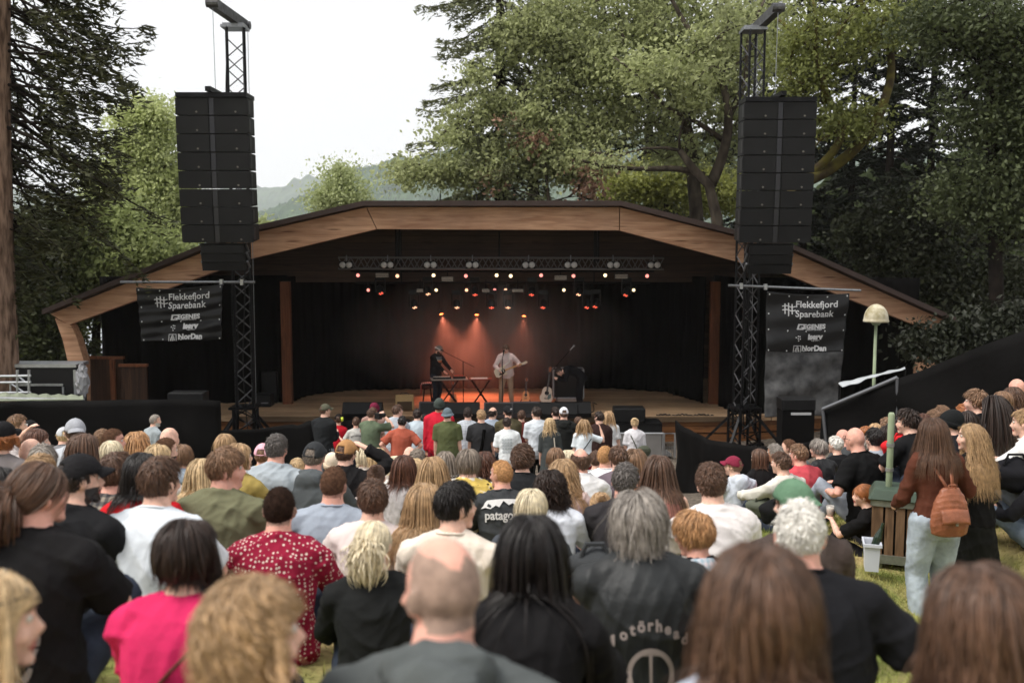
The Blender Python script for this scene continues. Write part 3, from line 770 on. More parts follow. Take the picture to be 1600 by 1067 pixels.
def dots(nt, t, col):
    N = nt.nodes; L = nt.links.new
    v = N.new('ShaderNodeTexVoronoi'); v.inputs['Scale'].default_value = 46; v.inputs['Randomness'].default_value = .45; L(t.outputs['Object'], v.inputs['Vector'])
    r = N.new('ShaderNodeValToRGB'); r.color_ramp.elements[0].position = .25; r.color_ramp.elements[0].color = S(226, 208, 196); r.color_ramp.elements[1].position = .31; r.color_ramp.elements[1].color = col
    L(v.outputs['Distance'], r.inputs[0]); return r.outputs[0]
def floral(nt, t, col):
    N = nt.nodes; L = nt.links.new
    v = N.new('ShaderNodeTexNoise'); v.inputs['Scale'].default_value = 9; L(t.outputs['Object'], v.inputs['Vector'])
    r = N.new('ShaderNodeValToRGB'); r.color_ramp.elements[0].position = .44; r.color_ramp.elements[0].color = S(232, 226, 214); r.color_ramp.elements[1].position = .54; r.color_ramp.elements[1].color = col
    L(v.outputs['Fac'], r.inputs[0])
    q = N.new('ShaderNodeTexVoronoi'); q.inputs['Scale'].default_value = 16; L(t.outputs['Object'], q.inputs['Vector'])
    r2 = N.new('ShaderNodeValToRGB'); r2.color_ramp.elements[0].position = .22; r2.color_ramp.elements[0].color = S(70, 62, 84); r2.color_ramp.elements[1].position = .27; r2.color_ramp.elements[1].color = (1, 1, 1, 1)
    L(q.outputs['Distance'], r2.inputs[0])
    m = N.new('ShaderNodeMix'); m.data_type = 'RGBA'; m.blend_type = 'MULTIPLY'; m.inputs['Factor'].default_value = 1; L(r.outputs[0], m.inputs['A']); L(r2.outputs[0], m.inputs['B'])
    return m.outputs['Result']
def plaid(c2, sx=46, sz=46, hard=.15):
    def f(nt, t, col):
        N = nt.nodes; L = nt.links.new; outs = []
        for ax, sc_ in (('X', sx), ('Z', sz)):
            if sc_ == 0: continue
            wv = N.new('ShaderNodeTexWave'); wv.bands_direction = ax; wv.inputs['Scale'].default_value = sc_ / 20 * 3.14; wv.inputs['Distortion'].default_value = .15; L(t.outputs['Object'], wv.inputs['Vector'])
            r = N.new('ShaderNodeValToRGB'); r.color_ramp.elements[0].position = .5 - hard; r.color_ramp.elements[0].color = (1, 1, 1, 1); r.color_ramp.elements[1].position = .5 + hard; r.color_ramp.elements[1].color = tuple(a / max(b, .01) for a, b in zip(c2[:3], col[:3])) + (1,)
            L(wv.outputs['Fac'], r.inputs[0]); outs.append(r.outputs[0])
        cur = None
        base = N.new('ShaderNodeRGB'); base.outputs[0].default_value = col; cur = base.outputs[0]
        for o in outs:
            m = N.new('ShaderNodeMix'); m.data_type = 'RGBA'; m.blend_type = 'MULTIPLY'; m.inputs['Factor'].default_value = 1; L(cur, m.inputs['A']); L(o, m.inputs['B']); cur = m.outputs['Result']
        return cur
    return f
_cc = {}
def cloth(rgb, kind='plain'):
    k = (tuple(rgb), kind)
    if k not in _cc:
        kw = dict(rough=.88, spec=.12, var=.12, vscale=5, bump=.6, bscale=9, sheen=.0)
        if kind == 'leather': kw = dict(rough=.55, spec=.3, var=.2, vscale=8, bump=.4, bscale=14)
        if kind == 'dots': kw['pattern'] = dots
        if kind == 'floral': kw['pattern'] = floral
        if kind == 'plaid': kw['pattern'] = plaid(S(96, 92, 88))
        if kind == 'check': kw['pattern'] = plaid(S(176, 182, 190), 70, 70, .05)
        if kind == 'stripes': kw['pattern'] = plaid(S(40, 40, 46), 0, 70, .08)
        if kind == 'denim': kw.update(var=.22, vscale=9)
        _cc[k] = mat('cloth_%s_%d' % (kind, len(_cc)), S(*rgb), **kw)
    return _cc[k]
PLIST = []      # (x, y, z, weight) places where the hillside must carry somebody
NP = [0]
def person(x, ytop, D, label, hy=0., by=None, pose='sit', fem=False, hair='short', hc='brown', hat=None, top='short', tc=(30, 30, 32), tk='plain', legs=(48, 54, 66), g=1., s=None, hp=0., skin=0,
           collar=0, hood=0, side=0., a0=None, a1=None, hands=None, poles=None, feet=None, curl=.5, length=None, wave=0., vol=0., category='person', group='seated spectators on the hillside', beard=None, eyes=None,
           ground=None, legk='denim', leglen=1., handdir=None, handn=None, hscale=1., hroll=0., infl=.014, loose=.01, hem=-.18, neckt=1.0, shoes=(38, 36, 36), emblem=None, skirt=None, wt=1., neck=None, loc=None, stub=None, legspread=1., hairdens=1., spread=.14, tinfl=.012):
    NP[0] += 1; seed = 1000 + NP[0]; rr = random.Random(seed); g = 1 + (g - 1) * (.55 if pose == 'stand' else .85)
    if abs(hy) < 25 and loc is None: hy += rr.uniform(-13, 13); side += rr.uniform(-3.5, 3.5); hroll += rr.uniform(-4, 4); hp += rr.uniform(-5, 5)
    by = hy * .25 + rr.uniform(-5, 5) if by is None else by
    s_ = s or (.945 if fem else 1.0)
    if pose == 'sit' and a1 is None: a1 = 20 + rr.uniform(-6, 8)
    b = make_body(pose, fem, 1., g, a0, a1, hy - by, hp + rr.uniform(-3, 3), hroll + rr.uniform(-3, 3), hands, side, poles, feet, hscale=hscale, neck=neck, legspread=legspread)
    tgt = P(x, ytop, D)
    rot = np.array(Matrix.Rotation(-R(by), 3, 'Z'))
    topo = .012 if hat is None and hair not in ('bald',) else (.0 if hat is None else .012)
    if hair in ('curly', 'mop', 'bun', 'curlylong', 'medium'): topo = .022
    if loc is None:
        if pose == 'stand':
            gz = ground_base(tgt.x, tgt.y) if ground is None else ground
            H = tgt.z - gz; Hl = b.top[2] + topo
            if hscale < 1: Hl = Hl
            s_ = min(max(H / Hl, .80 if fem else .84), 1.12) if s is None else s
            tp = rot @ (b.top * s_); l = Vector((tgt.x - tp[0], tgt.y - tp[1], tgt.z - (b.top[2] + topo) * s_))
            PLIST.append((l.x, l.y, l.z, wt))
        else:
            tp = rot @ (b.top * s_); l = Vector((tgt.x - tp[0], tgt.y - tp[1], tgt.z - tp[2] - topo * s_)); PLIST.append((l.x, l.y, l.z, wt))
    else: l = Vector(loc)
    vx = .0085 if D < 2.6 else (.010 if D < 5 else (.0125 if D < 9 else .016))
    skm = SKIN[skin]
    def lips(me):
        n = len(me.polygons); c = np.empty(n * 3, dtype=np.float32); me.polygons.foreach_get('center', c); c = (c.reshape(-1, 3) - b.hc) @ b.Mh / b.hs
        m = (np.abs(c[:, 0]) < .026 - .8 * np.abs(c[:, 2] + .0635)) & (np.abs(c[:, 2] + .0635) < .012) & (c[:, 1] > .075)
        idx = np.where(m, 1, 0)
        if beard or stub:
            mb_ = (c[:, 2] < -.035) & (c[:, 2] > -.135) & (c[:, 1] > -.015 + (c[:, 2] + .035) * .1) & (~m) & (c[:, 1] > .0) & (np.abs(c[:, 0]) < .085) & ~((c[:, 2] > -.05) & (c[:, 1] > .06) & (np.abs(c[:, 0]) < .045) & (c[:, 2] > -.047))
            idx = np.where(mb_, 2, idx)
        if hair in ('buzz', 'cropped_bald'):
            zl = np.interp(c[:, 1], [-.1, -.05, -.015, .012, .03, .06, .09], [-.06, -.07, -.03, -.02, .05, .07, .08])
            top_ = (c[:, 2] < .078 + .012 * np.sin(c[:, 0] * 90)) & (c[:, 1] < .05) if hair == 'cropped_bald' else True
            idx = np.where((c[:, 2] > zl) & (np.abs(c[:, 0]) < .1) & top_, 3, idx)
        me.polygons.foreach_set('material_index', idx.astype(np.int32))
    sw_ = .8 if hc == 'greybrown' else .5
    bm_ = hair_mat(beard or stub or 'brown')
    bz = mat('stubble_' + hc, tuple(a * sw_ + c_ * (1 - sw_) for a, c_ in zip(HAIR[hc][0][:3], skm.node_tree.nodes['Principled BSDF'].inputs['Base Color'].default_value[:3])) + (1,), .7, spec=.2, var=.2, vscale=40, bump=.1, bscale=200)
    body = job(body_pieces(b, curl, handdir=handdir, handn=handn), vx, 'person', [skm, LIPS, bm_, bz], None, 2, lips)
    body.location = l; body.rotation_euler = (0, 0, -R(by)); body.scale = (s_,) * 3
    tag(body, label, category, group)
    body['_D'] = D
    amp = .0115 if D < 12 else .008
    cm = cloth(tc, tk)
    hemk = hem if pose == 'sit' else (hem if hem != -.18 else -.26)
    nm = {'cap': 'leather_vest', 'none': 'vest_top', 'short': 't_shirt', 'elbow': 'shirt', 'long': 'jacket' if hood or tk == 'leather' else 'shirt', 'tank': 'vest_top'}[top]
    if top == 'tank': tp_ = top_pieces(b, 'none', .010, hemk, .80, loose * .3)
    else: tp_ = top_pieces(b, top, infl, hemk, neckt, loose, collar, hood)
    job(tp_, vx, nm, [cm], body, 3, wrinkle(amp * (1.2 if hood or top == 'long' else 1), seed))
    if top == 'short' and neckt >= 1 and D < 13:
        c, x_, y_, T = b.frame(1.0); nk0 = .052 if fem else .062 * (1 + (g - 1) * .4); mb = MB()
        mb.tube([c + T * (.027 + .004 * math.sin(a)) + x_ * math.cos(a) * (nk0 * 1.2 + .003) + y_ * math.sin(a) * (nk0 * 1.2 + .003) for a in np.linspace(0, 2 * math.pi, 21)], .0065, 6); mb.build('neckband', cm, body, smooth=True)
    if top == 'tank':
        mb = MB()
        for sg in (-1, 1):
            pts = []
            for t in (.78, .86, .93, .965):
                c, x_, y_, T = b.frame(t); rx, ry = torso_r(t, fem, g); u = sg * .06; pts.append(c + x_ * u - y_ * (ry * math.sqrt(max(0, 1 - (u / rx) ** 2)) + .007))
            c, x_, y_, T = b.frame(.95); pts.append(c + x_ * sg * .07 + T * .035)
            mb.tube(pts, .006, 5)
        mb.build('shoulder_straps', cm, body)
    if skirt is not None:
        rings = []
        for z_, r1 in ((.98, .15), (.9, .20), (.6, .24), (.35, .27), (.14, .30)): rings.append((np.array([0, 0, z_]), np.array([1., 0, 0]), np.array([0, 1., 0]), r1, r1 * .75))
        job([loft(rings)], vx, 'skirt', [cloth(skirt)], body, 2, wrinkle(.02, seed + 7, .7))
    else:
        job(leg_pieces(b, tinfl, leglen), max(vx, .012), 'trousers' if leglen > .6 else 'shorts', [cloth(legs, legk)], body, 3, wrinkle(.006, seed + 5))
    job(shoe_pieces(b), .012, 'shoes', [mat('shoe_%d_%d_%d' % shoes, S(*shoes), .6, var=.2)], body, 1)
    # hair
    if hair not in ('bald', 'cropped_bald'):
        if D < 2.2: N, K, wd = 4200, 16, .0026
        elif D < 3.6: N, K, wd = 2400, 14, .0034
        elif D < 6: N, K, wd = 2200, 12, .0031
        elif D < 9: N, K, wd = 1300, 10, .0041
        elif D < 13: N, K, wd = 600, 8, .0062
        else: N, K, wd = 170, 7, .0115
        if hair in ('long', 'curlylong', 'bob', 'mullet'): N = int(N * 1.25)
        if hair in ('short', 'medium', 'mop', 'curly'): K = max(5, K // 2)
        if hair in ('curly', 'curlylong'): K = int(K * 1.5); wave = wave or .012
        if hair == 'buzz': K = 3; wd *= .4; N = int(N * 1.2)
        if hairdens > 1: wd /= hairdens ** .6
        me = make_hair(b, hair, int(N * hairdens), K, wd, seed, length, wave, vol + (.004 if hair in ('curly', 'mop') else 0), spread)
        if hat is not None and hair in ('short', 'medium', 'buzz', 'ring', 'long', 'curly', 'bob', 'mullet', 'pony', 'curlylong', 'mop'):
            n = len(me.vertices); co = np.empty(n * 3, dtype=np.float32); me.vertices.foreach_get('co', co); co = co.reshape(-1, 3).astype(float)
            q = (co - b.hc) @ b.Mh / b.hs - np.array([0, -.004, .016]); up = q[:, 2] > (.01 if hat[0] != 'beanie' else -.02)
            l2 = np.linalg.norm(q / np.array([.086, .107, .107]), axis=1); f = np.where(up & (l2 > .99), .97 / l2, 1.)
            q = q * f[:, None]; co = (q + np.array([0, -.004, .016])) * b.hs @ b.Mh.T + b.hc
            me.vertices.foreach_set('co', co.astype(np.float32).ravel()); me.update()
        link('hair', me, hair_mat(hc) if hair != 'buzz' else mat('cropped_hair_' + hc, HAIR[hc][0], .9, spec=.1, var=.3, vscale=60, bump=.4, bscale=220), body)
    if hat is not None:
        cap = make_cap(b, hat[0], mat('hat_%d_%d_%d' % hat[1], S(*hat[1]), .85, spec=.15, var=.12, vscale=12, bump=.3, bscale=60), mat('hat_%d_%d_%d' % hat[2], S(*hat[2]), .85, spec=.15, var=.12, vscale=12, bump=.3, bscale=60) if len(hat) > 2 and hat[2] else mat('hat_%d_%d_%d' % hat[1], S(*hat[1])), body, back=len(hat) > 3 and hat[3], emblem=emblem)
    if eyes or (eyes is None and abs(hy) > 40):
        mb = MB(); mb2 = MB(); M3 = Matrix(b.Mh.tolist())
        for sg in (-1, 1):
            mb.mi = 0; mb.sphere(b.hc + b.Mh @ np.array([sg * .032, .0745, .012]) * b.hs, .0115 * b.hs, 10, 6)
            mb.mi = 1; mb.sphere(b.hc + b.Mh @ np.array([sg * .032, .0805, .012]) * b.hs, .0065 * b.hs, 8, 5)
            mb2.tube([b.hc + b.Mh @ np.array([sg * x_, y_, z_]) * b.hs for x_, y_, z_ in ((.014, .092, .032), (.032, .087, .038), (.050, .070, .032))], [.003, .0042, .002], 5)
        mb.build('eyes', [EYEW, IRIS], body, smooth=True); mb2.build('eyebrows', hair_mat(hc if hc in ('black', 'dkbrown', 'brown') else 'ltbrown'), body)
    body['_b'] = 0
    return body, b, l, s_
def hand_at(b, l, by, s_, i, off=(0, 0, 0)):
    d = nrm(b.wr[i] - b.el[i]); p = b.wr[i] + d * .07 + np.array(off); return Vector(np.array(Matrix.Rotation(-R(by), 3, 'Z')) @ (p * s_)) + Vector(l)
def back_map(b, u, v, eps=.010, infl=.014):
    """a point on the back of the shirt: u sideways (m), v along the spine (m above the waist)"""
    t = v / b.SL; c, x, y, T = b.frame(t); rx, ry = torso_r(t, b.fem, b.g); rx += infl; ry += infl
    return c + x * u - y * (ry * math.sqrt(max(.05, 1 - (u / rx) ** 2)) + eps)
def glasses(b, parent, up=False, m=None):
    mb = MB(); 
    off = np.array([0, 0, 0.]) if not up else np.array([0, -.028, .062])
    f = lambda p: b.hc + b.Mh @ (np.array(p) + off) * b.hs
    for sg in (-1, 1):
        pts = [f((sg * .034 + math.cos(a) * .022, .100 - abs(math.sin(a)) * .002, .010 + math.sin(a) * .017)) for a in np.linspace(0, 2 * math.pi, 13)]
        mb.tube(pts, .0022, 5)
        mb.tube([f((sg * .056, .098, .014)), f((sg * .082, .06, .012)), f((sg * .088, -.01, .008))], .002, 5)
        if up: mb.sphere(f((sg * .034, .100, .010)), (.021, .003, .016), 12, 6, Matrix(b.Mh.tolist()))
    mb.tube([f((-.012, .103, .014)), f((.012, .103, .014))], .002, 5)
    return mb.build('sunglasses' if up else 'glasses', m or GLASS, parent)
def text_mesh(body, size, bold=0., name='lettering', spacing=1., align='CENTER', res=3):
    cu = bpy.data.curves.new(name, 'FONT'); cu.body = body; cu.size = size; cu.align_x = align; cu.offset = bold; cu.space_character = spacing; cu.resolution_u = res
    o = bpy.data.objects.new('t', cu); COL.objects.link(o); dg = bpy.context.evaluated_depsgraph_get()
    me = bpy.data.meshes.new_from_object(o.evaluated_get(dg)); bpy.data.objects.remove(o); me.name = name
    V = np.empty(len(me.vertices) * 3, dtype=np.float32); me.vertices.foreach_get('co', V)
    F_ = [tuple(p.vertices) for p in me.polygons]
    return V.reshape(-1, 3), F_
# ------------------------------------------------------------------ ground, water, hills
def sm(a, b, x):
    t = min(1, max(0, (x - a) / (b - a))); return t * t * (3 - 2 * t)
def ground_base(x, y):
    z = -1.12 - .2 * y if y < 20.6 else -5.24
    z += 1.15 * sm(2.6, 6.8, x) * sm(7.5, 10.5, y) * (1 - sm(17, 21, y))
    z += .9 * sm(6, 14, x) * sm(9, 14, y) * (1 - sm(30, 40, y))
    z -= .25 * sm(2.2, 3.4, x) * (1 - sm(8, 9.5, y)) * sm(5, 6.5, y)
    if y > 46: z -= (y - 46) * .25
    if y < 0: z = -1.12 - .1 * y
    return z
GX = np.concatenate([np.linspace(-60, -14, 14)[:-1], np.linspace(-14, 14, 141), np.linspace(14, 60, 14)[1:]])
GY = np.concatenate([np.linspace(-12, 0, 10)[:-1], np.linspace(0, 24, 121), np.linspace(24, 62, 30)[1:]])
def build_ground():
    V = [(x, y, ground_base(x, y)) for y in GY for x in GX]; nx = len(GX)
    Fc = np.array([(j * nx + i, j * nx + i + 1, (j + 1) * nx + i + 1, (j + 1) * nx + i) for j in range(len(GY) - 1) for i in range(nx - 1)])
    me = mesh_from('ground', V, Fc, True)
    m = bpy.data.materials.new('ground_soil'); m.use_nodes = True; nt = m.node_tree; N = nt.nodes; L = nt.links.new; b = N['Principled BSDF']; b.inputs['Roughness'].default_value = .95; b.inputs['Specular IOR Level'].default_value = .1
    t = N.new('ShaderNodeTexCoord')
    a = N.new('ShaderNodeTexNoise'); a.inputs['Scale'].default_value = 1.1; a.inputs['Detail'].default_value = 6; L(t.outputs['Object'], a.inputs['Vector'])
    r1 = N.new('ShaderNodeValToRGB'); r1.color_ramp.elements[0].position = .38; r1.color_ramp.elements[0].color = S(104, 118, 56); r1.color_ramp.elements[1].position = .62; r1.color_ramp.elements[1].color = S(166, 148, 104); L(a.outputs['Fac'], r1.inputs[0])
    c = N.new('ShaderNodeTexVoronoi'); c.inputs['Scale'].default_value = 22; L(t.outputs['Object'], c.inputs['Vector'])
    r2 = N.new('ShaderNodeValToRGB'); r2.color_ramp.elements[0].color = S(52, 46, 42); r2.color_ramp.elements[1].color = S(128, 118, 106); L(c.outputs['Color'], r2.inputs[0])
    sx = N.new('ShaderNodeSeparateXYZ'); L(t.outputs['Object'], sx.inputs[0])
    ad = N.new('ShaderNodeMath'); ad.operation = 'MULTIPLY_ADD'; ad.inputs[1].default_value = 3; L(a.outputs['Fac'], ad.inputs[0]); L(sx.outputs['Y'], ad.inputs[2])
    mr = N.new('ShaderNodeMapRange'); mr.inputs['From Min'].default_value = 14; mr.inputs['From Max'].default_value = 15.2; L(ad.outputs[0], mr.inputs['Value'])
    mx = N.new('ShaderNodeMix'); mx.data_type = 'RGBA'; L(mr.outputs[0], mx.inputs['Factor']); L(r1.outputs[0], mx.inputs['A']); L(r2.outputs[0], mx.inputs['B']); L(mx.outputs['Result'], b.inputs['Base Color'])
    bu = N.new('ShaderNodeBump'); bu.inputs['Strength'].default_value = .8; bu.inputs['Distance'].default_value = .03; L(c.outputs['Distance'], bu.inputs['Height']); L(bu.outputs[0], b.inputs['Normal'])
    o = link('ground', me, m); tag(o, kind='structure'); return o
ground_obj = build_ground()
def ground_fit():
    """the hillside rises to meet everyone who sits or stands on it"""
    Q = np.array(PLIST); gx, gy = np.meshgrid(GX, GY); z = np.array([[ground_base(x, y) for x in GX] for y in GY])
    res = Q[:, 2] - np.array([ground_base(x, y) for x, y in Q[:, :2]]); num = np.zeros_like(z); den = np.full_like(z, .12)
    for (x, y, zz, wt), r_ in zip(Q, res):
        sg = .30 + .015 * y; k = wt * np.exp(-((gx - x) ** 2 + (gy - y) ** 2) / (2 * sg * sg)); num += k * np.clip(r_, -.9, .6); den += k
    global GZ
    GZ = z + num / den
    V = np.stack([gx, gy, GZ], -1).astype(np.float32).ravel(); ground_obj.data.vertices.foreach_set('co', V); ground_obj.data.update()
def gz(x, y):
    i = min(max(int(np.searchsorted(GX, x)) - 1, 0), len(GX) - 2); j = min(max(int(np.searchsorted(GY, y)) - 1, 0), len(GY) - 2)
    fx = (x - GX[i]) / (GX[i + 1] - GX[i]); fy = (y - GY[j]) / (GY[j + 1] - GY[j]); fx = min(max(fx, 0), 1); fy = min(max(fy, 0), 1)
    return (GZ[j, i] * (1 - fx) + GZ[j, i + 1] * fx) * (1 - fy) + (GZ[j + 1, i] * (1 - fx) + GZ[j + 1, i + 1] * fx) * fy
wm = mat('fjord_water', S(120, 130, 135), .12, spec=.5, bump=.15, bscale=.8)
tag(MB().box((0, 2205, -7.6), (14000, 4300, .4)).build('water', wm), kind='structure')
def hill(name, ridge, Y, depth, base, m, bumps=(3., 14.), nx=260, ny=46, seed=1):
    xs = np.array([P(px, py, Y).x for px, py in ridge]); zs = np.array([P(px, py, Y).z for px, py in ridge])
    X = np.linspace(xs[0], xs[-1], nx); T = np.linspace(-1, 1, ny); V = []
    for t in T:
        for x in X:
            h = np.interp(x, xs, zs) - base; k = max(0, 1 - abs(t)) ** .75
            v = Vector((x / bumps[1], t * depth / bumps[1], seed)); nz = mnoise.noise(v) + .6 * mnoise.noise(v * 2.3) + .5 * abs(mnoise.noise(v * 5.1))
            z = base + h * k + nz * bumps[0] * min(1, k * 4)
            V.append((x, Y + t * depth, z))
    Fc = np.array([(j * nx + i, j * nx + i + 1, (j + 1) * nx + i + 1, (j + 1) * nx + i) for j in range(ny - 1) for i in range(nx - 1)])
    return tag(link(name, mesh_from(name, V, Fc, False), m), kind='structure')
hm = mat('wooded_hillside', S(46, 66, 46), .95, spec=.05, col2=S(70, 90, 60), vscale=.02, bump=1., bscale=.08, detail=8)
hill('far_hills', [(-900, 330), (0, 300), (200, 305), (380, 296), (440, 291), (500, 281), (560, 262), (640, 262), (800, 240), (1100, 230), (1500, 300), (2300, 340)], 3600, 700, -8, hm, (26, 75), nx=620, ny=40, seed=3)
hill('near_hills', [(60, 420), (250, 395), (340, 372), (380, 349), (420, 332), (470, 312), (505, 290), (540, 276), (600, 254), (650, 247), (720, 235), (900, 200), (1200, 220), (1700, 260)], 1700, 400, -8, hm, (13, 30), nx=760, ny=60, seed=9)
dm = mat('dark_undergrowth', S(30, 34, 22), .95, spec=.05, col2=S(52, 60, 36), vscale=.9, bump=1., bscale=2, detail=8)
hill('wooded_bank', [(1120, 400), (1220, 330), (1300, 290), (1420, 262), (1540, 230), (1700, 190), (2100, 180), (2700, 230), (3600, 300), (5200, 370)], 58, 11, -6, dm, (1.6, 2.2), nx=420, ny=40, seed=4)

# ------------------------------------------------------------------ stage house
wood_beam = wood_mat('glulam_beam', S(172, 128, 100), S(220, 178, 146), (.5, 5, 5))
wood_post = wood_mat('post_wood', S(92, 55, 34), S(128, 80, 52), (6, 6, .6))
wood_dark = wood_mat('dark_stained_boards', S(68, 53, 46), S(90, 70, 60), (.6, 6, 6), planks=5, axis=2)
wood_deck = wood_mat('stage_deck_boards', S(168, 136, 104), S(212, 182, 148), (.6, 6, 6), .5, planks=9, axis=1)
wood_skirt = wood_mat('skirt_boards', S(112, 72, 42), S(156, 108, 68), (.6, 6, 6), planks=6, axis=2)
wood_panel = wood_mat('panel_boards', S(48, 34, 26), S(76, 54, 40), (8, 8, .6), planks=11, axis=0)
roof_metal = mat('roof_felt', S(58, 46, 42), .7, var=.15, vscale=3)
YR = 25.3
TOPP = [(78, 483), (384, 359), (572, 316), (968, 316), (1232, 383), (1484, 496)]
LOWP = [(106, 508), (388, 405), (588, 358), (968, 360), (1232, 430), (1462, 520)]
stage = empty('stage_pavilion', (0, 0, 0), label='open timber stage pavilion with a wide angled glulam arch and dark roof edge', cat='stage')
tp = [P(x, y + 8, YR) for x, y in TOPP]; lp = [P(x, y, YR) for x, y in LOWP]; rp = [P(x, y, YR) for x, y in TOPP]
mb = MB()
for i in range(5):   # arch of five straight glulam pieces with thin open joints
    g = .006
    a, b_, c, d = tp[i], tp[i + 1], lp[i + 1], lp[i]
    a2 = a.lerp(b_, g / 2); b2 = b_.lerp(a, g / 4); c2 = c.lerp(d, g / 4); d2 = d.lerp(c, g / 2)
    mb.prism([(v.x, v.z) for v in (d2, c2, b2, a2)], (0, YR + .32, 0), (1, 0, 0), (0, 0, 1), .32)
mb.build('arch_beam', wood_beam, stage)
mb = MB()
l0, r0 = P(78, 492, YR), P(1484, 508, YR)
for sg, pts in ((-1, [(86, 497), (112, 509), (121, 530), (132, 566), (133, 640), (111, 640), (107, 568), (98, 530)]), (1, [(1462, 521), (1484, 508), (1476, 540), (1462, 575), (1458, 650), (1432, 650), (1436, 575), (1448, 540)])):
    q = [P(x, y, YR) for x, y in pts]
    mb = MB(); mb.prism([(v.x, v.z) for v in q][::1], (0, YR + .34, 0), (1, 0, 0), (0, 0, 1), .36); mb.build('arch_leg', wood_beam, stage)
V = []; Fc = []
for k, Y in enumerate((YR - .45, 34.2)):
    for dz in (0, -.125):
        for v in rp: V.append((v.x, Y, v.z + dz + (.02 if k == 0 else .15)))
n = 6
for i in range(5):
    Fc += [(i, i + 1, n + i + 1, n + i), (2 * n + i, 3 * n + i, 3 * n + i + 1, 2 * n + i + 1), (i, 2 * n + i, 2 * n + i + 1, i + 1), (n + i, n + i + 1, 3 * n + i + 1, 3 * n + i)]
Fc += [(0, n, 3 * n, 2 * n), (5, 2 * n + 5, 3 * n + 5, n + 5)]
mb = MB(); mb.add(V, Fc); mb.build('roof', roof_metal, stage)
# header boards inside, back wall, ceiling boards
hb = [P(388, 400, 28.9), P(588, 352, 28.9), P(968, 352, 28.9), P(1232, 425, 28.9), P(1300, 440, 28.9)]
zb = P(0, 441, 28.9).z
xl, xr = P(300, 440, 28.9).x, P(1300, 440, 28.9).x
arch_back = [(v.x, v.z + .1) for v in rp]
poly = [(xl - 1.5, zb), (xr + 1.2, zb)] + [(x, z - .22) for x, z in reversed(arch_back) if xl - 1.5 < x < xr + 1.3]
MB().prism([(x, max(z, zb)) for x, z in poly], (0, 29.05, 0), (1, 0, 0), (0, 0, 1), .12).build('header_wall', wood_dark, stage)
wl, wr = tp[0].x + .8, tp[5].x - .8
MB().prism([(wl, -5.3), (wr, -5.3)] + [(x, z - .3) for x, z in reversed(arch_back) if wl < x < wr], (0, 33.7, 0), (1, 0, 0), (0, 0, 1), .15).build('back_wall', wood_dark, stage)
ZS = -4.56
mb = MB()
px = [(-10.5, 34.0), (-10.5, 26.6), (-7.2, 26.0), (5.9, 26.0), (9.5, 26.8), (9.5, 34.0)]
mb.prism(px, (0, 0, ZS - .14), (1, 0, 0), (0, 1, 0), .14)
mb.build('stage_deck', wood_deck, stage)
mb = MB()
for (x0, y0), (x1, y1) in zip(px[1:4], px[2:5]):
    for k in range(2):
        mb.bar((x0, y0 + .1, ZS - .30 - k * .33), (x1, y1 + .1, ZS - .30 - k * .33), .05, .29)
mb.build('skirt_board', wood_skirt, stage)
mb = MB()
for x in np.linspace(-9, 8, 12): mb.box((x, 26.75, -4.98), (.12, .12, .56))
mb.build('deck_support', wood_post, stage)
for x in (450, 1114):
    p = P(x, 631, 28.15); top = P(x, 440, 28.15)
    MB().box((p.x, 28.15, (ZS + top.z) / 2), (.26, .22, top.z - ZS)).build('post', wood_post, stage)
def curtain(name, path, z0, z1, m, parent=None, wave=.05, wl_=.22, thick=.02, topz=None, label=None, cat=None, seed=0, sag=0., botz=None, group=None):
    """hanging cloth along a ground path, real folds and thickness"""
    pts = [Vector((p[0], p[1])) for p in path]; seg = [0]
    for a, b_ in zip(pts, pts[1:]): seg.append(seg[-1] + (b_ - a).length)
    Lt = seg[-1]; n = max(8, int(Lt / (wl_ / 5))); n = min(n, 700); m_ = 16; r = random.Random(seed)
    ph = [r.uniform(0, 6) for _ in range(4)]; V = []
    xs = [p.x for p in pts]; ys = [p.y for p in pts]
    for i in range(n + 1):
        s_ = Lt * i / n; x = float(np.interp(s_, seg, xs)); y = float(np.interp(s_, seg, ys))
        x2 = float(np.interp(min(Lt, s_ + .05), seg, xs)); y2 = float(np.interp(min(Lt, s_ + .05), seg, ys)); x0 = float(np.interp(max(0, s_ - .05), seg, xs)); y0 = float(np.interp(max(0, s_ - .05), seg, ys))
        t = Vector((x2 - x0, y2 - y0)).normalized(); nn = Vector((t.y, -t.x))
        zt = z1 if topz is None else float(np.interp(s_ / Lt, [q[0] for q in topz], [q[1] for q in topz]))
        zb_ = z0 if botz is None else float(np.interp(s_ / Lt, [q[0] for q in botz], [q[1] for q in botz]))
        for j in range(m_ + 1):
            f = j / m_; z = zb_ + (zt - zb_) * f
            a = 2 * math.pi * s_ / wl_ + 1.2 * math.sin(s_ * 1.7 + ph[0]) + .5 * math.sin(z * 2 + ph[1])
            d = wave * (math.sin(a) + .5 * math.sin(a * .37 + ph[2])) * (.55 + .45 * (1 - f)) + sag * math.sin(z * 5 + s_ * 1.3 + ph[3])
            V.append((x + nn.x * d, y + nn.y * d, z + sag * .5 * math.sin(s_ * 2.1 + ph[1])))
    k = m_ + 1; Fc = np.array([(i * k + j, (i + 1) * k + j, (i + 1) * k + j + 1, i * k + j + 1) for i in range(n) for j in range(m_)])
    o = link(name, mesh_from(name, V, Fc, True), m, parent); md = o.modifiers.new('s', 'SOLIDIFY'); md.thickness = thick
    if label: tag(o, label, cat, group)
    return o
def onz(px, py, z=ZS):
    Y = z / P(px, py, 1.0).z; v = P(px, py, Y); return (v.x, v.y)
back_path = [onz(452, 629), onz(482, 618), onz(552, 610), onz(700, 607.5), onz(960, 607.5), onz(1040, 613), onz(1100, 630)]
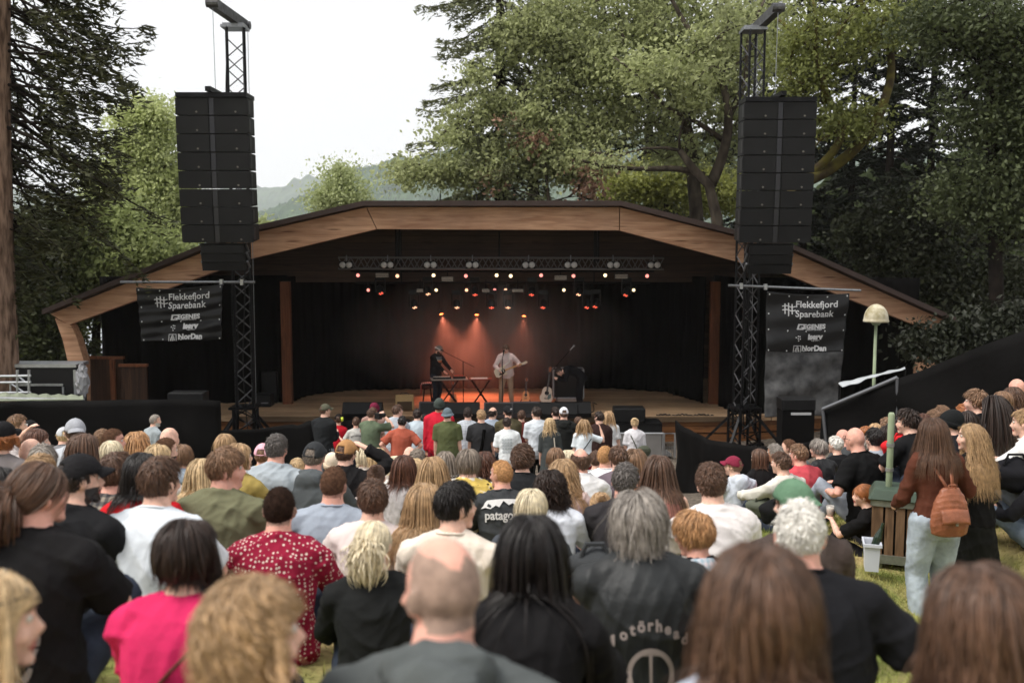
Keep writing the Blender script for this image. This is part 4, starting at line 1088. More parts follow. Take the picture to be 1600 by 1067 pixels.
curtain('backdrop_curtain', back_path, ZS + .01, -.95, black_cloth, None, .06, .34, label='tall black backdrop curtain hanging in folds behind the musicians', cat='curtain', seed=1)
zt = P(0, 436, 28.3).z
curtain('wing_curtain', [(P(128, 0, 27.0).x, 27.4), (P(178, 0, 27.6).x, 27.9), (P(440, 0, 28.6).x, 28.5)], -5.1, zt + .1, black_cloth, None, .06, .4, label='black wing curtain left of the stage between the arch and the first post', cat='curtain', seed=2)
curtain('wing_curtain', [(P(1126, 0, 28.6).x, 28.6), onz(1150, 648), (P(1330, 0, 27).x, 27.0), (P(1450, 0, 26.6).x, 26.4)], -5.1, zt + .1, black_cloth, None, .06, .4, label='black wing curtain right of the stage between the second post and the arch end', cat='curtain', seed=3)
# boards beside the stage
t = empty('plank_screen', label='short upright brown plank screen standing left of the stage wing', cat='screen')
a, b_ = P(190, 622, 25.0), P(231, 622, 25.0); z1 = P(190, 573, 25).z
MB().box(((a.x + b_.x) / 2, 25.0, (z1 + ZS - .5) / 2), (b_.x - a.x, .05, z1 - ZS + .5)).build('boards', wood_panel, t)
MB().box(((a.x + b_.x) / 2, 24.99, z1 + .04), (b_.x - a.x + .06, .10, .07)).build('top_rail', wood_post, t)
t = empty('plank_screen', label='dark brown plank enclosure under the left foot of the arch', cat='screen')
a, b_ = P(104, 622, 25.2), P(178, 622, 25.2); z1 = P(190, 566, 25.2).z
MB().box(((a.x + b_.x) / 2, 25.9, (z1 + ZS - .5) / 2), (b_.x - a.x, .05, z1 - ZS + .5)).build('boards', wood_panel, t)
MB().box((b_.x - .25, 25.80, (z1 + ZS - .5) / 2), (.12, .1, z1 - ZS + .5)).build('upright', wood_post, t)
MB().box(((a.x + b_.x) / 2, 25.88, z1 + .04), (b_.x - a.x + .06, .12, .07)).build('top_rail', wood_post, t)
# fence drapes round the arena
xL = lambda px, Y: P(px, 0, Y).x
curtain('arena_drape', [(xL(-260, 19.5), 19.0), (xL(0, 20.2), 20.2), (xL(140, 20.2), 20.2), (xL(326, 20.6), 20.6)], -5.6, 0, black_tarp, None, .035, .9, topz=[(0, P(0, 630, 20.2).z), (.5, P(0, 627, 20.2).z), (.7, P(0, 624, 20.2).z), (1, P(0, 627, 20.6).z)], sag=.03, seed=4,
        label='long black drape along the left arena fence below the tarpaulin roof', cat='drape')
curtain('arena_drape', [(xL(262, 21.4), 21.4), (xL(400, 21.6), 21.6), (xL(440, 21.4), 21.4), (xL(479, 21.2), 21.2)], -5.6, 0, black_tarp, None, .03, .7, topz=[(0, P(0, 672, 21.5).z), (.55, P(0, 673, 21.5).z), (.80, P(0, 661, 21.5).z), (.87, P(0, 662, 21.5).z), (.985, P(0, 649, 21.5).z), (1, P(0, 653, 21.5).z)], sag=.03, seed=5,
        label='low sagging black drape in front of the left speaker tower', cat='drape')
curtain('arena_drape', [(xL(1067, 20.6), 20.6), (xL(1120, 19.2), 19.2), (xL(1210, 18.4), 18.4), (xL(1290, 18.0), 18.0)], -5.6, 0, black_tarp, None, .03, .7, topz=[(0, P(0, 655, 20.6).z), (.12, P(0, 664, 20.4).z), (.45, P(0, 688, 19.2).z), (.7, P(0, 698, 18.5).z), (1, P(0, 690, 18).z)], sag=.03, seed=6,
        label='low sagging black drape in front of the right speaker tower', cat='drape')
sp_ = [(1284, 640, 18.0), (1400, 592, 17.2), (1480, 562, 16.4), (1600, 517, 15.2), (1760, 470, 14.2)]
pts = [P(*q) for q in sp_]; sg_ = [0]
for a, b_ in zip(pts, pts[1:]): sg_.append(sg_[-1] + Vector((b_.x - a.x, b_.y - a.y)).length)
curtain('arena_drape', [(p.x, p.y) for p in pts], -5, 0, black_tarp, None, .03, .9, topz=[(s_ / sg_[-1], p.z) for s_, p in zip(sg_, pts)], botz=[(0, -4.9), (1, -4.2)], sag=.03, seed=7,
        label='tall black drape climbing the bank behind the spectators on the right', cat='drape')
mb = MB(); mb.tube([pts[0] + Vector((0, -.06, .02)), pts[1] + Vector((0, -.06, .03))], .035, 8); mb.tube([pts[0] + Vector((0, -.06, .02)), P(1291, 692, 17.9)], .03, 8); mb.tube([pts[1] + Vector((0, -.06, .03)), pts[1] + Vector((.1, -.02, -1.9))], .03, 8)
tag(mb.build('fence_rail', mat('dull_rail', S(112, 114, 118), .5, .7)), 'sloping bare metal handrail along the top of the right drape', 'handrail')
wt_ = mat('white_tarp', S(172, 176, 180), .5, spec=.3, var=.1, bump=.5, bscale=6)
V = []; 
for i in range(25):
    t_ = i / 24; a = P(1310 + 105 * t_, 599 - 25 * t_, 18.6); b_ = P(1316 + 98 * t_, 605 - 29 * t_ + 1 * math.sin(t_ * 9), 18.3)
    for j in range(5): v = a.lerp(b_, j / 4); V.append((v.x, v.y + .03 * math.sin(i * 1.1 + j), v.z + .006 * math.sin(i * .8)))
o = link('tarpaulin', mesh_from('tarpaulin', V, np.array([(i * 5 + j, (i + 1) * 5 + j, (i + 1) * 5 + j + 1, i * 5 + j + 1) for i in range(24) for j in range(4)]), True), wt_); o.modifiers.new('s', 'SOLIDIFY').thickness = .01
a, b_ = P(1312, 601, 18.62), P(1414, 577, 18.62); mb = MB(); mb.tube([a, b_], .022, 6)
for q in (a, b_): mb.tube([q, Vector((q.x, q.y, -4.6))], .022, 6)
tag(mb.build('scaffold_pipe', black_metal), 'thin dark pipe frame carrying the white tarpaulin strip', 'pipe frame')
tag(o, 'crumpled white tarpaulin strip lying behind the globe lamp post', 'tarpaulin')
# dome lamp post
t = empty('dome_lamp', P(1364, 640, 18.8), label='pale green lamp post with a stained cream dome shade in front of the right arch', cat='lamp post')
zt = P(1364, 503, 18.8).z - t.location.z; rl = .225
MB().lathe([(.034, -.9), (.032, 0), (.028, zt)], n=12).build('pole', mat('sage_paint', S(138, 150, 122), .6, var=.15, vscale=6), t, smooth=True)
prof = [(rl * 1.04, zt - .0), (rl * 1.06, zt + .03), (rl, zt + .05)] + [(rl * math.cos(a), zt + .05 + .29 * math.sin(a)) for a in np.linspace(.1, 1.5, 10)]
MB().lathe(prof, n=28).build('dome_shade', mat('stained_dome', S(206, 198, 176), .5, col2=S(120, 108, 60), vscale=5, detail=6), t, smooth=True)
MB().lathe([(.06, zt - .06), (.10, zt - .01)], n=14).build('lamp_fitting', mat('sage_paint', S(138, 150, 122)), t)

# ------------------------------------------------------------------ towers and line arrays
def truss(mb, a, b_, w_, n, rad=.024, rot=0., br=.012, braces=True):
    """square lattice between a and b_"""
    a = Vector(a); b_ = Vector(b_); d = (b_ - a).normalized()
    up = Vector((0, 1, 0)) if abs(d.z) > .7 else Vector((0, 0, 1))
    x = d.cross(up).normalized(); y = d.cross(x); q = Matrix.Rotation(rot, 3, d); x = q @ x; y = q @ y
    cs = [(x * sx + y * sy) * w_ / 2 for sx, sy in ((-1, -1), (1, -1), (1, 1), (-1, 1))]
    for c in cs: mb.tube([a + c, b_ + c], rad, 8)
    if braces:
        for k in range(n):
            p = a.lerp(b_, k / n); q2 = a.lerp(b_, (k + 1) / n); m_ = a.lerp(b_, (k + .5) / n)
            for i in range(4):
                c1, c2 = cs[i], cs[(i + 1) % 4]
                mb.tube([p + c1, m_ + c2], br, 5); mb.tube([m_ + c2, q2 + c1], br, 5)
TY = 24.5
def tower(pc, ptop, lab, head, beamlab=None):
    base = P(pc[0], pc[1], TY); top = P(ptop[0], ptop[1], TY)
    zg = -5.2; t = empty('speaker_tower', (base.x, TY, zg), label=lab, cat='tower')
    mb = MB(); H = top.z - zg; dx = 0
    truss(mb, (0, 0, .55), (dx, 0, H), .40, int(H / .62), .030, R(18), .0125, False)
    mb.build('mast_chords', black_metal, t)
    mb = MB(); truss(mb, (0, 0, .55), (dx, 0, H - .3), .40, int(H / .75), .004, R(18), .016); mb.build('mast_braces', mat('brace_metal', S(92, 92, 94), .4, .6), t)
    mb = MB()
    truss(mb, (0, 0, .0), (0, 0, 1.15), .56, 2, .035, R(18), .02)
    mb.box((0, 0, 1.15), (.66, .66, .05)); mb.box((0, 0, .05), (.7, .7, .06)); mb.build('base_section', black_metal, t)
    for k in range(4):
        a = R(45 + 90 * k + 12); mb = MB(); mb.bar((.27 * math.cos(a), .27 * math.sin(a), 1.0), (1.15 * math.cos(a), 1.15 * math.sin(a), .08), .06); mb.bar((.25 * math.cos(a), .25 * math.sin(a), .1), (1.15 * math.cos(a), 1.15 * math.sin(a), .06), .07); mb.box((1.15 * math.cos(a), 1.15 * math.sin(a), .03), (.22, .22, .05))
        mb.build('outrigger', black_metal, t)
    mb = MB(); mb.box((0, 0, H), (.56, .56, .06)); mb.box((0, 0, H + .06), (.5, .42, .05))
    mb.build('top_plate', grey_metal, t)
    mb = MB(); h0 = P(*head[0]) - Vector(t.location); h1 = P(*head[1]) - Vector(t.location); mb.bar(h0, h1, .18, .22)
    dv = (h1 - h0).normalized()
    for q in (h0, h1): mb.tube([q + Vector((-.14, 0, 0)), q + Vector((.14, 0, 0))], .10, 12)
    mb.build('head_beam', mat('dull_steel', S(88, 88, 90), .5, .7, var=.3, vscale=12), t)
    mb = MB(); mb.tube([h0 + Vector((0, 0, -.1)), Vector((h0.x * .9, h0.y, P(0, 150, 22.5).z - zg))], .008, 5); mb.tube([h1 + Vector((.05, .1, -.1)), Vector((h1.x + .06, .35, 1.2))], .008, 5); mb.build('hoist_cable', grey_metal, t)
    r4 = random.Random(int(pc[0]))
    for k in range(3):
        sx_ = r4.uniform(-.18, .18); pts = [(sx_ + .05 * math.sin(z_ * 1.3 + k * 2) , -.22 + .03 * k, z_) for z_ in np.linspace(.4, H - .5 - 1.2 * k, 22)]
        MB().tube(pts, .014, 6).build('signal_cable', black_plastic, t)
    return t
tower((366, 0), (362, 44), 'black lattice tower carrying the left loudspeaker array, banner pipe clamped to it', [(332, 5, 23.1), (382, 40, 24.9)])
tower((1178, 0), (1191, 48), 'black lattice tower carrying the right loudspeaker array in front of the trees', [(1216, 12, 23.1), (1182, 44, 24.9)])
bump_line = mat('light_edge', S(120, 120, 120), .5, .5)
def array_(x0, yt, Ytop, lab, flip, hs, hs2, Yend, xs2):
    top = P(x0, yt, Ytop); t = empty('line_array', top, label=lab, cat='loudspeaker'); z = 0.
    mb = MB(); mb.box((0, .30, .05), (1.56, .70, .10)); mb.box((0, .2, .15), (.12, .9, .1)); mb.build('flying_frame', black_metal, t)
    W = 1.54; n = len(hs); y = 0.; tilt = 0.
    cx = 0.
    for k, hh in enumerate(hs):
        tilt = R(.4 + .9 * k * (k / n)); hb = hh; cz = z - hb / 2; 
        M = Matrix.Rotation(tilt, 3, 'X'); mb = MB(); D_ = .62
        # trapezoid cabinet: front taller than the back
        f = hb / 2 - .006
        c = Vector((cx, y, cz))
        pr = [(0, -f), (0, f), (D_, f * .93), (D_, -f * .93)]
        V = [c + M @ Vector((sx * W / 2, p[0], p[1])) for sx in (-1, 1) for p in pr]
        mb.add(V, [(0, 1, 2, 3), (7, 6, 5, 4), (0, 4, 5, 1), (1, 5, 6, 2), (2, 6, 7, 3), (3, 7, 4, 0)])
        cab = mb.build('cabinet', black_plastic, t)
        mb = MB()
        for sg in (-1, 1): MB().box(c + M @ Vector((sg * .435, -.012, 0)), (.72, .022, hb - .03), M).build('grille', grille, cab)
        mb = MB(); mb.lathe([(.05, -.5), (.05, .5)], n=10) if False else mb.box(c + M @ Vector((0, -.006, 0)), (.10, .016, hb - .03), M); mb.build('centre_channel', mat('channel_grey', S(52, 52, 56), .4, .4), cab)
        for sg in (-1, 1): MB().lathe([(.022, -.012), (.022, .012)], c + M @ Vector((sg * .43 + .1, -.026, -hb * .30)), 10, Matrix.Rotation(R(90), 3, 'X')).build('badge', mat('badge_grey', S(112, 108, 100), .5), cab)
        for sg in (-1, 1): MB().box(c + M @ Vector((sg * (W / 2 + .012), .16, 0)), (.02, .16, hb * .7)).build('rigging_plate', mat('rig_grey', S(60, 60, 62), .5, .5), cab)
        z -= hb * math.cos(tilt); y += hb * math.sin(tilt); cx += (-1 if flip else 1) * .004
    W = .98; cx += xs2
    mb = MB(); mb.box((cx, y + .3, z - .02), (1.0, .5, .03)); mb.build('adapter_frame', black_metal, t); z -= .04
    for k, hh in enumerate(hs2):
        tilt = R(9 + 4 * k); c = Vector((cx, y, z - hh / 2)); M = Matrix.Rotation(tilt, 3, 'X'); f = hh / 2 - .005; mb = MB()
        pr = [(0, -f), (0, f), (.48, f * .6), (.48, -f * .6)]
        V = [c + M @ Vector((sx * W / 2, p[0], p[1])) for sx in (-1, 1) for p in pr]
        mb.add(V, [(0, 1, 2, 3), (7, 6, 5, 4), (0, 4, 5, 1), (1, 5, 6, 2), (2, 6, 7, 3), (3, 7, 4, 0)])
        cab = mb.build('small_cabinet', black_plastic, t)
        MB().box(c + M @ Vector((0, -.010, 0)), (W - .08, .018, hh - .04), M).build('grille', grille, cab)
        for sg in (-1, 1): MB().bar(c + M @ Vector((sg * (W / 2 + .025), .10, f)), c + M @ Vector((sg * (W / 2 + .025), .26, -f)), .035, .05).build('rigging_plate', grey_metal, cab)
        z -= hh * math.cos(tilt); y += hh * math.sin(tilt)
    return t
k_ = 22.3 / F_PX
array_(330, 152, 22.3, 'black line array of eight wide cabinets hanging on the left tower against the sky', False, [27.8 * k_] * 8, [13.5 * k_ * 1.04] * 3, 23.6, .08)
array_(1220, 159, 22.3, 'black line array of eight wide cabinets hanging on the right tower against dark trees', True, [27.0 * k_] * 8, [15 * k_ * 1.04] * 3, 23.6, -.06)

# ------------------------------------------------------------------ banners
banner_cloth = mat('banner_cloth', S(24, 24, 25), .5, spec=.35, var=.15, vscale=4, bump=.35, bscale=5)
mesh_cloth = mat('banner_mesh', S(84, 84, 84), .6, spec=.25, col2=S(54, 54, 55), vscale=5, bump=.6, bscale=7)
white_print = mat('white_print', S(205, 205, 205), .6)
def banner(corners, lab, meshlow, seed):
    """corners: TL TR BL BR pixels at Y; lettering printed on the cloth"""
    Y = 23.9; TL, TR, BL, BR = [P(x, y, Y) for x, y in corners]
    t = empty('sponsor_banner', (TL + TR) / 2, label=lab, cat='banner'); o0 = t.location.copy(); rr = random.Random(seed); p = [rr.uniform(0, 6) for _ in range(6)]
    def srf(u, v, e=0.):
        q = TL.lerp(TR, u).lerp(BL.lerp(BR, u), v) - o0
        d = .05 * math.sin(u * 5 + v * 7 + p[0]) * math.sin(v * 6 + p[1]) + .03 * math.sin(u * 17 + v * 9 + p[2]) * v + .02 * math.sin(v * 31 + u * 4 + p[3])
        return Vector((q.x, q.y - .12 + d - e, q.z - .06 * math.sin(u * math.pi) * (1 - v) * 1.0))
    def sheet(u0, u1, v0, v1, n, m, e=0.):
        V = [srf(u0 + (u1 - u0) * i / n, v0 + (v1 - v0) * j / m, e) for i in range(n + 1) for j in range(m + 1)]
        return V, np.array([(i * (m + 1) + j, (i + 1) * (m + 1) + j, (i + 1) * (m + 1) + j + 1, i * (m + 1) + j + 1) for i in range(n) for j in range(m)])
    vs = .48 if meshlow else 1.
    V, Fc = sheet(0, 1, 0, vs * .98, 60, 60); o = link('cloth', mesh_from('cloth', V, Fc, True), banner_cloth, t); o.modifiers.new('s', 'SOLIDIFY').thickness = .008
    if meshlow:
        V, Fc = sheet(.0, 1, vs * .98, 1.0, 60, 60, -.006); o = link('mesh_panel', mesh_from('mesh_panel', V, Fc, True), mesh_cloth, t); o.modifiers.new('s', 'SOLIDIFY').thickness = .006
    mb = MB()
    for v in (.04, .36, .62, .96):
        for u in (.03, .27, .5, .74, .975):
            q = srf(u, v * vs, .012); mb.sphere(q, (.016, .006, .02), 6, 4)
    mb.build('eyelet', white_print, t)
    W = (TR - TL).length; Hh = (TL - BL).length * vs
    def put(body, size, u0, v0, bold=0., sp=1.):
        V, F_ = text_mesh(body, size, bold, spacing=sp); V = [srf(u0 + x / W, (v0 * Hh - y) / Hh * vs, .03) for x, y, z in V]
        link('lettering', mesh_from('lettering', V, F_), white_print, t)
    def pb(polys, u0, v0, s_):
        V = []; F_ = []
        for pl in polys: F_.append(tuple(range(len(V), len(V) + len(pl)))); V += [srf(u0 + x * s_ / W, (v0 * Hh - y * s_) / Hh * vs, .03) for x, y in pl]
        link('logo_mark', mesh_from('logo_mark', V, F_), white_print, t)
    rect = lambda x0, y0, x1, y1: [(x0, y0), (x1, y0), (x1, y1), (x0, y1)]
    put('Flekkefjord', .225, .61, .215, .003); put('Sparebank', .225, .585, .375, .003)
    pb([rect(-.42, -.5 + .0, -.32, .42), rect(-.10, -.55, 0, .5), rect(.22, -.5, .32, .42)] + [[(-.6, y0), (-.2, y0 + .08), (.25, y0 - .04), (.6, y0 + .06), (.6, y0 + .14), (.25, y0 + .05), (-.2, y0 + .17), (-.6, y0 + .09)] for y0 in (.12, -.22)], .275, .245, .27)
    put('EGENES', .155, .60, .575, .008, 1.05); put('BRANNTEKNIKK', .048, .60, .605, .001, 1.1)
    pb([[(-.5, -.4), (.5, -.4), (.6, .0), (.1, .0), (.08, -.12), (.3, -.12), (.28, -.22), (-.2, -.22), (-.1, .25), (.62, .25), (.66, .42), (-.3, .42)]], .42, .545, .17)
    put('iserv', .19, .62, .755, .012); put('bygg elektro', .042, .63, .785, .001)
    pb([[(x + .13 * math.cos(a), y + .13 * math.sin(a)) for a in np.linspace(0, 6.28, 9)[:-1]] for x, y in ((-.4, .1), (0, .35), (.0, -.1), (.32, .3), (.1, -.5), (.4, -.15))], .40, .735, .13)
    put('NorDan', .185, .62, .955, .009)
    pb([rect(-.6, -.5, -.5, .5), rect(-.6, .4, .6, .5), rect(.5, -.5, .6, .5), rect(-.05, -.5, .05, .5), [(-.35, -.4), (-.15, .35), (-.1, .1), (-.2, -.5)], [(.35, -.4), (.15, .35), (.1, .1), (.2, -.5)]], .40, .92, .17)
    return t
banner([(216, 449), (350, 444), (224, 534), (348, 531)], 'black sponsor banner with white lettering beside the left tower', False, 3)
banner([(1196, 455), (1325, 458), (1192, 650), (1305, 648)], 'black sponsor banner ending in a tall grey mesh panel beside the right tower', True, 8)
for (x0, y0), (x1, y1), lab in (((188, 441), (398, 441), 'thin horizontal pipe holding the left sponsor banner on the tower'), ((1138, 446), (1345, 454), 'thin horizontal pipe holding the right sponsor banner on the tower')):
    a, b_ = P(x0, y0, 23.98), P(x1, y1, 23.98); o0 = (a + b_) / 2; t = empty('banner_pipe', o0, label=lab, cat='pipe')
    MB().tube([a - o0, b_ - o0], .03, 8).build('pipe', grey_metal, t)
    mb = MB(); 
    for px_ in ((346, 378) if x0 < 800 else (1158, 1196)): q = P(px_, y0 + (y1 - y0) * (px_ - x0) / (x1 - x0), 23.98) - o0; mb.box(q, (.07, .10, .14))
    mb.build('clamp', alu, t)

# ------------------------------------------------------------------ lighting truss
YT = 27.2
tr0, tr1 = P(530, 411, YT), P(1036, 412, YT)
t = empty('lighting_truss', (tr0 + tr1) / 2, label='long horizontal lighting truss hanging across the stage under the roof', cat='truss'); o0 = t.location.copy()
mb = MB(); truss(mb, tr0 - o0, tr1 - o0, .30, 26, .026, 0, .014); mb.build('lattice', mat('truss_grey', S(120, 118, 118), .4, .7), t)
mb = MB()
for px_ in (622, 932): q = P(px_, 411, YT) - o0; mb.bar(q + Vector((-.05, 0, 0)), Vector((q.x - .05, 0, P(0, 345, YT).z - o0.z)), .05); mb.bar(q + Vector((.05, 0, 0)), Vector((q.x + .05, 0, P(0, 345, YT).z - o0.z)), .05)
mb.build('hanger', black_metal, t)
t2 = empty('lamp_bar', P(780, 424, YT + .6), label='black second lamp bar hanging behind the front truss', cat='truss')
mb = MB(); a = P(548, 424, YT + .6) - t2.location; b_ = P(1022, 424, YT + .6) - t2.location; mb.tube([a, b_], .03, 8); mb.tube([a + Vector((0, .8, -.35)), b_ + Vector((0, .8, -.35))], .03, 8)
for px_ in (622, 780, 932): q = P(px_, 424, YT + .6) - t2.location; mb.tube([q, Vector((q.x, q.y, q.z + 1.1))], .02, 6); mb.tube([q + Vector((0, .8, -.35)), Vector((q.x, q.y + .8, q.z + 1.1))], .02, 6)
mb.build('bar', black_metal, t2)
lens_off = mat('unlit_lens', S(175, 172, 170), .25, spec=.6, var=.2, vscale=30)
def can_at(name, p, lab, aim, r, ln, glow=None, gname='', strength=1., group='warm lamps on the bars'):
    t = empty(name, p, label=lab, cat='stage light', group=group)
    q = Vector(aim).normalized().to_track_quat('Z', 'Y').to_matrix()
    MB().lathe([(r * .55, -ln), (r * .95, -ln * .7), (r * 1.0, 0), (r * 1.12, .01), (r * 1.12, .05), (r * .94, .05), (r * .9, .02)], n=14, rot=q).build('housing', black_metal, t)
    MB().lathe([(r * .88, .018), (r * .88, .032)], n=16, rot=q).build('lens', glow, t)
    mb = MB(); 
    for sg in (-1, 1): mb.bar((sg * r * 1.2, 0, 0), (sg * r * 1.2, 0, r * 2.2), .015, .03)
    mb.bar((-r * 1.2, 0, r * 2.2), (r * 1.2, 0, r * 2.2), .015, .03); mb.tube([(0, 0, r * 2.2), (0, 0, r * 2.2 + .12)], .02, 6)
    mb.build('yoke', black_metal, t); return t
ORD = ['first', 'second', 'third', 'fourth', 'fifth', 'sixth', 'seventh', 'eighth', 'ninth', 'tenth', 'eleventh', 'twelfth', 'thirteenth']
def lampmat(n, c, s_): return mat(n, c, .4, emit=c, estr=s_)
G1 = lampmat('lamp_peach', S(255, 190, 150), 1.7); G2 = lampmat('lamp_warm', S(255, 224, 176), 1.9); G3 = lampmat('lamp_pink', S(255, 150, 138), 1.5); G4 = lampmat('lamp_red', S(240, 96, 74), 1.5); G5 = lampmat('lamp_orange', S(255, 120, 60), 9)
for k, (x, g) in enumerate(zip((559.5, 621, 677.5, 728, 776, 798, 845.5, 896, 945.5, 1011), (G3, G1, G2, G3, G2, G2, G3, G3, G2, G3))):
    can_at('par_can', P(x, 430 + (k % 2), YT + .5), ORD[k] + ' from the left of the ten round glowing lamps in the upper row', (0, -1, -.12), .055, .2, g, group='upper row of glowing lamps')
for k, (x, g) in enumerate(zip((575.6, 681.6, 729, 773, 790, 881, 990), (G3, G2, G1, G3, G1, G2, G2))):
    can_at('par_can', P(x, 453, YT + 1.2), ORD[k] + ' from the left of the seven round glowing lamps in the lower row', (0, -1, -.12), .05, .2, g, group='lower row of glowing lamps')
for k, x in enumerate((540.5, 605, 672.5, 738, 826, 892, 958.5, 1022)):
    p = P(x, 414, YT - .28); t = empty('blinder_lamp', p, label=ORD[k] + ' from the left of the unlit twin blinder lamps clamped to the truss', cat='stage light', group='twin blinders on the truss')
    MB().box((0, .05, 0), (.36, .10, .19)).build('housing', black_metal, t)
    for sg in (-1, 1): MB().lathe([(.055, -.02), (.085, .03), (.085, .04), (.02, .045)], (sg * .088, 0, 0), 14, Vector((0, -1, 0)).to_track_quat('Z', 'Y').to_matrix()).build('lens', lens_off, t, smooth=True)
    MB().tube([(0, .06, .08), (0, .12, .26)], .015, 6).build('clamp', grey_metal, t)
for k2, (x, y, w_, h_) in enumerate(((597, 430, 22, 8), (699, 436, 20, 8), (876, 434, 21, 8), (971, 432, 21, 8), (656, 454, 11, 6), (759, 454, 13, 6), (809, 454, 19, 5))):
    p = P(x, y, YT + .3); k = YT / F_PX; t = empty('flood_panel', p, label='rectangular flood lamp with a dull striped face, ' + ('first from the left in the upper row', 'second from the left in the upper row', 'third from the left in the upper row', 'fourth from the left in the upper row', 'leftmost in the lower row', 'middle one in the lower row', 'rightmost in the lower row')[k2], cat='stage light', group='rectangular flood lamps')
    MB().box((0, .05, 0), (w_ * k, .09, h_ * k)).build('housing', black_metal, t)
    mb = MB()
    for q in range(3): mb.box((0, -.005, (q - 1) * h_ * k * .3), (w_ * k * .92, .02, h_ * k * .22))
    mb.build('face', mat('flood_face', S(150, 138, 126), .4, spec=.5), t)
    MB().tube([(0, .06, h_ * k / 2), (0, .1, h_ * k / 2 + .25)], .014, 5).build('clamp', black_metal, t)
def mover(x, y, aim, glow, lab_):
    p = P(x, y, YT + .9); t = empty('moving_head_light', p, label=lab_, cat='stage light', group='moving head lamps')
    MB().box((0, 0, .42), (.26, .2, .12)).build('base', black_plastic, t)
    for sg in (-1, 1): MB().box((sg * .13, 0, .2), (.03, .12, .36)).build('yoke', black_plastic, t)
    q = Vector(aim).normalized().to_track_quat('Z', 'Y').to_matrix()
    MB().lathe([(.06, -.14), (.105, -.08), (.10, .08), (.085, .1)], n=14, rot=q, c=(0, 0, .08)).build('head', black_plastic, t, smooth=True)
    c0 = Vector((0, 0, .08)) + Vector(aim).normalized() * .10
    mb = MB(); xx = q @ Vector((1, 0, 0)); yy = q @ Vector((0, 1, 0))
    for dx, dy in ((0, 0), (.05, 0), (-.05, 0), (0, .05), (0, -.05)): mb.lathe([(.018, 0), (.018, .012)], c0 + xx * dx + yy * dy, 8, q)
    mb.build('lens', glow, t); return t
for k3, (x, y) in enumerate(((594, 458), (668, 459), (742, 460), (831, 460), (905, 460), (979, 461), (647, 480), (713.5, 480), (768, 480), (794, 480), (849, 480), (918, 480), (931, 479))):
    mover(x, y, ((780 - x) * .002, -.55, -1), G4 if (x % 3) < 1.6 else G1, (ORD[k3] + ' from the left of the black moving head lamps hanging in the middle row' if k3 < 6 else ORD[k3 - 6] + ' from the left of the black moving head lamps in the lowest row'))
SPOTS = [(689, 489, (.45, 1.0), 1.0), (745, 490, (-.05, 1.0), .9), (819, 492, (-.18, .9), .25)]
for i, (x, y, aim, st) in enumerate(SPOTS):
    p = P(x, y, 30.2); d = Vector((aim[0], -.85, -1.5)).normalized()
    t = can_at('beam_spot', p, ['orange spotlight throwing the leftmost beam through the smoke', 'orange spotlight throwing the middle beam through the smoke', 'dim orange spotlight right of the guitarist'][i], d, .07, .24, G5, group='spotlights throwing beams')
    mb = MB(); mb.tube([(0, .05, .2), (0, .05, 3.6)], .02, 6); mb.build('drop_pipe', black_metal, t)
    ld = bpy.data.lights.new('beam', 'SPOT'); ld.energy = 400 * st; ld.spot_size = R(78); ld.spot_blend = 1.; ld.color = (1, .25, .14); ld.shadow_soft_size = .05
    lo = bpy.data.objects.new('beam_light', ld); COL.objects.link(lo); lo.parent = t; lo.location = d * .12; lo.rotation_euler = d.to_track_quat('-Z', 'Y').to_euler()
ld = bpy.data.lights.new('front_wash', 'SPOT'); ld.energy = 90; ld.spot_size = R(70); ld.spot_blend = 1.; ld.color = (1, .86, .76); ld.shadow_soft_size = .12
lo = bpy.data.objects.new('front_wash_light', ld); COL.objects.link(lo); lo.location = P(787, 436, YT - .1); lo.rotation_euler = (P(800, 610, 28.0) - P(787, 436, YT - .1)).normalized().to_track_quat('-Z', 'Y').to_euler()
for x, tx in ((668, 690), (742, 760), (831, 830), (905, 880)):
    p = P(x, 462, YT + .9); tgt = P(tx, 640, 27.6); d = (tgt - p).normalized()
    ld = bpy.data.lights.new('wash', 'SPOT'); ld.energy = 6; ld.spot_size = R(60); ld.spot_blend = 1.; ld.color = (1, .26, .17); ld.shadow_soft_size = .08
    lo = bpy.data.objects.new('wash_light', ld); COL.objects.link(lo); lo.location = p + d * .25; lo.rotation_euler = d.to_track_quat('-Z', 'Y').to_euler()
# ------------------------------------------------------------------ trees
def leaf_mat(n, c, var=.35, tr=.35, rough=.55): return mat(n, c, rough, spec=.3, attr=var, transl=tr)
bark_fir = mat('fir_bark', S(138, 114, 98), .95, spec=.1, col2=S(74, 58, 48), vscale=7, stretch=(1.6, 1.6, .35), bump=1., bscale=14, detail=8)
bark_grey = mat('grey_bark', S(84, 76, 66), .95, spec=.1, col2=S(52, 46, 40), vscale=5, stretch=(1, 1, .4), bump=1., bscale=9, detail=8)
bark_moss = mat('mossy_bark', S(98, 92, 46), .95, spec=.1, col2=S(66, 56, 44), vscale=3.5, bump=1., bscale=10, detail=8)
bark_dark = mat('dark_bark', S(40, 34, 30), .95, spec=.1, col2=S(24, 20, 18), vscale=6, bump=.8, bscale=10)
def leaves(C, size, r, up=.3, asp=.6, droop=0.):
    n = len(C); nr = r.normal(size=(n, 3)); nr[:, 2] += up; nr /= np.linalg.norm(nr, axis=1)[:, None]
    u = np.cross(nr, r.normal(size=(n, 3))); u /= np.linalg.norm(u, axis=1)[:, None] + 1e-9; v = np.cross(nr, u)
    s_ = size * (.6 + .8 * r.random((n, 1))); V = np.stack([C - u * s_, C - v * s_ * asp + nr * s_ * .12, C + u * s_ - np.array([0, 0, droop]) * s_, C + v * s_ * asp + nr * s_ * .12], 1)
    return V.reshape(-1, 3), np.arange(n * 4).reshape(n, 4)
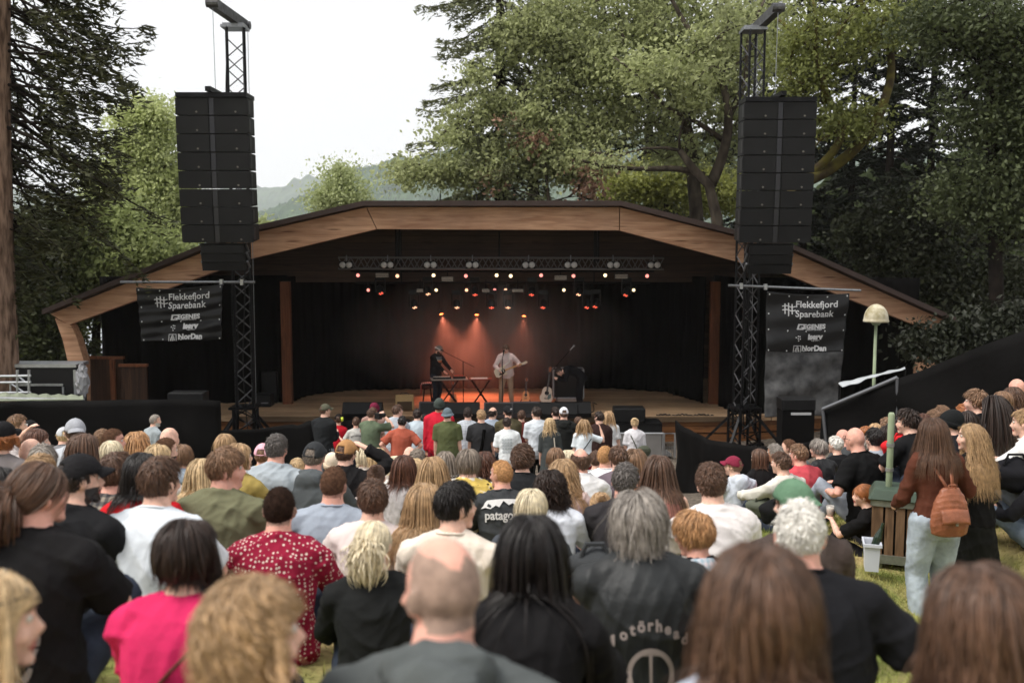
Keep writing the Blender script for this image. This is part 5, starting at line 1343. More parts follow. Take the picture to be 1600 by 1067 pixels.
def limb(mb, a, b_, r0, r1, r, k=5, wob=.12, droop=0.):
    a = Vector(a); b_ = Vector(b_); L_ = (b_ - a).length; pts = []; rad = []
    for i in range(k + 1):
        t = i / k; p = a.lerp(b_, t); w_ = L_ * wob * math.sin(t * math.pi)
        p += Vector((r.uniform(-1, 1) * w_ * .6, r.uniform(-1, 1) * w_ * .6, w_ * .9 * (1 if droop == 0 else droop))); pts.append(p); rad.append(r0 + (r1 - r0) * t)
    mb.tube(pts, rad, 6); return pts
def broadleaf(name, lab, trunk, blobs, nclump, nleaf, size, lm, bm, tr=.25, seed=1, group='trees behind the stage', clr=.55, extra=None, split=True):
    """trunk: pixel polyline (px,py,Y); blobs: (px,py,Y,rpx,rpy) crown masses"""
    r = np.random.default_rng(seed); rr = random.Random(seed); tp_ = [P(*q) for q in trunk]; zg_ = ground_base(tp_[0].x, tp_[0].y) - .3; tp_ = ([Vector((tp_[0].x, tp_[0].y, zg_))] if tp_[0].z > zg_ + .5 else []) + tp_; base = tp_[0].copy(); t = empty(name, base, label=lab, cat='tree', group=group)
    loc_ = lambda v: v - base
    mb = MB(); n = len(tp_); mb.tube([loc_(v) for v in tp_], [tr * (1 - .6 * i / (n - 1)) for i in range(n)], 10)
    CC = []; nodes = [loc_(v) for v in tp_[max(1, n // 3):]]
    wts = np.array([b_[3] * b_[4] for b_ in blobs], float); wts /= wts.sum()
    for i in range(nclump):
        px, py, Y, rx, ry = blobs[r.choice(len(blobs), p=wts)]
        q = r.normal(size=3); q /= np.linalg.norm(q); q *= r.random() ** .36; k = Y / F_PX
        c = P(px, py, Y) + Vector((q[0] * rx * k, q[1] * rx * k * .9, q[2] * ry * k)) - base; CC.append(c)
    CC.sort(key=lambda c: min((c - q).length for q in nodes)); nb = 0
    for c in CC:
        j = min(range(len(nodes)), key=lambda i_: (c - nodes[i_]).length + .0)
        a = nodes[j]; d = (c - a).length
        if d > .5 and nb < 400:
            pts = limb(mb, a, c, min(tr * .45, .02 + d * .022), .012, rr, 4, .1); nodes.append(pts[2]); nb += 1
            if d > 1.5: nodes.append(pts[3])
    mb.build('trunk', bm, t, smooth=True)
    C = []
    for c in CC:
        m_ = int(nleaf * (.5 + r.random())); g = r.normal(size=(m_, 3)) * np.array([clr, clr, clr * .55]) * (.6 + .7 * r.random()); C.append(np.array(c)[None] + g)
    idx = np.concatenate([np.full(len(c), r.random()) for c in C]); C = np.concatenate(C); V, Fc = leaves(C, size, r)
    at = np.clip(np.repeat(idx * .6 + r.random(len(C)) * .4, 4), 0, 1)
    link('crown', mesh_from('crown', V, Fc, False, attr=at), lm, t)
    return t
def conifer(name, lab, base, topz, rmax, lm, bm, trunk_r=.25, nb=120, spray=.16, dens=1., z0=1.0, droop=.35, seed=1, group='dark conifers behind the stage', lean=0., maxz=None, side=None, rfun=None, back=False, hang=.12, wild=0., bare=.12):
    r = np.random.default_rng(seed); rr = random.Random(seed); t = empty(name, base, label=lab, cat='tree', group=group); H = topz - base.z; mb = MB(); mb2 = MB()
    Hc = H
    mb.tube([(lean * z_ * z_ / H / H, 0, z_) for z_ in np.linspace(-.5, H, 9)], [max(.02, trunk_r * (1 - .9 * i / 8)) for i in range(9)], 12)
    CV = []; CF = []; at = []; off = 0
    C = []; U = []; W = []
    for i in range(nb):
        f = (i + r.random()) / nb; z_ = z0 + (H - z0) * f
        if maxz is not None and z_ + base.z > maxz: continue
        Lb = (rmax * (1 - f) ** .8 + .25) * (.65 + .5 * r.random())
        if rfun: Lb *= rfun(z_ + base.z)
        a = r.random() * 6.283
        if side is not None and r.random() < .45: a = side + r.normal() * .7
        dx, dy = math.cos(a), math.sin(a); K = 8; pts = []; dr_ = droop * (1 + wild * r.normal()); w1, w2 = r.normal() * wild * .12, r.uniform(2, 6)
        if back and dy < -.1: dy = -dy
        for k in range(K + 1):
            s_ = k / K; lw_ = w1 * Lb * math.sin(s_ * w2); pts.append(Vector((lean * z_ * z_ / H / H + dx * Lb * s_ - dy * lw_, dy * Lb * s_ + dx * lw_, z_ + abs(w1) * Lb * math.sin(s_ * w2 + 1) - dr_ * Lb * (s_ ** 1.3) + .18 * Lb * s_ ** 3 + .03 * Lb * math.sin(s_ * 5 + i))))
        mb2.tube(pts, [max(.008, .014 + Lb * .009) * (1 - .85 * k / K) for k in range(K + 1)], 5)
        nn = int(Lb * 16 * dens)
        for j in range(nn):
            s_ = bare + (1 - bare) * r.random() ** .8; k = min(int(s_ * K), K - 1); q = pts[k].lerp(pts[k + 1], s_ * K - k)
            wdt = (.10 + .34 * (1 - s_)) * min(Lb, 3.2) * .62; sd_ = r.uniform(-1, 1)
            tw = np.array([-dy, dx, 0]) * sd_ * wdt + np.array([dx, dy, 0]) * abs(sd_) * wdt * .45; hg = hang * (r.random() ** 2) * min(1, Lb / 2); e = np.array(q) + tw * (1 - .5 * hg) + np.array([0, 0, -.22 * abs(sd_) * wdt - .05 - hg])
            wdt = wdt + hg * .6
            m_ = 2 + int(abs(sd_) * wdt / .11)
            for h in range(m_): c = np.array(q) * (1 - (h + .5) / m_) + e * (h + .5) / m_; C.append(c + r.normal(size=3) * .03); dd = tw / (np.linalg.norm(tw) + 1e-6) + r.normal(size=3) * .5 + np.array([dx, dy, -.25]) * .7; U.append(dd)
    mb.build('trunk', bm, t, smooth=True); mb2.build('boughs', bark_dark, t, smooth=True)
    C = np.array(C); U = np.array(U); U /= np.linalg.norm(U, axis=1)[:, None]; n = len(C); w_ = np.cross(U, r.normal(size=(n, 3)) + np.array([0, 0, 1.2])); w_ /= np.linalg.norm(w_, axis=1)[:, None] + 1e-9
    s_ = spray * (.6 + .8 * r.random((n, 1))); V = np.stack([C - U * s_ * .5, C - w_ * s_ * .20, C + U * s_, C + w_ * s_ * .20], 1).reshape(-1, 3)
    link('crown', mesh_from('crown', V, np.arange(n * 4).reshape(n, 4), False, attr=np.repeat(r.random(n), 4)), lm, t); return t
L_fir = leaf_mat('fir_needles', S(66, 68, 42), .5, .25); L_light = leaf_mat('birch_leaves', S(186, 194, 138), .35, .55); L_mid = leaf_mat('maple_leaves', S(142, 152, 98), .5, .5)  # birch leaf colour lightened, with the look of haze mixed in
L_oak = leaf_mat('oak_leaves', S(164, 170, 122), .55, .55); L_dark = leaf_mat('dark_leaves', S(66, 72, 40), .55, .3); L_con = leaf_mat('conifer_needles', S(32, 37, 24), .4, .15); L_big = leaf_mat('big_spruce_needles', S(112, 116, 84), .45, .35); L_yel = leaf_mat('yellow_green_leaves', S(158, 162, 92), .35, .5); L_brown = leaf_mat('withered_leaves', S(164, 130, 110), .3, .35)  # oak leaf colour paled to stand in for haze in the air
# left fir, close, trunk at the edge of the picture
b0 = P(-4, 640, 21.8); conifer('fir_tree', 'close dark fir with a bare brown trunk at the left edge of the picture', Vector((b0.x, 21.8, -5.3)), 17, 3.65, L_fir, bark_fir, .52, 270, .13, 1.5, 3.4, .5, 11, 'trees at the left edge', side=0.15, maxz=8.6, hang=.55, wild=.55, bare=.3, lean=1.8, rfun=lambda z: float(np.interp(z, [-2.5, -.5, .8, 2.2], [.10, .20, .50, 1.0])), back=True)
mbx = MB()
broadleaf('birch_tree', 'light green birch rising between the fir and the left loudspeaker array', [(232, 600, 36), (230, 420, 36), (228, 260, 36), (226, 160, 36)], [(228, 205, 36, 42, 55), (250, 290, 36, 50, 60), (195, 280, 36, 50, 60), (285, 330, 36, 30, 45), (225, 370, 36, 75, 45)], 560, 85, .070, L_light, bark_grey, .2, 21, 'trees left of the stage', clr=.36)
broadleaf('maple_tree', 'bushy mid green maple above the left roof slope', [(150, 620, 31), (150, 520, 31), (158, 440, 31)], [(150, 400, 31, 75, 60), (95, 450, 31, 60, 60), (220, 395, 31, 70, 40), (70, 520, 31, 45, 50), (170, 340, 31, 50, 35)], 260, 150, .08, L_mid, bark_grey, .22, 22, 'trees left of the stage', clr=.42)
broadleaf('maple_tree', 'darker green tree half hidden behind the fir trunk', [(40, 640, 29), (42, 540, 29), (48, 420, 29)], [(45, 380, 29, 55, 60), (50, 470, 29, 50, 60), (40, 560, 29, 60, 45), (100, 560, 29, 40, 35)], 170, 130, .08, L_dark, bark_grey, .2, 23, 'trees left of the stage', clr=.45)
broadleaf('young_birch', 'small pale birch standing alone in front of the hills', [(530, 345, 48), (531, 300, 48), (532, 262, 48)], [(531, 282, 48, 15, 22), (520, 312, 48, 26, 18), (552, 306, 48, 18, 16)], 70, 90, .085, leaf_mat('pale_birch_leaves', S(172, 180, 130), .25, .45), bark_grey, .1, 24, 'trees behind the stage', clr=.5)
broadleaf('young_birch', 'low pale bush top just above the roof beside the left array', [(405, 375, 46), (405, 355, 46), (406, 345, 46)], [(402, 358, 46, 12, 9)], 14, 50, .11, leaf_mat('pale_birch_leaves', S(172, 180, 130)), bark_grey, .08, 25, 'trees behind the stage', clr=.4)
# centre
b0 = P(782, 560, 38); conifer('spruce_tree', 'tall spruce with drooping boughs standing against the sky left of centre', Vector((b0.x, 38, -5)), 20, 4.6, L_big, bark_dark, .3, 230, .17, 1.5, 1.5, .5, 31, maxz=11, hang=.35, wild=.35)
b0 = P(1010, 560, 46); conifer('spruce_tree', 'spruce half hidden behind the oak in the middle', Vector((b0.x, 46, -5)), 17, 4.6, L_con, bark_dark, .3, 110, .34, .8, 1.5, .38, 32)
broadleaf('oak_tree', 'broad pale green oak with reddish withered leaves above the roof ridge', [(838, 480, 37), (836, 320, 37), (830, 220, 37), (820, 130, 37)], [(712, 205, 36, 38, 34), (860, 40, 36, 50, 50), (800, 60, 36, 30, 40), (930, 100, 36, 50, 50), (930, 190, 36, 50, 40), (640, 270, 36, 36, 18), (700, 268, 36, 40, 22), (770, 262, 36, 60, 36), (835, 205, 36, 55, 50), (880, 255, 36, 60, 40), (880, 110, 36, 45, 60), (770, 170, 36, 40, 26), (740, 120, 36, 22, 12)], 620, 62, .080, L_oak, bark_grey, .3, 33, clr=.40)
broadleaf('withered_oak', 'thin tree with patches of reddish brown dead leaves above the roof ridge', [(860, 420, 35.4), (858, 320, 35.4), (850, 240, 35.4)], [(842, 225, 35.4, 28, 18), (800, 190, 35.4, 20, 12), (930, 265, 35.4, 40, 22), (765, 285, 35.4, 16, 20), (905, 300, 35.4, 30, 10)], 30, 45, .085, L_brown, bark_grey, .1, 34, clr=.32)
broadleaf('oak_tree', 'large oak with wide bending limbs behind the right half of the roof', [(1092, 480, 37), (1088, 330, 37), (1078, 220, 37), (1050, 110, 37), (1010, 30, 37)], [(980, 70, 37, 90, 60), (1070, 50, 37, 90, 60), (1130, 130, 37, 70, 60), (1000, 160, 37, 90, 50), (1050, 235, 37, 70, 30), (930, 0, 37, 80, 50), (1150, 220, 37, 50, 60), (1180, 40, 37, 70, 60), (1060, -30, 37, 130, 40)], 560, 58, .080, L_oak, bark_grey, .34, 35, clr=.42)
broadleaf('yellow_green_tree', 'bright yellow green tree showing through below the large oak', [(1040, 420, 44), (1040, 340, 44), (1042, 300, 44)], [(1040, 285, 44, 70, 30), (1110, 300, 44, 60, 40), (980, 292, 44, 50, 20)], 120, 120, .09, L_yel, bark_grey, .2, 36, clr=.55)
# big limbs of the oak drawn out sideways
def limbs_tree(name, lab, polys, Y, rads, bm, blobs, nclump, nleaf, size, lm, seed, clr=.5):
    t = broadleaf(name, lab, [(x, y, Y) for x, y in polys[0]], blobs, nclump, nleaf, size, lm, bm, rads[0], seed, clr=clr); base = t.location.copy()
    for k, pl in enumerate(polys[1:]):
        pts = [P(x, y, Y + .4 * math.sin(i * 1.3 + k)) - base for i, (x, y) in enumerate(pl)]; q = []
        for i in range(len(pts) - 1):
            for s_ in (0, .33, .66): q.append(pts[i].lerp(pts[i + 1], s_))
        q.append(pts[-1]); 
        for _ in range(2): q = [q[0]] + [(q[i - 1] + q[i] * 2 + q[i + 1]) / 4 for i in range(1, len(q) - 1)] + [q[-1]]
        n = len(q); MB().tube(q, [rads[k + 1] * (1 - .7 * i / (n - 1)) for i in range(n)], 9).build('limb', bm, t, smooth=True)
    return t
limbs_tree('oak_tree', 'oak whose long bare limbs cross behind the right lattice tower', [[(1128, 470), (1120, 340), (1108, 290), (1080, 260), (1062, 235)], [(1100, 275), (1060, 262), (1010, 265), (950, 262), (905, 250)], [(1110, 290), (1128, 250), (1140, 200), (1136, 150), (1120, 100), (1070, 40), (1040, -20)], [(1130, 220), (1090, 190), (1040, 170), (1000, 120), (960, 90)], [(1140, 180), (1170, 120), (1165, 60), (1200, -10)]], 34, [.26, .13, .2, .10, .12], bark_grey,
           [(950, 245, 34, 50, 20), (1080, 130, 34, 80, 50), (1150, 60, 34, 70, 50), (1000, 120, 34, 50, 30)], 80, 90, .085, L_oak, 41, .45)
limbs_tree('mossy_tree', 'tree with curved moss covered limbs arching right of the right loudspeaker array', [[(1215, 420), (1225, 330), (1240, 292)], [(1240, 292), (1285, 272), (1325, 245), (1362, 205), (1380, 165), (1394, 120), (1392, 75), (1375, 40), (1345, 10), (1335, -30)], [(1240, 290), (1280, 262), (1305, 235), (1320, 205), (1318, 190), (1290, 188), (1262, 185)], [(1318, 205), (1340, 180), (1365, 160)], [(1290, 160), (1285, 110), (1272, 75), (1240, 50), (1215, 30)], [(1272, 80), (1278, 40), (1268, -10)], [(1375, 40), (1410, 20), (1450, 10)]], 29, [.3, .19, .15, .08, .13, .10, .08], bark_moss,
           [(1300, 60, 29, 80, 50), (1260, 120, 29, 40, 40), (1330, 190, 29, 60, 30), (1400, 40, 29, 60, 40)], 170, 70, .065, leaf_mat('moss_tree_leaves', S(120, 126, 70), .5, .45), 42, .4)
# right: dark wood
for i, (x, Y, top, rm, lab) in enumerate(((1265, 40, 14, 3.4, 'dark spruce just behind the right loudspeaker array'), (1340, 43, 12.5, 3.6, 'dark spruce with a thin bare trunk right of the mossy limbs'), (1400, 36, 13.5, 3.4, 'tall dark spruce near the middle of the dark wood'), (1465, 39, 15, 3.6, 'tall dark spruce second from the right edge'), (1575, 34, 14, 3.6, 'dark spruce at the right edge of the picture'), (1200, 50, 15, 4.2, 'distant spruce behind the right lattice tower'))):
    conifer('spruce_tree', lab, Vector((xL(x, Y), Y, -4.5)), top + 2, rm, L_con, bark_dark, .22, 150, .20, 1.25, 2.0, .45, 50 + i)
broadleaf('beech_tree', 'leafy beech filling the upper right corner', [(1560, 620, 25), (1556, 420, 25), (1550, 250, 25), (1545, 60, 25)], [(1500, 40, 25, 80, 50), (1580, 70, 25, 70, 60), (1540, 170, 25, 60, 60), (1600, 220, 25, 50, 70), (1530, 300, 25, 55, 50), (1590, 340, 25, 50, 60), (1640, 120, 25, 60, 80)], 430, 80, .062, leaf_mat('beech_leaves', S(76, 84, 54), .5, .35), bark_dark, .24, 61, 'trees right of the stage', clr=.38)
broadleaf('beech_tree', 'darker leafy tree behind the right end of the roof', [(1480, 560, 30), (1478, 460, 30), (1470, 360, 30)], [(1420, 410, 30, 60, 40), (1480, 450, 30, 70, 50), (1550, 460, 30, 60, 50), (1370, 360, 30, 50, 40), (1450, 340, 30, 60, 40)], 220, 130, .075, leaf_mat('darker_beech_leaves', S(44, 48, 28), .5, .3), bark_dark, .2, 62, 'trees right of the stage', clr=.42)  # this tree's leaf colour is darker than the other beech's
broadleaf('holly_bush', 'dark shrub growing below the right end of the arch', [(1470, 600, 22.5), (1470, 570, 22.5), (1468, 540, 22.5)], [(1460, 540, 22.5, 38, 34), (1520, 530, 22.5, 50, 40), (1580, 520, 22.5, 50, 40)], 110, 80, .07, leaf_mat('holly_leaves', S(34, 38, 24), .4, .15), bark_dark, .08, 63, 'trees right of the stage', clr=.28)
# grass blades where the slope shows
def grass():
    r = np.random.default_rng(5); n = 52000; x = np.concatenate([r.uniform(.8, 7.5, n * 3 // 4), r.uniform(-6, 3, n // 4)]); y = np.concatenate([r.uniform(4.2, 11.5, n * 3 // 4), r.uniform(1.5, 12, n // 4)]); z = np.array([gz(a, b_) for a, b_ in zip(x, y)])
    h = .03 + .05 * r.random(n); a = r.random(n) * 6.28; w_ = .0035 + .002 * r.random(n); le = r.normal(size=(n, 2)) * .025
    B = np.stack([x, y, z - .005], 1); dx = np.stack([np.cos(a) * w_, np.sin(a) * w_, np.zeros(n)], 1); T = B + np.stack([le[:, 0], le[:, 1], h], 1)
    V = np.stack([B - dx, B + dx, T], 1).reshape(-1, 3); me = mesh_from('grass', V, np.arange(n * 3).reshape(n, 3), False, attr=np.repeat(r.random(n), 3))
    o = link('grass', me, mat('grass_blades', S(138, 154, 78), .7, attr=.3, col2=S(186, 172, 112), vscale=1.3, transl=.3)); tag(o, 'short worn grass with yellow straw patches on the slope', 'grass', kind='stuff')
# ------------------------------------------------------------------ things on the stage
def on_stage(px, py): x, y = onz(px, py); return Vector((x, y, ZS))
def wedge(px, py, wpx, lab, m=None, grey=False):
    p = on_stage(px, py); w_ = wpx * p.y / F_PX; t = empty('floor_monitor', p, label=lab, cat='monitor', group='wedge monitors along the stage edge')
    pr = [(-.22, 0), (.20, 0), (.26, .14), (.10, .38), (-.05, .38), (-.24, .12)] if not grey else [(-.2, 0), (.24, 0), (.24, .34), (.16, .38), (-.2, .08)]
    V = [Vector((sx * w_ / 2, a, b_)) for sx in (-1, 1) for a, b_ in pr]; n = len(pr)
    mb = MB(); mb.add(V, [tuple(range(n)), tuple(range(2 * n - 1, n - 1, -1))] + [(i, n + i, n + (i + 1) % n, (i + 1) % n) for i in range(n)]); mb.build('cabinet', m or black_plastic, t, bevel=.008)
    MB().box((0, -.17 if not grey else 0, .24), (w_ * .9, .30, .012), Matrix.Rotation(R(58 if not grey else 38), 3, 'X')).build('grille', grille, t)
    mb = MB()
    for sg in (-1, 1): mb.box((sg * (w_ / 2 + .002), 0, .2), (.014, .14, .04))
    mb.build('handle', mat('grey_handle', S(70, 70, 72)), t); return t
gm = mat('grey_flight_case', S(74, 70, 72), .6, var=.15, vscale=6, bump=.1)
wedge(567, 651, 62, 'black low monitor at the left end of the stage edge')
wedge(678, 650, 46, 'grey monitor behind the man in the red jacket and the beanie', gm)
wedge(722, 651, 56, 'black monitor between the grey monitor and the folding keyboard stand')
wedge(779, 651, 46, 'grey monitor in front of the guitarist\'s microphone stand', gm)
wedge(822, 650, 48, 'grey monitor just right of the guitarist\'s microphone stand', gm)
wedge(872, 651, 60, 'black monitor below the acoustic guitar')
wedge(912, 650, 22, 'small black monitor by the feet of the bent stagehand', None)
def box_thing(name, p, size, m, lab, cat, trim=None, trimname='trim'):
    t = empty(name, p, label=lab, cat=cat); MB().box((0, 0, size[2] / 2), size).build('body', m, t, bevel=.012)
    if trim:
        mb = MB(); 
        for sx in (-1, 1):
            for sy in (-1, 1): mb.box((sx * size[0] / 2, sy * size[1] / 2, size[2] / 2), (.03, .03, size[2] + .01))
        for z in (0.012, size[2]):
            for sy in (-1, 1): mb.box((0, sy * size[1] / 2, z), (size[0] - .035, .03, .03))
            for sx in (-1, 1): mb.box((sx * size[0] / 2, 0, z), (.03, size[1] - .035, .03))
        mb.build(trimname, trim, t)
    return t
p = Vector((xL(991, 25.3), 25.3, ZS - .62)); t = box_thing('subwoofer', p, (1.55, .75, .62), black_plastic, 'wide black subwoofer box in front of the stage edge on the right', 'subwoofer', black_metal, 'edge_strip')
t = empty('floor_monitor', (xL(990, 25.3), 25.3, ZS), label='black loudspeaker lying on the wide subwoofer box', cat='monitor'); MB().box((0, 0, .19), (.80, .5, .37)).build('cabinet', black_plastic, t, bevel=.02); MB().box((0, -.255, .19), (.72, .02, .30)).build('grille', grille, t)
p = Vector((xL(575, 25.3), 25.3, ZS - .62)); box_thing('subwoofer', p, (1.75, .75, .60), black_plastic, 'wide black subwoofer box in front of the stage edge on the left', 'subwoofer', black_metal, 'edge_strip')
for x, y, h, lab in ((424, 628, .9, 'tall black side loudspeaker standing at the left of the deck'), (414, 634, .35, 'low black amplifier box beside the left side loudspeaker')):
    p = on_stage(x, y); t = empty('side_loudspeaker', p, label=lab, cat='loudspeaker'); MB().box((0, 0, h / 2), (.44, .45, h)).build('cabinet', black_plastic, t, bevel=.015); MB().box((0, -.23, h / 2), (.36, .015, h * .85)).build('grille', grille, t); MB().box((.05, -.24, .12), (.2, .008, .03)).build('name_plate', grey_metal, t)
# guitar amplifier of tan cloth
p = on_stage(632, 641); t = empty('guitar_amplifier', p, rz=R(8), label='tan cloth covered guitar amplifier with a leather strap handle', cat='amplifier')
tanm = mat('tan_tweed', S(158, 132, 92), .8, var=.12, vscale=60, bump=.2, bscale=90)
MB().box((0, 0, .22), (.50, .30, .44), Matrix.Rotation(R(-8), 3, 'X')).build('cabinet', tanm, t, bevel=.02); MB().box((0, -.172, .15), (.40, .012, .24), Matrix.Rotation(R(-8), 3, 'X')).build('front_cloth', mat('brown_cloth', S(70, 56, 42), .9, bump=.3, bscale=100), t)
MB().tube([(-.12, 0, .45), (-.08, 0, .48), (.08, 0, .48), (.12, 0, .45)], .012, 6).build('handle', mat('dark_leather', S(40, 26, 20), .5), t)
mb = MB(); [mb.box((x_, -.10 + 0, .445), (.02, .02, .02)) for x_ in np.linspace(-.18, .18, 7)]; mb.build('knob', black_plastic, t)
def stand_x(name, p, h, w_, lab, m=None):
    t = empty(name, p, label=lab, cat='stand'); 
    for k, yy in enumerate((-.10, .10)):
        mb = MB()
        for sg in (-1, 1): mb.bar((sg * w_ * .5, yy + sg * .012, .01), (-sg * w_ * .42, yy + sg * .012, h), .022, .03)
        mb.build('crossed_legs', m or black_metal, t)
    mb = MB()
    for sg in (-1, 1): mb.tube([(sg * w_ * .5, -.18, .015), (sg * w_ * .5, .18, .015)], .014, 6); mb.tube([(sg * w_ * .42, -.20, h), (sg * w_ * .42, .20, h)], .016, 6)
    mb.lathe([(.03, -.14), (.03, .14)], (0, 0, h * .52), 8, Matrix.Rotation(R(90), 3, 'X')); mb.build('cross_bars', m or black_metal, t)
    return t
p = on_stage(702, 638); stand_x('keyboard_stand', p, .80, .62, 'black crossed stand under the keyboard player\'s instrument table')
t = empty('instrument_board', p + Vector((0, 0, .82)), rz=R(9), label='board with small keyboard and effect boxes in front of the man in the cap', cat='keyboard')
MB().box((0, 0, .01), (1.02, .46, .025)).build('board', mat('pale_board', S(150, 140, 130), .5), t)
mb = MB(); mb.box((-.2, -.02, .05), (.5, .26, .05)); mb.box((.28, .03, .05), (.34, .3, .06)); mb.build('control_box', black_plastic, t)
mb = MB(); [mb.box((-.42 + .032 * k, -.07, .078), (.028, .14, .008)) for k in range(14)]; mb.build('keys', mat('ivory', S(205, 200, 190), .4), t)
mb = MB(); [mb.lathe([(.012, 0), (.010, .02)], (.17 + .05 * (k % 5), -.04 + .06 * (k // 5), .08), 8) for k in range(15)]; mb.build('knobs', mat('red_knob', S(150, 40, 32), .4), t)
p = on_stage(751, 640); stand_x('folding_stand', p, .83, .6, 'black crossed folding stand in the middle of the stage')
t = empty('set_list_board', p + Vector((0, 0, .85)), label='flat board with white sheets lying on the middle folding stand', cat='board')
MB().box((0, 0, .01), (.62, .34, .02)).build('board', mat('red_brown_board', S(120, 44, 34), .5), t); mb = MB(); mb.box((-.04, 0, .024), (.46, .26, .004), Matrix.Rotation(R(4), 3, 'Z')); mb.build('paper', mat('paper_white', S(225, 215, 208), .7), t)
# stool and towel behind the keyboard player
p = on_stage(668, 632); t = empty('stool', p, label='small black stool behind the keyboard player', cat='stool')
MB().lathe([(.15, .56), (.16, .58), (.15, .61)], n=16).build('seat', black_plastic, t)
for k in range(4): a = R(45 + 90 * k); MB().tube([(.1 * math.cos(a), .1 * math.sin(a), .57), (.19 * math.cos(a), .19 * math.sin(a), 0)], .012, 6).build('leg', black_metal, t)
V = []; 
for i in range(13):
    s_ = -.55 + 1.1 * i / 12; x_ = max(-.19, min(.19, s_ * .8)); z_ = .625 if abs(s_) < .22 else .625 - (abs(s_) - .22) * 1.0
    for j in range(7): V.append((x_ + .01 * math.sin(j * 2.), -.12 + .04 * j + .01 * math.sin(i), z_ + .008 * math.sin(i * 1.3 + j)))
o = link('towel', mesh_from('towel', V, np.array([(i * 7 + j, (i + 1) * 7 + j, (i + 1) * 7 + j + 1, i * 7 + j + 1) for i in range(12) for j in range(6)]), True), mat('towel_stripes', S(214, 196, 192), .9, pattern=plaid(S(150, 70, 66), 40, 0, .1))); o.location = p; o.modifiers.new('s', 'SOLIDIFY').thickness = .012
tag(o, 'white towel with red stripes hanging over the small stool', 'towel')
def guitar_outline(k, waist=.72, upper=.78, n=40):
    pts = []
    for i in range(n):
        a = 2 * math.pi * i / n; y = -math.cos(a); # bottom -1 .. top 1
        wd = math.sin(a)
        f = 1 - (1 - waist) * math.exp(-((y - .18) / .3) ** 2) - (1 - upper) * sm(.2, .8, y)
        sg = abs(wd) ** .75 * (1 if wd >= 0 else -1)
        pts.append((sg * f * k, y * k * 1.22))
    return pts
def guitar(name, p, Ht, lab, rot, top, side, gloss=.3, stand=True, yaw=0., cat='guitar'):
    """acoustic shape: outlined body, sound hole, bridge, neck with frets, headstock with pegs"""
    t = empty(name, p, label=lab, cat=cat); k = Ht * .19; M = rot.to_3x3(); X, Y_, Z = M @ Vector((1, 0, 0)), M @ Vector((0, 1, 0)), M @ Vector((0, 0, 1))
    o_ = Z * (k * 1.22); out_ = guitar_outline(k)
    MB().prism(out_, o_ + Y_ * .045, X, Z, .09).build('body', side, t)
    MB().prism([(a * .985, b_ * .985) for a, b_ in out_], o_ - Y_ * .045, X, Z, .006).build('soundboard', top, t)
    q = Vector((0, -1, 0)); Rm = Matrix((X, Z, -Y_)).transposed()
    MB().lathe([(k * .30, 0), (k * .30, .006)], o_ - Y_ * .050 + Z * k * .30, 20, Rm).build('sound_hole', mat('hole_black', S(14, 10, 9), .9), t)
    MB().box(o_ - Y_ * .055 - Z * k * .48, (k * .62, .012, k * .1), M).build('bridge', mat('rosewood', S(52, 34, 26), .5), t)
    L1 = o_ + Z * k * 1.15; L2 = Z * (Ht * .86); mb = MB(); mb.bar(L1 - Y_ * .05, L2 - Y_ * .05, .052 * Ht, .022, up=Y_); mb.bar(o_ + Z * k * .55 - Y_ * .056, L1 - Y_ * .056, .05 * Ht, .008, up=Y_); mb.build('neck', mat('rosewood', S(52, 34, 26)), t)
    mb = MB(); mb.prism([(-.028 * Ht, .86 * Ht), (.028 * Ht, .86 * Ht), (.042 * Ht, .97 * Ht), (.02 * Ht, 1.0 * Ht), (-.02 * Ht, 1.0 * Ht), (-.042 * Ht, .97 * Ht)], -Y_ * .035, X, Z, .018); mb.build('headstock', side, t)
    mb = MB()
    for sg in (-1, 1):
        for j in range(3): mb.sphere(X * sg * .052 * Ht + Z * Ht * (.885 + .035 * j) - Y_ * .04, (.012, .006, .008), 6, 4)
    mb.build('tuning_peg', grey_metal, t)
    mb = MB()
    for j in range(6): xx = (j - 2.5) * .008; mb.bar(o_ - Y_ * .066 - Z * k * .48 + X * xx * 1.2, L2 - Y_ * .066 + X * xx, .0015)
    mb.build('strings', grey_metal, t)
    return t, o_, k, X, Z, Y_
spruce = mat('spruce_top', S(208, 188, 170), .35, var=.06, vscale=3, stretch=(20, 1, 1)); mahog = mat('mahogany', S(140, 78, 48), .4, var=.2, vscale=6); honey = mat('honey_wood', S(226, 158, 108), .35, var=.15, vscale=6)
def gstand(p, lab):
    t = empty('guitar_stand', p, label=lab, cat='guitar stand')
    for x_, y_ in ((-.2, -.08), (.2, -.08), (0, .24)): MB().tube([(0, .05, .34), (x_, y_, .01)], .012, 6).build('leg', black_metal, t)
    mb = MB(); mb.tube([(-.13, -.12, .13), (-.12, 0, .10), (.12, 0, .10), (.13, -.12, .13)], .011, 6); mb.tube([(0, .03, .1), (0, .07, .5)], .012, 6); mb.build('cradle', black_metal, t)
p = on_stage(821, 633); gstand(p, 'black stand holding the small honey coloured ukulele'); guitar('ukulele', p + Vector((0, -.02, .10)), .68, 'small honey coloured ukulele standing on its stand', Matrix.Rotation(R(-6), 4, 'X') @ Matrix.Rotation(R(3), 4, 'Y'), honey, mahog)
p = on_stage(852, 636); gstand(p, 'black stand holding the large pale acoustic guitar'); t, o_, k, X, Z, Y_ = guitar('acoustic_guitar', p + Vector((0, -.02, .10)), 1.04, 'large pale acoustic guitar standing on its stand', Matrix.Rotation(R(-8), 4, 'X') @ Matrix.Rotation(R(8), 4, 'Y'), spruce, mahog)
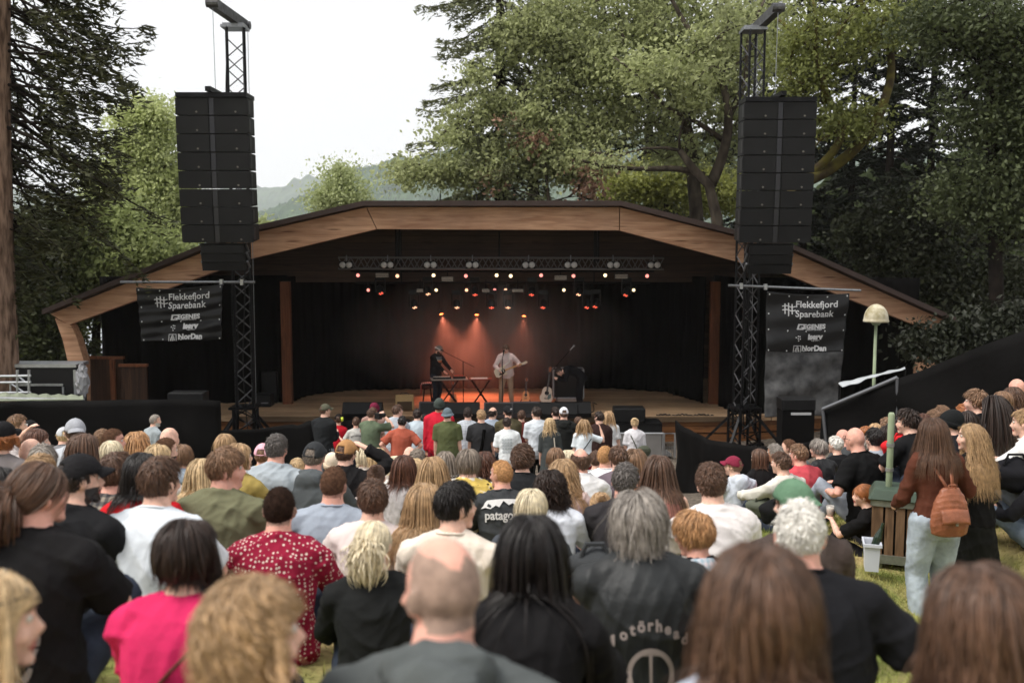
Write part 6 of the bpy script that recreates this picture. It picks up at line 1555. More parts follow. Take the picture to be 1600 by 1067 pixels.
MB().prism([(.05, .02), (.12, .06), (.13, -.06), (.06, -.12), (.03, -.06)], o_ - Y_ * .052, X, Z, .004).build('pick_guard', mat('pick_guard', S(98, 112, 108), .3), t)
p = on_stage(707, 637); guitar('mandolin', p + Vector((0, .35, .06)), .62, 'orange brown mandolin standing in the shadow under the keyboard board', Matrix.Rotation(R(-6), 4, 'X'), honey, mahog)
# microphone stands
def mic(p, base_h, boom, lab, mic_m=None, boomed=True):
    t = empty('microphone_stand', p, label=lab, cat='microphone stand'); mb = MB(); mb.tube([(0, 0, .02), (0, 0, base_h)], .013, 7); mb.build('pole', black_metal, t)
    mb = MB(); mb.lathe([(.16, 0), (.155, .02), (.03, .035)], n=18) if not boomed else [mb.tube([(0, 0, .12), (.3 * math.cos(a), .3 * math.sin(a), .01)], .012, 6) for a in (.4, 2.5, 4.6)]; mb.build('base' , black_metal, t)
    e = Vector(boom); s0 = Vector((0, 0, base_h)); d = (e - s0).normalized()
    MB().tube([s0 - d * (.35 if boomed else .0), e], .009, 6).build('boom', black_metal, t)
    Rm = d.to_track_quat('Z', 'Y').to_matrix(); mb = MB(); mb.lathe([(.013, 0), (.02, .13)], e, 10, Rm); mb.build('microphone', mic_m or mat('mic_grey', S(120, 120, 122), .4, .5), t); MB().sphere(e + d * .155, .03, 12, 8).build('microphone_head', mic_m or mat('mic_mesh', S(150, 150, 152), .4, .7), t)
    return t
p = on_stage(724, 637); mic(p, 1.30, (-.62, -.05, 1.62), 'tall boom microphone stand reaching to the keyboard player\'s mouth', mat('mic_white', S(200, 190, 184), .4))
p = on_stage(785, 642); mic(p, 1.42, (.02, .10, 1.52), 'straight microphone stand in front of the guitarist', black_metal, False)
p = on_stage(870, 637); mic(p, 1.20, (.36, -.05, 1.62), 'boom microphone stand beside the acoustic guitar', mat('mic_mesh', S(150, 150, 152)))
# flight case and trolley behind
p = on_stage(889, 632); t = box_thing('flight_case', p + Vector((0, .5, .15)), (.86, .6, .80), mat('case_black', S(20, 18, 18), .5), 'black flight case with pale metal edges behind the bent stagehand', 'flight case', alu, 'metal_edge')
for sx in (-1, 1): MB().lathe([(.05, -.02), (.05, .02)], (sx * .36, -.22, -.10), 10, Matrix.Rotation(R(90), 3, 'Y')).build('wheel', black_plastic, t)
t = empty('equipment_trolley', p, label='low pale trolley at the feet of the flight case', cat='trolley'); MB().box((0, .1, .12), (.74, .35, .05)).build('bed', mat('pale_metal', S(150, 136, 128), .5), t)
for sx in (-1, 1): MB().lathe([(.045, -.02), (.045, .02)], (sx * .32, .0, .05), 10, Matrix.Rotation(R(90), 3, 'Y')).build('wheel', black_plastic, t)
p = on_stage(918, 641); t = empty('water_bottle', p, label='clear water bottle standing on the deck right of the stagehand', cat='bottle'); MB().lathe([(.03, 0), (.034, .02), (.034, .13), (.014, .18), (.014, .2)], n=12).build('bottle', mat('clear_plastic', S(180, 170, 165), .2, spec=.6), t); MB().lathe([(.016, .2), (.016, .22)], n=10).build('cap', mat('cap_blue', S(90, 100, 130)), t)
p = on_stage(906, 646); o = MB().prism([(-.14, -.08), (.13, -.1), (.15, .06), (-.12, .09)], (0, 0, .012), (1, 0, 0), (0, 1, 0), .008).build('set_list', mat('paper_white', S(225, 215, 208))); o.location = p; tag(o, 'white sheet of paper lying on the deck beside the water bottle', 'paper')
pts = []
for i in range(40):
    a = i / 39; x_, y_ = onz(902 + 40 * a + 10 * math.sin(a * 5), 636 + 8 * math.sin(a * 5.5) + 2 * a); pts.append((x_, y_, ZS + .014))
tag(MB().tube(pts, .012, 5).build('cable', black_plastic), 'black cable looping over the deck right of the stagehand', 'cable')
pts = [(xL(x, 26.15), 26.15, ZS + .02 + .02 * math.sin(x * .9) + .015 * math.sin(x * 2.3)) for x in range(1035, 1130, 3)]
tag(MB().tube(pts, .022, 5).build('cable', black_plastic), 'bundle of black cables along the right stage edge', 'cable')
# crowd barriers
def barrier(p0, p1, Y, lab, mesh=False, h=1.15):
    a = Vector((xL(p0, Y), Y, 0)); b_ = Vector((xL(p1, Y), Y, 0)); zg = -5.2; zt = P(0, 677, Y).z; t = empty('crowd_barrier', ((a.x + b_.x) / 2, Y, zg), label=lab, cat='barrier'); w_ = b_.x - a.x; H = zt - zg
    if not mesh: MB().box((0, 0, H / 2 + .05), (w_ - .06, .02, H - .12)).build('panel', mat('alu_sheet', S(140, 138, 136), .5, .5, var=.08, vscale=3, bump=.05), t)
    else:
        mb = MB()
        for i in range(int(w_ / .05)): x_ = -w_ / 2 + .04 + i * .05; mb.bar((x_, 0, .05), (x_, 0, H - .3), .006)
        for i in range(int((H - .3) / .05)): mb.bar((-w_ / 2, .008, .05 + i * .05), (w_ / 2, .008, .05 + i * .05), .006)
        mb.build('mesh_panel', grey_metal, t)
    mb = MB(); mb.tube([(-w_ / 2, 0, 0), (-w_ / 2, 0, H), (w_ / 2, 0, H), (w_ / 2, 0, 0)], .028, 8); mb.build('frame', alu, t)
    mb = MB(); [mb.bar((x_, 0, .06), (x_, .75, .02), .05) for x_ in (-w_ / 2 + .1, w_ / 2 - .1)]; mb.build('foot', alu, t)
    return t
barrier(964, 1046, 23.6, 'aluminium crowd barrier panel behind the woman with the shoulder bag'); barrier(1048, 1066, 23.9, 'narrow wire mesh barrier under the right stage skirt', True)
barrier(522, 572, 22.9, 'aluminium crowd barrier panel below the two children')
# front fill boxes on black stands
for (x0, x1, y0, y1, lab) in ((262, 318, 614, 633, 'left'), (1222, 1274, 624, 641, 'right')):
    Y = 21.9 if x0 < 800 else 20.2; a, b_ = P(x0, y0, Y), P(x1, y1, Y); w_ = b_.x - a.x; h = a.z - b_.z; side_ = 'beside the left speaker tower' if x0 < 800 else 'below the right sponsor banner'
    t = empty('front_fill_speaker', ((a.x + b_.x) / 2, Y, b_.z), label='black front fill loudspeaker on a draped stand ' + side_, cat='loudspeaker')
    MB().box((0, .2, h / 2), (w_, .45, h)).build('cabinet', black_plastic, t, bevel=.01); MB().box((0, -.03, h / 2), (w_ * .9, .012, h * .8)).build('grille', grille, t)
    t = empty('draped_stand', ((a.x + b_.x) / 2, Y, -5.2), label='stand wrapped in black cloth with a pale edge strap ' + side_, cat='stand')
    zz = b_.z + 5.2 - .01; MB().box((0, .2, zz / 2), (w_ * .96, .42, zz)).build('cloth_wrap', black_tarp, t); MB().box((.05, -.02, zz - .06), (w_ * .6, .02, .05)).build('strap', mat('pale_strap', S(180, 180, 182), .5), t)
# ------------------------------------------------------------------ left: trailer, railing, tarpaulin roof
Yt_ = 21.3
a, b_ = P(-60, 625, Yt_ + .6), P(120, 573, Yt_ + .6); t = empty('equipment_trailer', ((a.x + b_.x) / 2, Yt_ + .75, -5.2), label='black equipment trailer with white metal edges left of the stage', cat='trailer')
w_ = b_.x - a.x; H = b_.z + 5.2
MB().box((0, 0, H / 2 + .2), (w_, .6, H - .4)).build('body', mat('trailer_black', S(16, 15, 17), .5, var=.1), t); mb = MB(); mb.box((0, 0, H + .04), (w_ + .12, .66, .07)); mb.box((w_ / 2 + .02, -.3, H / 2 + .2), (.06, .06, H - .5)); mb.box((-.1, -.32, H - .38), (w_ - .3, .03, .05)); mb.box((w_ / 2 - .25, -.32, H / 2), (.04, .03, H - .85)); mb.build('metal_edge', alu, t)
for sx in (-1, 1): MB().lathe([(.32, -.1), (.34, 0), (.32, .1)], (sx * w_ * .25, -.2, .33), 20, Matrix.Rotation(R(90), 3, 'X')).build('wheel', black_plastic, t)
t = empty('metal_railing', P(-10, 614, Yt_ - .2), label='pale aluminium railing with diagonal braces beside the fir trunk', cat='railing'); o0 = t.location.copy(); f = lambda x, y: P(x, y, Yt_ - .2) - o0
mb = MB()
for x in (-30, 27, 45): mb.tube([f(x, 578), f(x, 614)], .03, 7)
for y in (587, 597, 613): mb.tube([f(-40, y + 1), f(48, y)], .028, 7)
mb.tube([f(29, 588), f(45, 602)], .02, 6); mb.tube([f(18, 600), f(36, 612)], .02, 6); mb.tube([f(16, 600), f(16, 613)], .02, 6); mb.build('rails', alu, t)
V = []
for i in range(31):
    a = i / 30
    for j in range(7): v = j / 6; p = P(-60 + 190 * a + 20 * v * 0, 613 + 6 * a + v * (15 - 9 * a), Yt_ - .3 - .75 * v); V.append((p.x, p.y, p.z + .02 * math.sin(i * 1.9) * (1 - v)))
o = link('tarpaulin_roof', mesh_from('tarpaulin_roof', V, np.array([(i * 7 + j, (i + 1) * 7 + j, (i + 1) * 7 + j + 1, i * 7 + j + 1) for i in range(30) for j in range(6)]), False), mat('green_tarp', S(128, 134, 116), .7, var=.15, vscale=3, bump=.3, bscale=10)); o.modifiers.new('s', 'SOLIDIFY').thickness = .02
tag(o, 'sagging grey green tarpaulin roof over the left drape', 'tarpaulin')
a, b_ = P(-40, 621, 20.4), P(132, 625, 20.4); o = MB().tube([a, b_], .03, 8).build('fence_rail', alu); tag(o, 'horizontal metal rail on top of the left drape', 'rail')
p = P(130, 622, 21.2); r3 = random.Random(5); V, Fc = ell((0, 0, .38), (.13, .12, .36), None, 18, 12); V = V + np.array([[r3.uniform(-.03, .03) for _ in range(3)] for _ in V]); o = link('plastic_bag', mesh_from('plastic_bag', V, Fc, False), mat('cloudy_plastic', S(150, 150, 154), .35, spec=.5, alpha=.75)); o.location = p; tag(o, 'crumpled translucent plastic bag hanging at the corner of the trailer', 'plastic bag')
# ------------------------------------------------------------------ bin, box, post, cups
def bin_():
    Y = 8.35; x0 = xL(1398, Y); x1 = xL(1500, Y); zg = P(0, 897, Y).z; zt = P(0, 792, Y).z; t = empty('litter_bin', ((x0 + x1) / 2 + .08, Y + .22, zg), rz=R(-21), label='litter bin of upright brown wooden slats with a dark green lid', cat='litter bin'); w_ = x1 - x0; H = zt - zg; d = .34
    slat = wood_mat('bin_slats', S(96, 74, 56), S(140, 112, 86), (10, 10, 1.2)); n = 6
    for k in range(n):
        x_ = -w_ / 2 + (k + .5) * w_ / n
        MB().box((x_, -d / 2, H / 2 + .06), (w_ / n - .018, .025, H - .12)).build('slat', slat, t)
    for k in range(5): MB().box((-w_ / 2 - .0, -d / 2 + (k + .5) * d / 5, H / 2 + .06), (.025, d / 5 - .016, H - .12)).build('slat', slat, t)
    MB().box((0, 0, H / 2 + .05), (w_ - .06, d - .06, H - .14)).build('liner', mat('bin_liner', S(22, 20, 18), .9), t)
    mb = MB(); mb.box((0, -d / 2 - .012, .10), (w_ + .03, .03, .075)); mb.box((-w_ / 2 - .012, 0, .10), (.03, d, .075)); mb.build('steel_band', mat('galvanised', S(132, 134, 124), .5, .6, var=.2, vscale=12), t); mb = MB(); mb.box((0, -d / 2 - .012, H + .0), (w_ + .03, .03, .05)); mb.box((-w_ / 2 - .012, 0, H), (.03, d, .05)); mb.build('top_band', mat('galvanised', S(132, 134, 124), .5, .6, var=.2, vscale=12), t)
    for sx in (-1, 1):
        for sy in (-1, 1): MB().box((sx * (w_ / 2 - .05), sy * (d / 2 - .05), .02), (.07, .07, .15)).build('foot', mat('galvanised', S(132, 134, 124)), t)
    mb = MB(); V = [(-w_ / 2 - .05, -d / 2 - .05, H + .03), (w_ / 2 + .05, -d / 2 - .05, H + .03), (w_ / 2 + .05, d / 2 + .05, H + .03), (-w_ / 2 - .05, d / 2 + .05, H + .03), (-w_ / 2 + .0, -d / 2 + .0, H + .12), (w_ / 2, -d / 2, H + .12), (w_ / 2, d / 2, H + .12), (-w_ / 2, d / 2, H + .12)]
    mb.add(V, [(3, 2, 1, 0), (4, 5, 6, 7), (0, 1, 5, 4), (1, 2, 6, 5), (2, 3, 7, 6), (3, 0, 4, 7)]); mb.build('lid', mat('bin_lid_green', S(62, 76, 64), .45, var=.15, vscale=8), t, bevel=.01)
    PLIST.append((t.location.x, t.location.y, zg, 3.)); return t
bin_()
p = P(1361, 888, 8.15); PLIST.append((p.x, p.y, p.z, 3.)); t = empty('white_bucket', p, rz=R(-16), label='white plastic box standing open against the wooden litter bin', cat='plastic box')
t.scale = (.62, .7, .85)
wpl = mat('white_plastic', S(200, 204, 214), .4)
mb = MB(); V = []
for z_, k in ((0, .86), (.27, 1.), (.27, .93), (.02, .80)):
    V += [(sx * .10 * k, sy * .14 * k, z_) for sx, sy in ((-1, -1), (1, -1), (1, 1), (-1, 1))]
F2 = [(3, 2, 1, 0)] + [(i * 4 + k, i * 4 + (k + 1) % 4, (i + 1) * 4 + (k + 1) % 4, (i + 1) * 4 + k) for i in range(3) for k in range(4)] + [(12, 13, 14, 15)]
mb.add(V, F2); mb.build('box', wpl, t); mb = MB(); [mb.box(c, s_) for c, s_ in (((0, -.15, .265), (.24, .02, .03)), ((0, .15, .265), (.24, .02, .03)), ((-.11, 0, .265), (.02, .28, .03)), ((.11, 0, .265), (.02, .28, .03)))]; mb.build('rim', wpl, t)
t2 = empty('waste_bottle', p + Vector((-.005, -.01, .11)), label='dark green glass bottle leaning in the white plastic box', cat='bottle'); MB().lathe([(.034, 0), (.036, .02), (.036, .17), (.014, .25), (.015, .30)], n=12, rot=Matrix.Rotation(R(18), 3, 'Y')).build('bottle', mat('green_glass', S(34, 48, 36), .15, spec=.6), t2)
p = P(1433, 860, 7.95); t = empty('green_post', (p.x, 8.6, P(0, 880, 8.6).z), label='round sage green post with pale rings behind the woman in brown', cat='post'); zt = P(0, 648, 8.6).z - t.location.z
MB().lathe([(.028, -.3), (.028, zt), (.02, zt + .02)], n=14).build('pole', mat('sage_paint', S(134, 144, 120)), t, smooth=True)
mb = MB(); [mb.lathe([(.034, 0), (.034, .03)], (0, 0, zt - z_), 14) for z_ in (.28, .50)]; mb.build('ring', alu, t)
def cup(p, lab, beer=True, h=.12):
    t = empty('plastic_cup', p, label=lab, cat='cup'); MB().lathe([(.028, 0), (.038, h), (.036, h), (.027, .004)], n=16).build('cup', mat('cup_clear', S(215, 210, 205), .2, spec=.5, alpha=.45), t, smooth=True)
    if beer: MB().lathe([(.026, .006), (.034, h * .72)], n=14).build('beer', mat('beer', S(188, 110, 38), .15, spec=.5), t); MB().lathe([(.034, h * .72), (.0345, h * .80)], n=14).build('foam', mat('beer_foam', S(228, 218, 200), .8), t)
    return t
# ------------------------------------------------------------------ who sits and stands where
ST = 'spectators standing before the stage'; RG = 'spectators on the right bank'; FG = 'spectators close to the camera'
blackT = (26, 25, 26); white = (222, 224, 226); grey = (150, 152, 154)
def prn(b, body, seglist, m, v0, eps=.014, arc=0.):
    """lettering and marks laid on the back of a shirt: seglist of (text,size,u,v,bold)"""
    V0 = []; F0 = []
    for tx, size, u, v, bo in seglist:
        V, F_ = text_mesh(tx, size, bo, res=3)
        for x, y, z in V:
            dv = -arc * (x + u) ** 2
            V0.append(back_map(b, x + u, v + y + dv, eps))
        F0 += [tuple(i + len(V0) - len(V) for i in f) for f in F_]
    link('lettering', mesh_from('lettering', V0, F0), m, body)
def marks(b, body, polys, m, name='printed_mark', eps=.014, dv=0.):
    V0 = []; F0 = []
    for pl in polys:
        F0.append(tuple(range(len(V0), len(V0) + len(pl)))); V0 += [back_map(b, u, v + dv, eps) for u, v in pl]
    link(name, mesh_from(name, V0, F0), m, body)
wp = mat('white_shirt_print', S(200, 198, 196), .8); gp = mat('grey_shirt_print', S(120, 116, 114), .8)
# --- close to the camera
def fg(*a, **k): k.setdefault('group', FG); return person(*a, **k)
bo, b, l, s_ = fg(-16, 886, 2.05, 'blonde woman with sunglasses on her head, face in profile, at the bottom left corner', hy=62, by=20, fem=True, hair='long', hc='blonde', top='short', tc=(40, 38, 40), length=.3); glasses(b, bo, True)
bo, b, l, s_ = fg(58, 716, 3.5, 'man with brown ponytail in black t-shirt with a white back print', hy=40, by=4, hair='pony', hc='brown', length=.2, tc=blackT, g=1.12, skin=1)
r_ = random.Random(3); marks(b, bo, [[(.02 + .10 * math.cos(a) * (1 + .08 * math.sin(a * 5)), .20 + .12 * math.sin(a) * (1 + .06 * math.cos(a * 7))) for a in np.linspace(a0_, a0_ + .42, 5)] + [(.02 + .085 * math.cos(a), .20 + .105 * math.sin(a)) for a in np.linspace(a0_ + .42, a0_, 5)] for a0_ in np.linspace(0, 5.8, 12)] + [[(.02 + u, .20 + v), (.02 + u + .03, .205 + v), (.02 + u + .025, .235 + v), (.02 + u + .004, .24 + v)] for u, v in ((-.05, .0), (.02, .01), (-.02, -.05), (-.045, -.08), (.01, -.085))] + [[(-.16 + .022 * i, .36 + .02 * math.sin(i * 2)), (-.15 + .022 * i, .36), (-.145 + .022 * i, .42 + .015 * math.sin(i * 3)), (-.158 + .022 * i, .425)] for i in range(9)], gp)
fg(395, 888, 1.86, 'woman with big curly blond brown hair looking right, white top', hy=62, by=15, fem=True, hair='curlylong', hc='dkblonde', length=.24, wave=.010, vol=.0, tc=(215, 212, 210), hairdens=1.3)
bo, b, l, s_ = fg(690, 828, 2.02, 'balding man with grey stubble hair in a dark grey hooded jacket', hy=-38, by=6, hair='cropped_bald', hc='greybrown', top='long', tc=(80, 84, 84), hood=1, g=1.1, skin=1, a1=26, beard=None, stub='greybrown')
fg(830, 797, 2.75, 'woman with very long nearly black hair in a black top', hy=4, fem=True, hair='long', hc='black', tc=blackT, length=.50, vol=.004, spread=.0)
bo, b, l, s_ = fg(1000, 762, 3.7, 'long grey haired man in a black leather vest with back lettering', hy=10, by=3, hair='mullet', hc='grey', length=.22, wave=.006, top='cap', tc=(34, 36, 37), tk='leather', infl=.022, collar=.6, skin=2, g=1.08, vol=.008)
sil = mat('vest_print', S(148, 136, 132), .7)
word = 'Mot\u00f6rhead'
n_ = len(word)
for i, ch in enumerate(word):
    u = (i - (n_ - 1) / 2) * .0315; prn(b, bo, [(ch, .050, u + (.012 if i else -.006), .325 - 3.4 * u * u, .0018)], sil, 0, .034)
marks(b, bo, [[(.012 + .085 * math.cos(a), .115 + .085 * math.sin(a)) for a in (a0_, a0_ + .2, a0_ + .4)] + [(.012 + .068 * math.cos(a), .115 + .068 * math.sin(a)) for a in (a0_ + .4, a0_ + .2, a0_)] for a0_ in np.arange(0, 6.2, .4)]
      + [[(.008, .03), (.016, .03), (.018, .20), (.006, .20)], [(-.02, .175), (.044, .175), (.044, .185), (-.02, .185)]]
      + [[(.012 + sg * (.07 + .03 * t), .10 - .10 * t + .1 * t * t), (.012 + sg * (.085 + .03 * t), .10 - .10 * t + .1 * t * t), (.012 + sg * (.075 + .03 * (t + .2)), .10 - .10 * (t + .2) + .1 * (t + .2) ** 2 - .01)] for sg in (-1, 1) for t in (0, .2, .4, .6)], sil, eps=.034, dv=.07)
fg(1190, 838, 1.62, 'woman with long straight brown hair seen from behind, pale blue top, bottom centre right', hy=-4, fem=True, hair='long', hc='brown', length=.52, wave=.006, tc=(176, 186, 202), vol=.004)
fg(1252, 777, 3.3, 'white haired man in a plain black t-shirt', hy=14, by=10, hair='short', hc='white', tc=(24, 24, 27), g=1.2, skin=1, side=-9, hands=[None, (.36, .30, .28)], vol=-.004, length=.03)
fg(1241, 745, 4.5, 'person in a faded green cap just behind the white haired man', hy=-26, by=0, hair='short', hc='brown', hat=('cap', (92, 122, 98), None, True), tc=(70, 60, 56))
fg(1538, 872, 1.72, 'woman with long brown hair and golden streaks in the bottom right corner', hy=-14, fem=True, hair='long', hc='brown', length=.5, wave=.006, tc=(60, 58, 60), vol=.006)
bo, b, l, s_ = fg(291, 806, 2.95, 'woman with dark brown bob in a bright pink blouse with a thin bag strap', hy=26, by=10, fem=True, hair='bob', hc='dkbrown', top='long', tc=(198, 44, 92), g=1.1, length=.2, loose=.02)
MB().tube([back_map(b, u, v, .018) for u, v in ((-.17, .12), (-.10, .20), (-.02, .28), (.06, .36), (.13, .44))], .006, 6).build('bag_strap', mat('brown_strap', S(86, 44, 34), .5), bo)
fg(583, 810, 4.3, 'woman with pinned up platinum blonde hair in a black jacket', hy=12, fem=True, hair='pony', hc='platinum', top='long', tc=(30, 31, 31), g=1.1, length=.14, collar=.6)
fg(249, 707, 4.6, 'brown haired man in a plain white t-shirt near the left', hy=18, by=4, hair='medium', hc='brown', tc=(214, 220, 226), g=1.08)
fg(123, 706, 4.5, 'bearded man in a black cap and black polo shirt', hy=50, by=12, hair='short', hc='dkbrown', hat=('cap', (30, 29, 31)), tc=(28, 28, 30), beard='dkbrown', g=1.05, collar=.5)
fg(352, 693, 5.4, 'man in an olive green shirt looking over his right shoulder', hy=72, by=6, hair='medium', hc='ltbrown', top='long', tc=(108, 108, 84), g=1.12, collar=.5, skin=1, neck=12)
fg(436, 756, 4.9, 'man with shaved dark hair in a crimson shirt with pale dots', hy=4, hair='buzz', hc='dkbrown', top='elbow', tc=(142, 30, 56), tk='dots', collar=.5, g=1.1, skin=1)
fg(521, 725, 6.0, 'short haired man in a plain grey blue t-shirt left of the middle', hy=10, hair='buzz', hc='brown', tc=(148, 156, 168), g=1.18, skin=1)
fg(582, 743, 5.5, 'brown haired man in a pale pink sweater', hy=-6, hair='medium', hc='brown', top='long', tc=(214, 200, 196), g=1.05)
fg(664, 751, 5.3, 'woman with long straight ash blonde hair over bare shoulders', hy=26, by=8, fem=True, hair='long', hc='dkblonde', length=.46, top='tank', tc=(220, 200, 186))
fg(712, 745, 4.6, 'dark haired man in profile wearing a cream shirt', hy=58, by=8, hair='medium', hc='black', tc=(216, 204, 190), skin=0)
fg(1112, 719, 5.7, 'man with short curly brown hair in a white hooded shirt', hy=-4, by=-4, hair='curly', hc='brown', length=.04, wave=.004, top='elbow', tc=(220, 214, 212), g=1.1, hood=0, loose=.025)
bo, b, l, s_ = fg(1085, 792, 4.6, 'woman with short strawberry blonde hair looking down, black top over a floral collar', hy=-62, by=-8, fem=True, hair='mop', hc='strawberry', top='long', tc=(30, 29, 31), g=1.08, hp=-14, skin=1)
c_, x_, y_, T_ = b.frame(.99); job([loft([(c_ - T_ * .03, x_, y_, .125, .095), (c_ + T_ * .01, x_, y_, .10, .085), (c_ + T_ * .035, x_, y_, .074, .07)])], .009, 'floral_collar', [cloth((206, 196, 200), 'check')], bo, 1)
# --- middle of the slope
bo, b, l, s_ = person(783, 716, 7.7, 'man with thinning ginger hair in a dark t-shirt with a mountain print', hy=-48, by=-6, hair='buzz', hc='strawberry', tc=(58, 60, 62), g=1.1, skin=1)
prn(b, bo, [('patagonia', .082, .0, .350, .002)], wp, 0)
ridge = [(-.21, .345), (-.15, .36), (-.11, .352), (-.07, .375), (-.045, .362), (-.01, .405), (.03, .375), (.06, .388), (.10, .362), (.15, .368), (.20, .345)]
marks(b, bo, [[(a[0], a[1] + .003), (c[0], c[1] + .003), (c[0], .420 - .3 * c[0] ** 2), (a[0], .420 - .3 * a[0] ** 2)] for a, c in zip(ridge[:-1], ridge[1:])], wp, dv=.065)
P_ = person
P_(830, 760, 5.6, 'woman with smooth platinum blonde hair beside the mountain print shirt', hy=-5, fem=True, hair='bob', hc='platinum', tc=(70, 74, 80), length=.2)
P_(860, 729, 6.2, 'woman with dark curly hair in a white t-shirt', hy=8, fem=True, hair='curlylong', hc='dkbrown', length=.32, tc=(216, 220, 228), vol=.008)
P_(880, 714, 7.4, 'woman with wavy strawberry blonde hair and a pale pink top', hy=10, fem=True, hair='long', hc='dkblonde', length=.42, wave=.012, tc=(206, 182, 176), top='long')
P_(907, 698, 8.8, 'bald topped man with a ring of brown hair in a white shirt with denim collar', hy=0, hair='ring', hc='brown', top='elbow', tc=(206, 204, 204), collar=1, g=1.12, skin=1)
bo, b, l, s_ = P_(977, 721, 6.2, 'grey haired man with a bald spot in a dark grey shirt', hy=18, hair='short', hc='dkgrey', tc=(48, 46, 48), g=1.05, skin=1); glasses(b, bo)
P_(938, 764, 6.9, 'bare shouldered woman in a black strap top half hidden by the grey haired man', hy=4, fem=True, hair='bun', hc='dkblonde', top='tank', tc=(36, 34, 38), skin=1, hairdens=.8)
bo, b, l, s_ = P_(1030, 708, 6.9, 'woman with very long brown hair, sunglasses on top and bare shoulders', hy=6, fem=True, hair='long', hc='brown', length=.44, top='tank', tc=(190, 130, 120)); glasses(b, bo, True)
P_(992, 699, 9.2, 'woman with long light brown hair in front of the barrier', hy=12, fem=True, hair='long', hc='ltbrown', length=.42, tc=(110, 100, 104))
P_(966, 693, 9.0, 'man with brown side parted hair and grey purple shirt', hy=-15, hair='medium', hc='brown', tc=(108, 96, 104))
P_(946, 694, 10.2, 'bald man in a bright white t-shirt', hy=14, hair='buzz', hc='strawberry', tc=(228, 228, 230), skin=1)
P_(931, 703, 10.8, 'child with short brown hair between the bald heads', hy=-10, hair='short', hc='brown', tc=(150, 152, 150), s=.8, hscale=1.08)
P_(817, 693, 8.7, 'person with a round mop of curly brown hair and black shirt', hy=12, hair='curly', hc='brown', length=.09, wave=.012, tc=(34, 35, 37), vol=.012)
P_(731, 699, 8.0, 'man with thin shoulder length hair in a yellow floral shirt', hy=2, hair='mullet', hc='greybrown', length=.16, tc=(216, 188, 100), tk='floral', g=1.15, top='elbow')
P_(758, 703, 9.6, 'woman with wavy auburn brown hair behind the yellow shirt', hy=8, fem=True, hair='long', hc='auburn', length=.3, wave=.012, tc=(60, 50, 50))
P_(676, 711, 7.6, 'woman with long dark blonde hair and a black top', hy=2, fem=True, hair='long', hc='dkblonde', length=.46, tc=(30, 30, 32))
P_(696, 703, 9.4, 'woman with streaked shoulder length hair in a striped top', hy=8, fem=True, hair='long', hc='greybrown', length=.3, tc=(214, 212, 208), tk='stripes')
P_(631, 708, 7.8, 'woman with dark hair turning auburn at the tips, pale grey top', hy=6, fem=True, hair='long', hc='auburn', length=.34, tc=(188, 182, 182))
P_(588, 722, 8.2, 'woman with brown hair tied in a high bun', hy=4, fem=True, hair='bun', hc='brown', tc=(176, 164, 160))
P_(589, 697, 9.4, 'older blonde woman behind the high bun', hy=-4, fem=True, hair='bob', hc='blonde', length=.2, tc=(200, 190, 180))
bo, b, l, s_ = P_(541, 685, 8.4, 'man in a tan cap and black jacket raising his hand to his face', hy=14, by=6, hair='short', hc='brown', hat=('cap', (176, 132, 88), None, False), top='long', tc=(26, 25, 26), g=1.15, hands=[None, (.14, .22, .80)], poles=[None, (1, .1, -.5)])
bo, b, l, s_ = P_(491, 688, 7.6, 'man in a charcoal cap with an open strap and grey hooded jacket', hy=6, hair='short', hc='greybrown', hat=('cap', (52, 54, 56), None, False), top='long', tc=(82, 86, 88), hood=1, g=1.18, skin=1)
P_(410, 691, 9.2, 'person in a pale pink cap with a mustard jacket', hy=-150, by=-6, fem=True, hair='short', hc='ltbrown', hat=('cap', (232, 178, 190)), tc=(196, 150, 66), hp=-12) if False else P_(410, 691, 9.2, 'person in a pale pink cap with a mustard jacket', hy=-10, fem=True, hair='short', hc='ltbrown', hat=('cap', (232, 178, 190)), tc=(196, 150, 66))
P_(432, 676, 7.6, 'greying man in a light blue grey shirt', hy=14, hair='short', hc='dkgrey', top='long', tc=(158, 166, 172), g=1.15, skin=1, collar=.4)
P_(464, 713, 9.6, 'blond child between the grey shirt and the charcoal cap', hy=10, hair='medium', hc='blonde', tc=(190, 170, 150), s=.8, hscale=1.08)
P_(374, 690, 7.2, 'woman with fair brown hair looking right behind the man in olive', hy=50, fem=True, hair='bob', hc='dkblonde', length=.18, tc=(160, 140, 80))
P_(351, 675, 8.6, 'woman with striped blond bob against the black drape', hy=-6, fem=True, hair='bob', hc='dkblonde', length=.2, tc=(190, 184, 180))
P_(317, 713, 6.6, 'woman with long pinkish blonde hair and khaki jacket', hy=18, by=10, fem=True, hair='long', hc='blonde', length=.42, top='long', tc=(120, 116, 92))
P_(221, 703, 5.2, 'woman with long black hair and a bright red top', hy=20, fem=True, hair='long', hc='black', length=.4, tc=(190, 30, 38))
P_(246, 692, 6.8, 'person with pale blond hair in front of the bald man', hy=16, fem=True, hair='bob', hc='blonde', length=.16, tc=(210, 206, 202))
P_(264, 667, 9.3, 'pale bald man with a light pink shirt', hy=38, hair='bald', hc='brown', tc=(206, 196, 200), skin=0)
P_(258, 681, 8.0, 'man with cropped brown hair and beard below the bald man', hy=44, hair='buzz', hc='brown', beard='brown', tc=(140, 150, 160))
P_(284, 692, 8.8, 'woman with brown hair in a pale denim jacket', hy=12, fem=True, hair='bob', hc='ltbrown', length=.2, top='long', tc=(140, 152, 166))
P_(242, 646, 16.0, 'grey bearded man in a grey ringer t-shirt standing by the left drape', hy=66, by=40, pose='stand', hair='buzz', hc='grey', beard='white', tc=(150, 158, 162), group=ST)
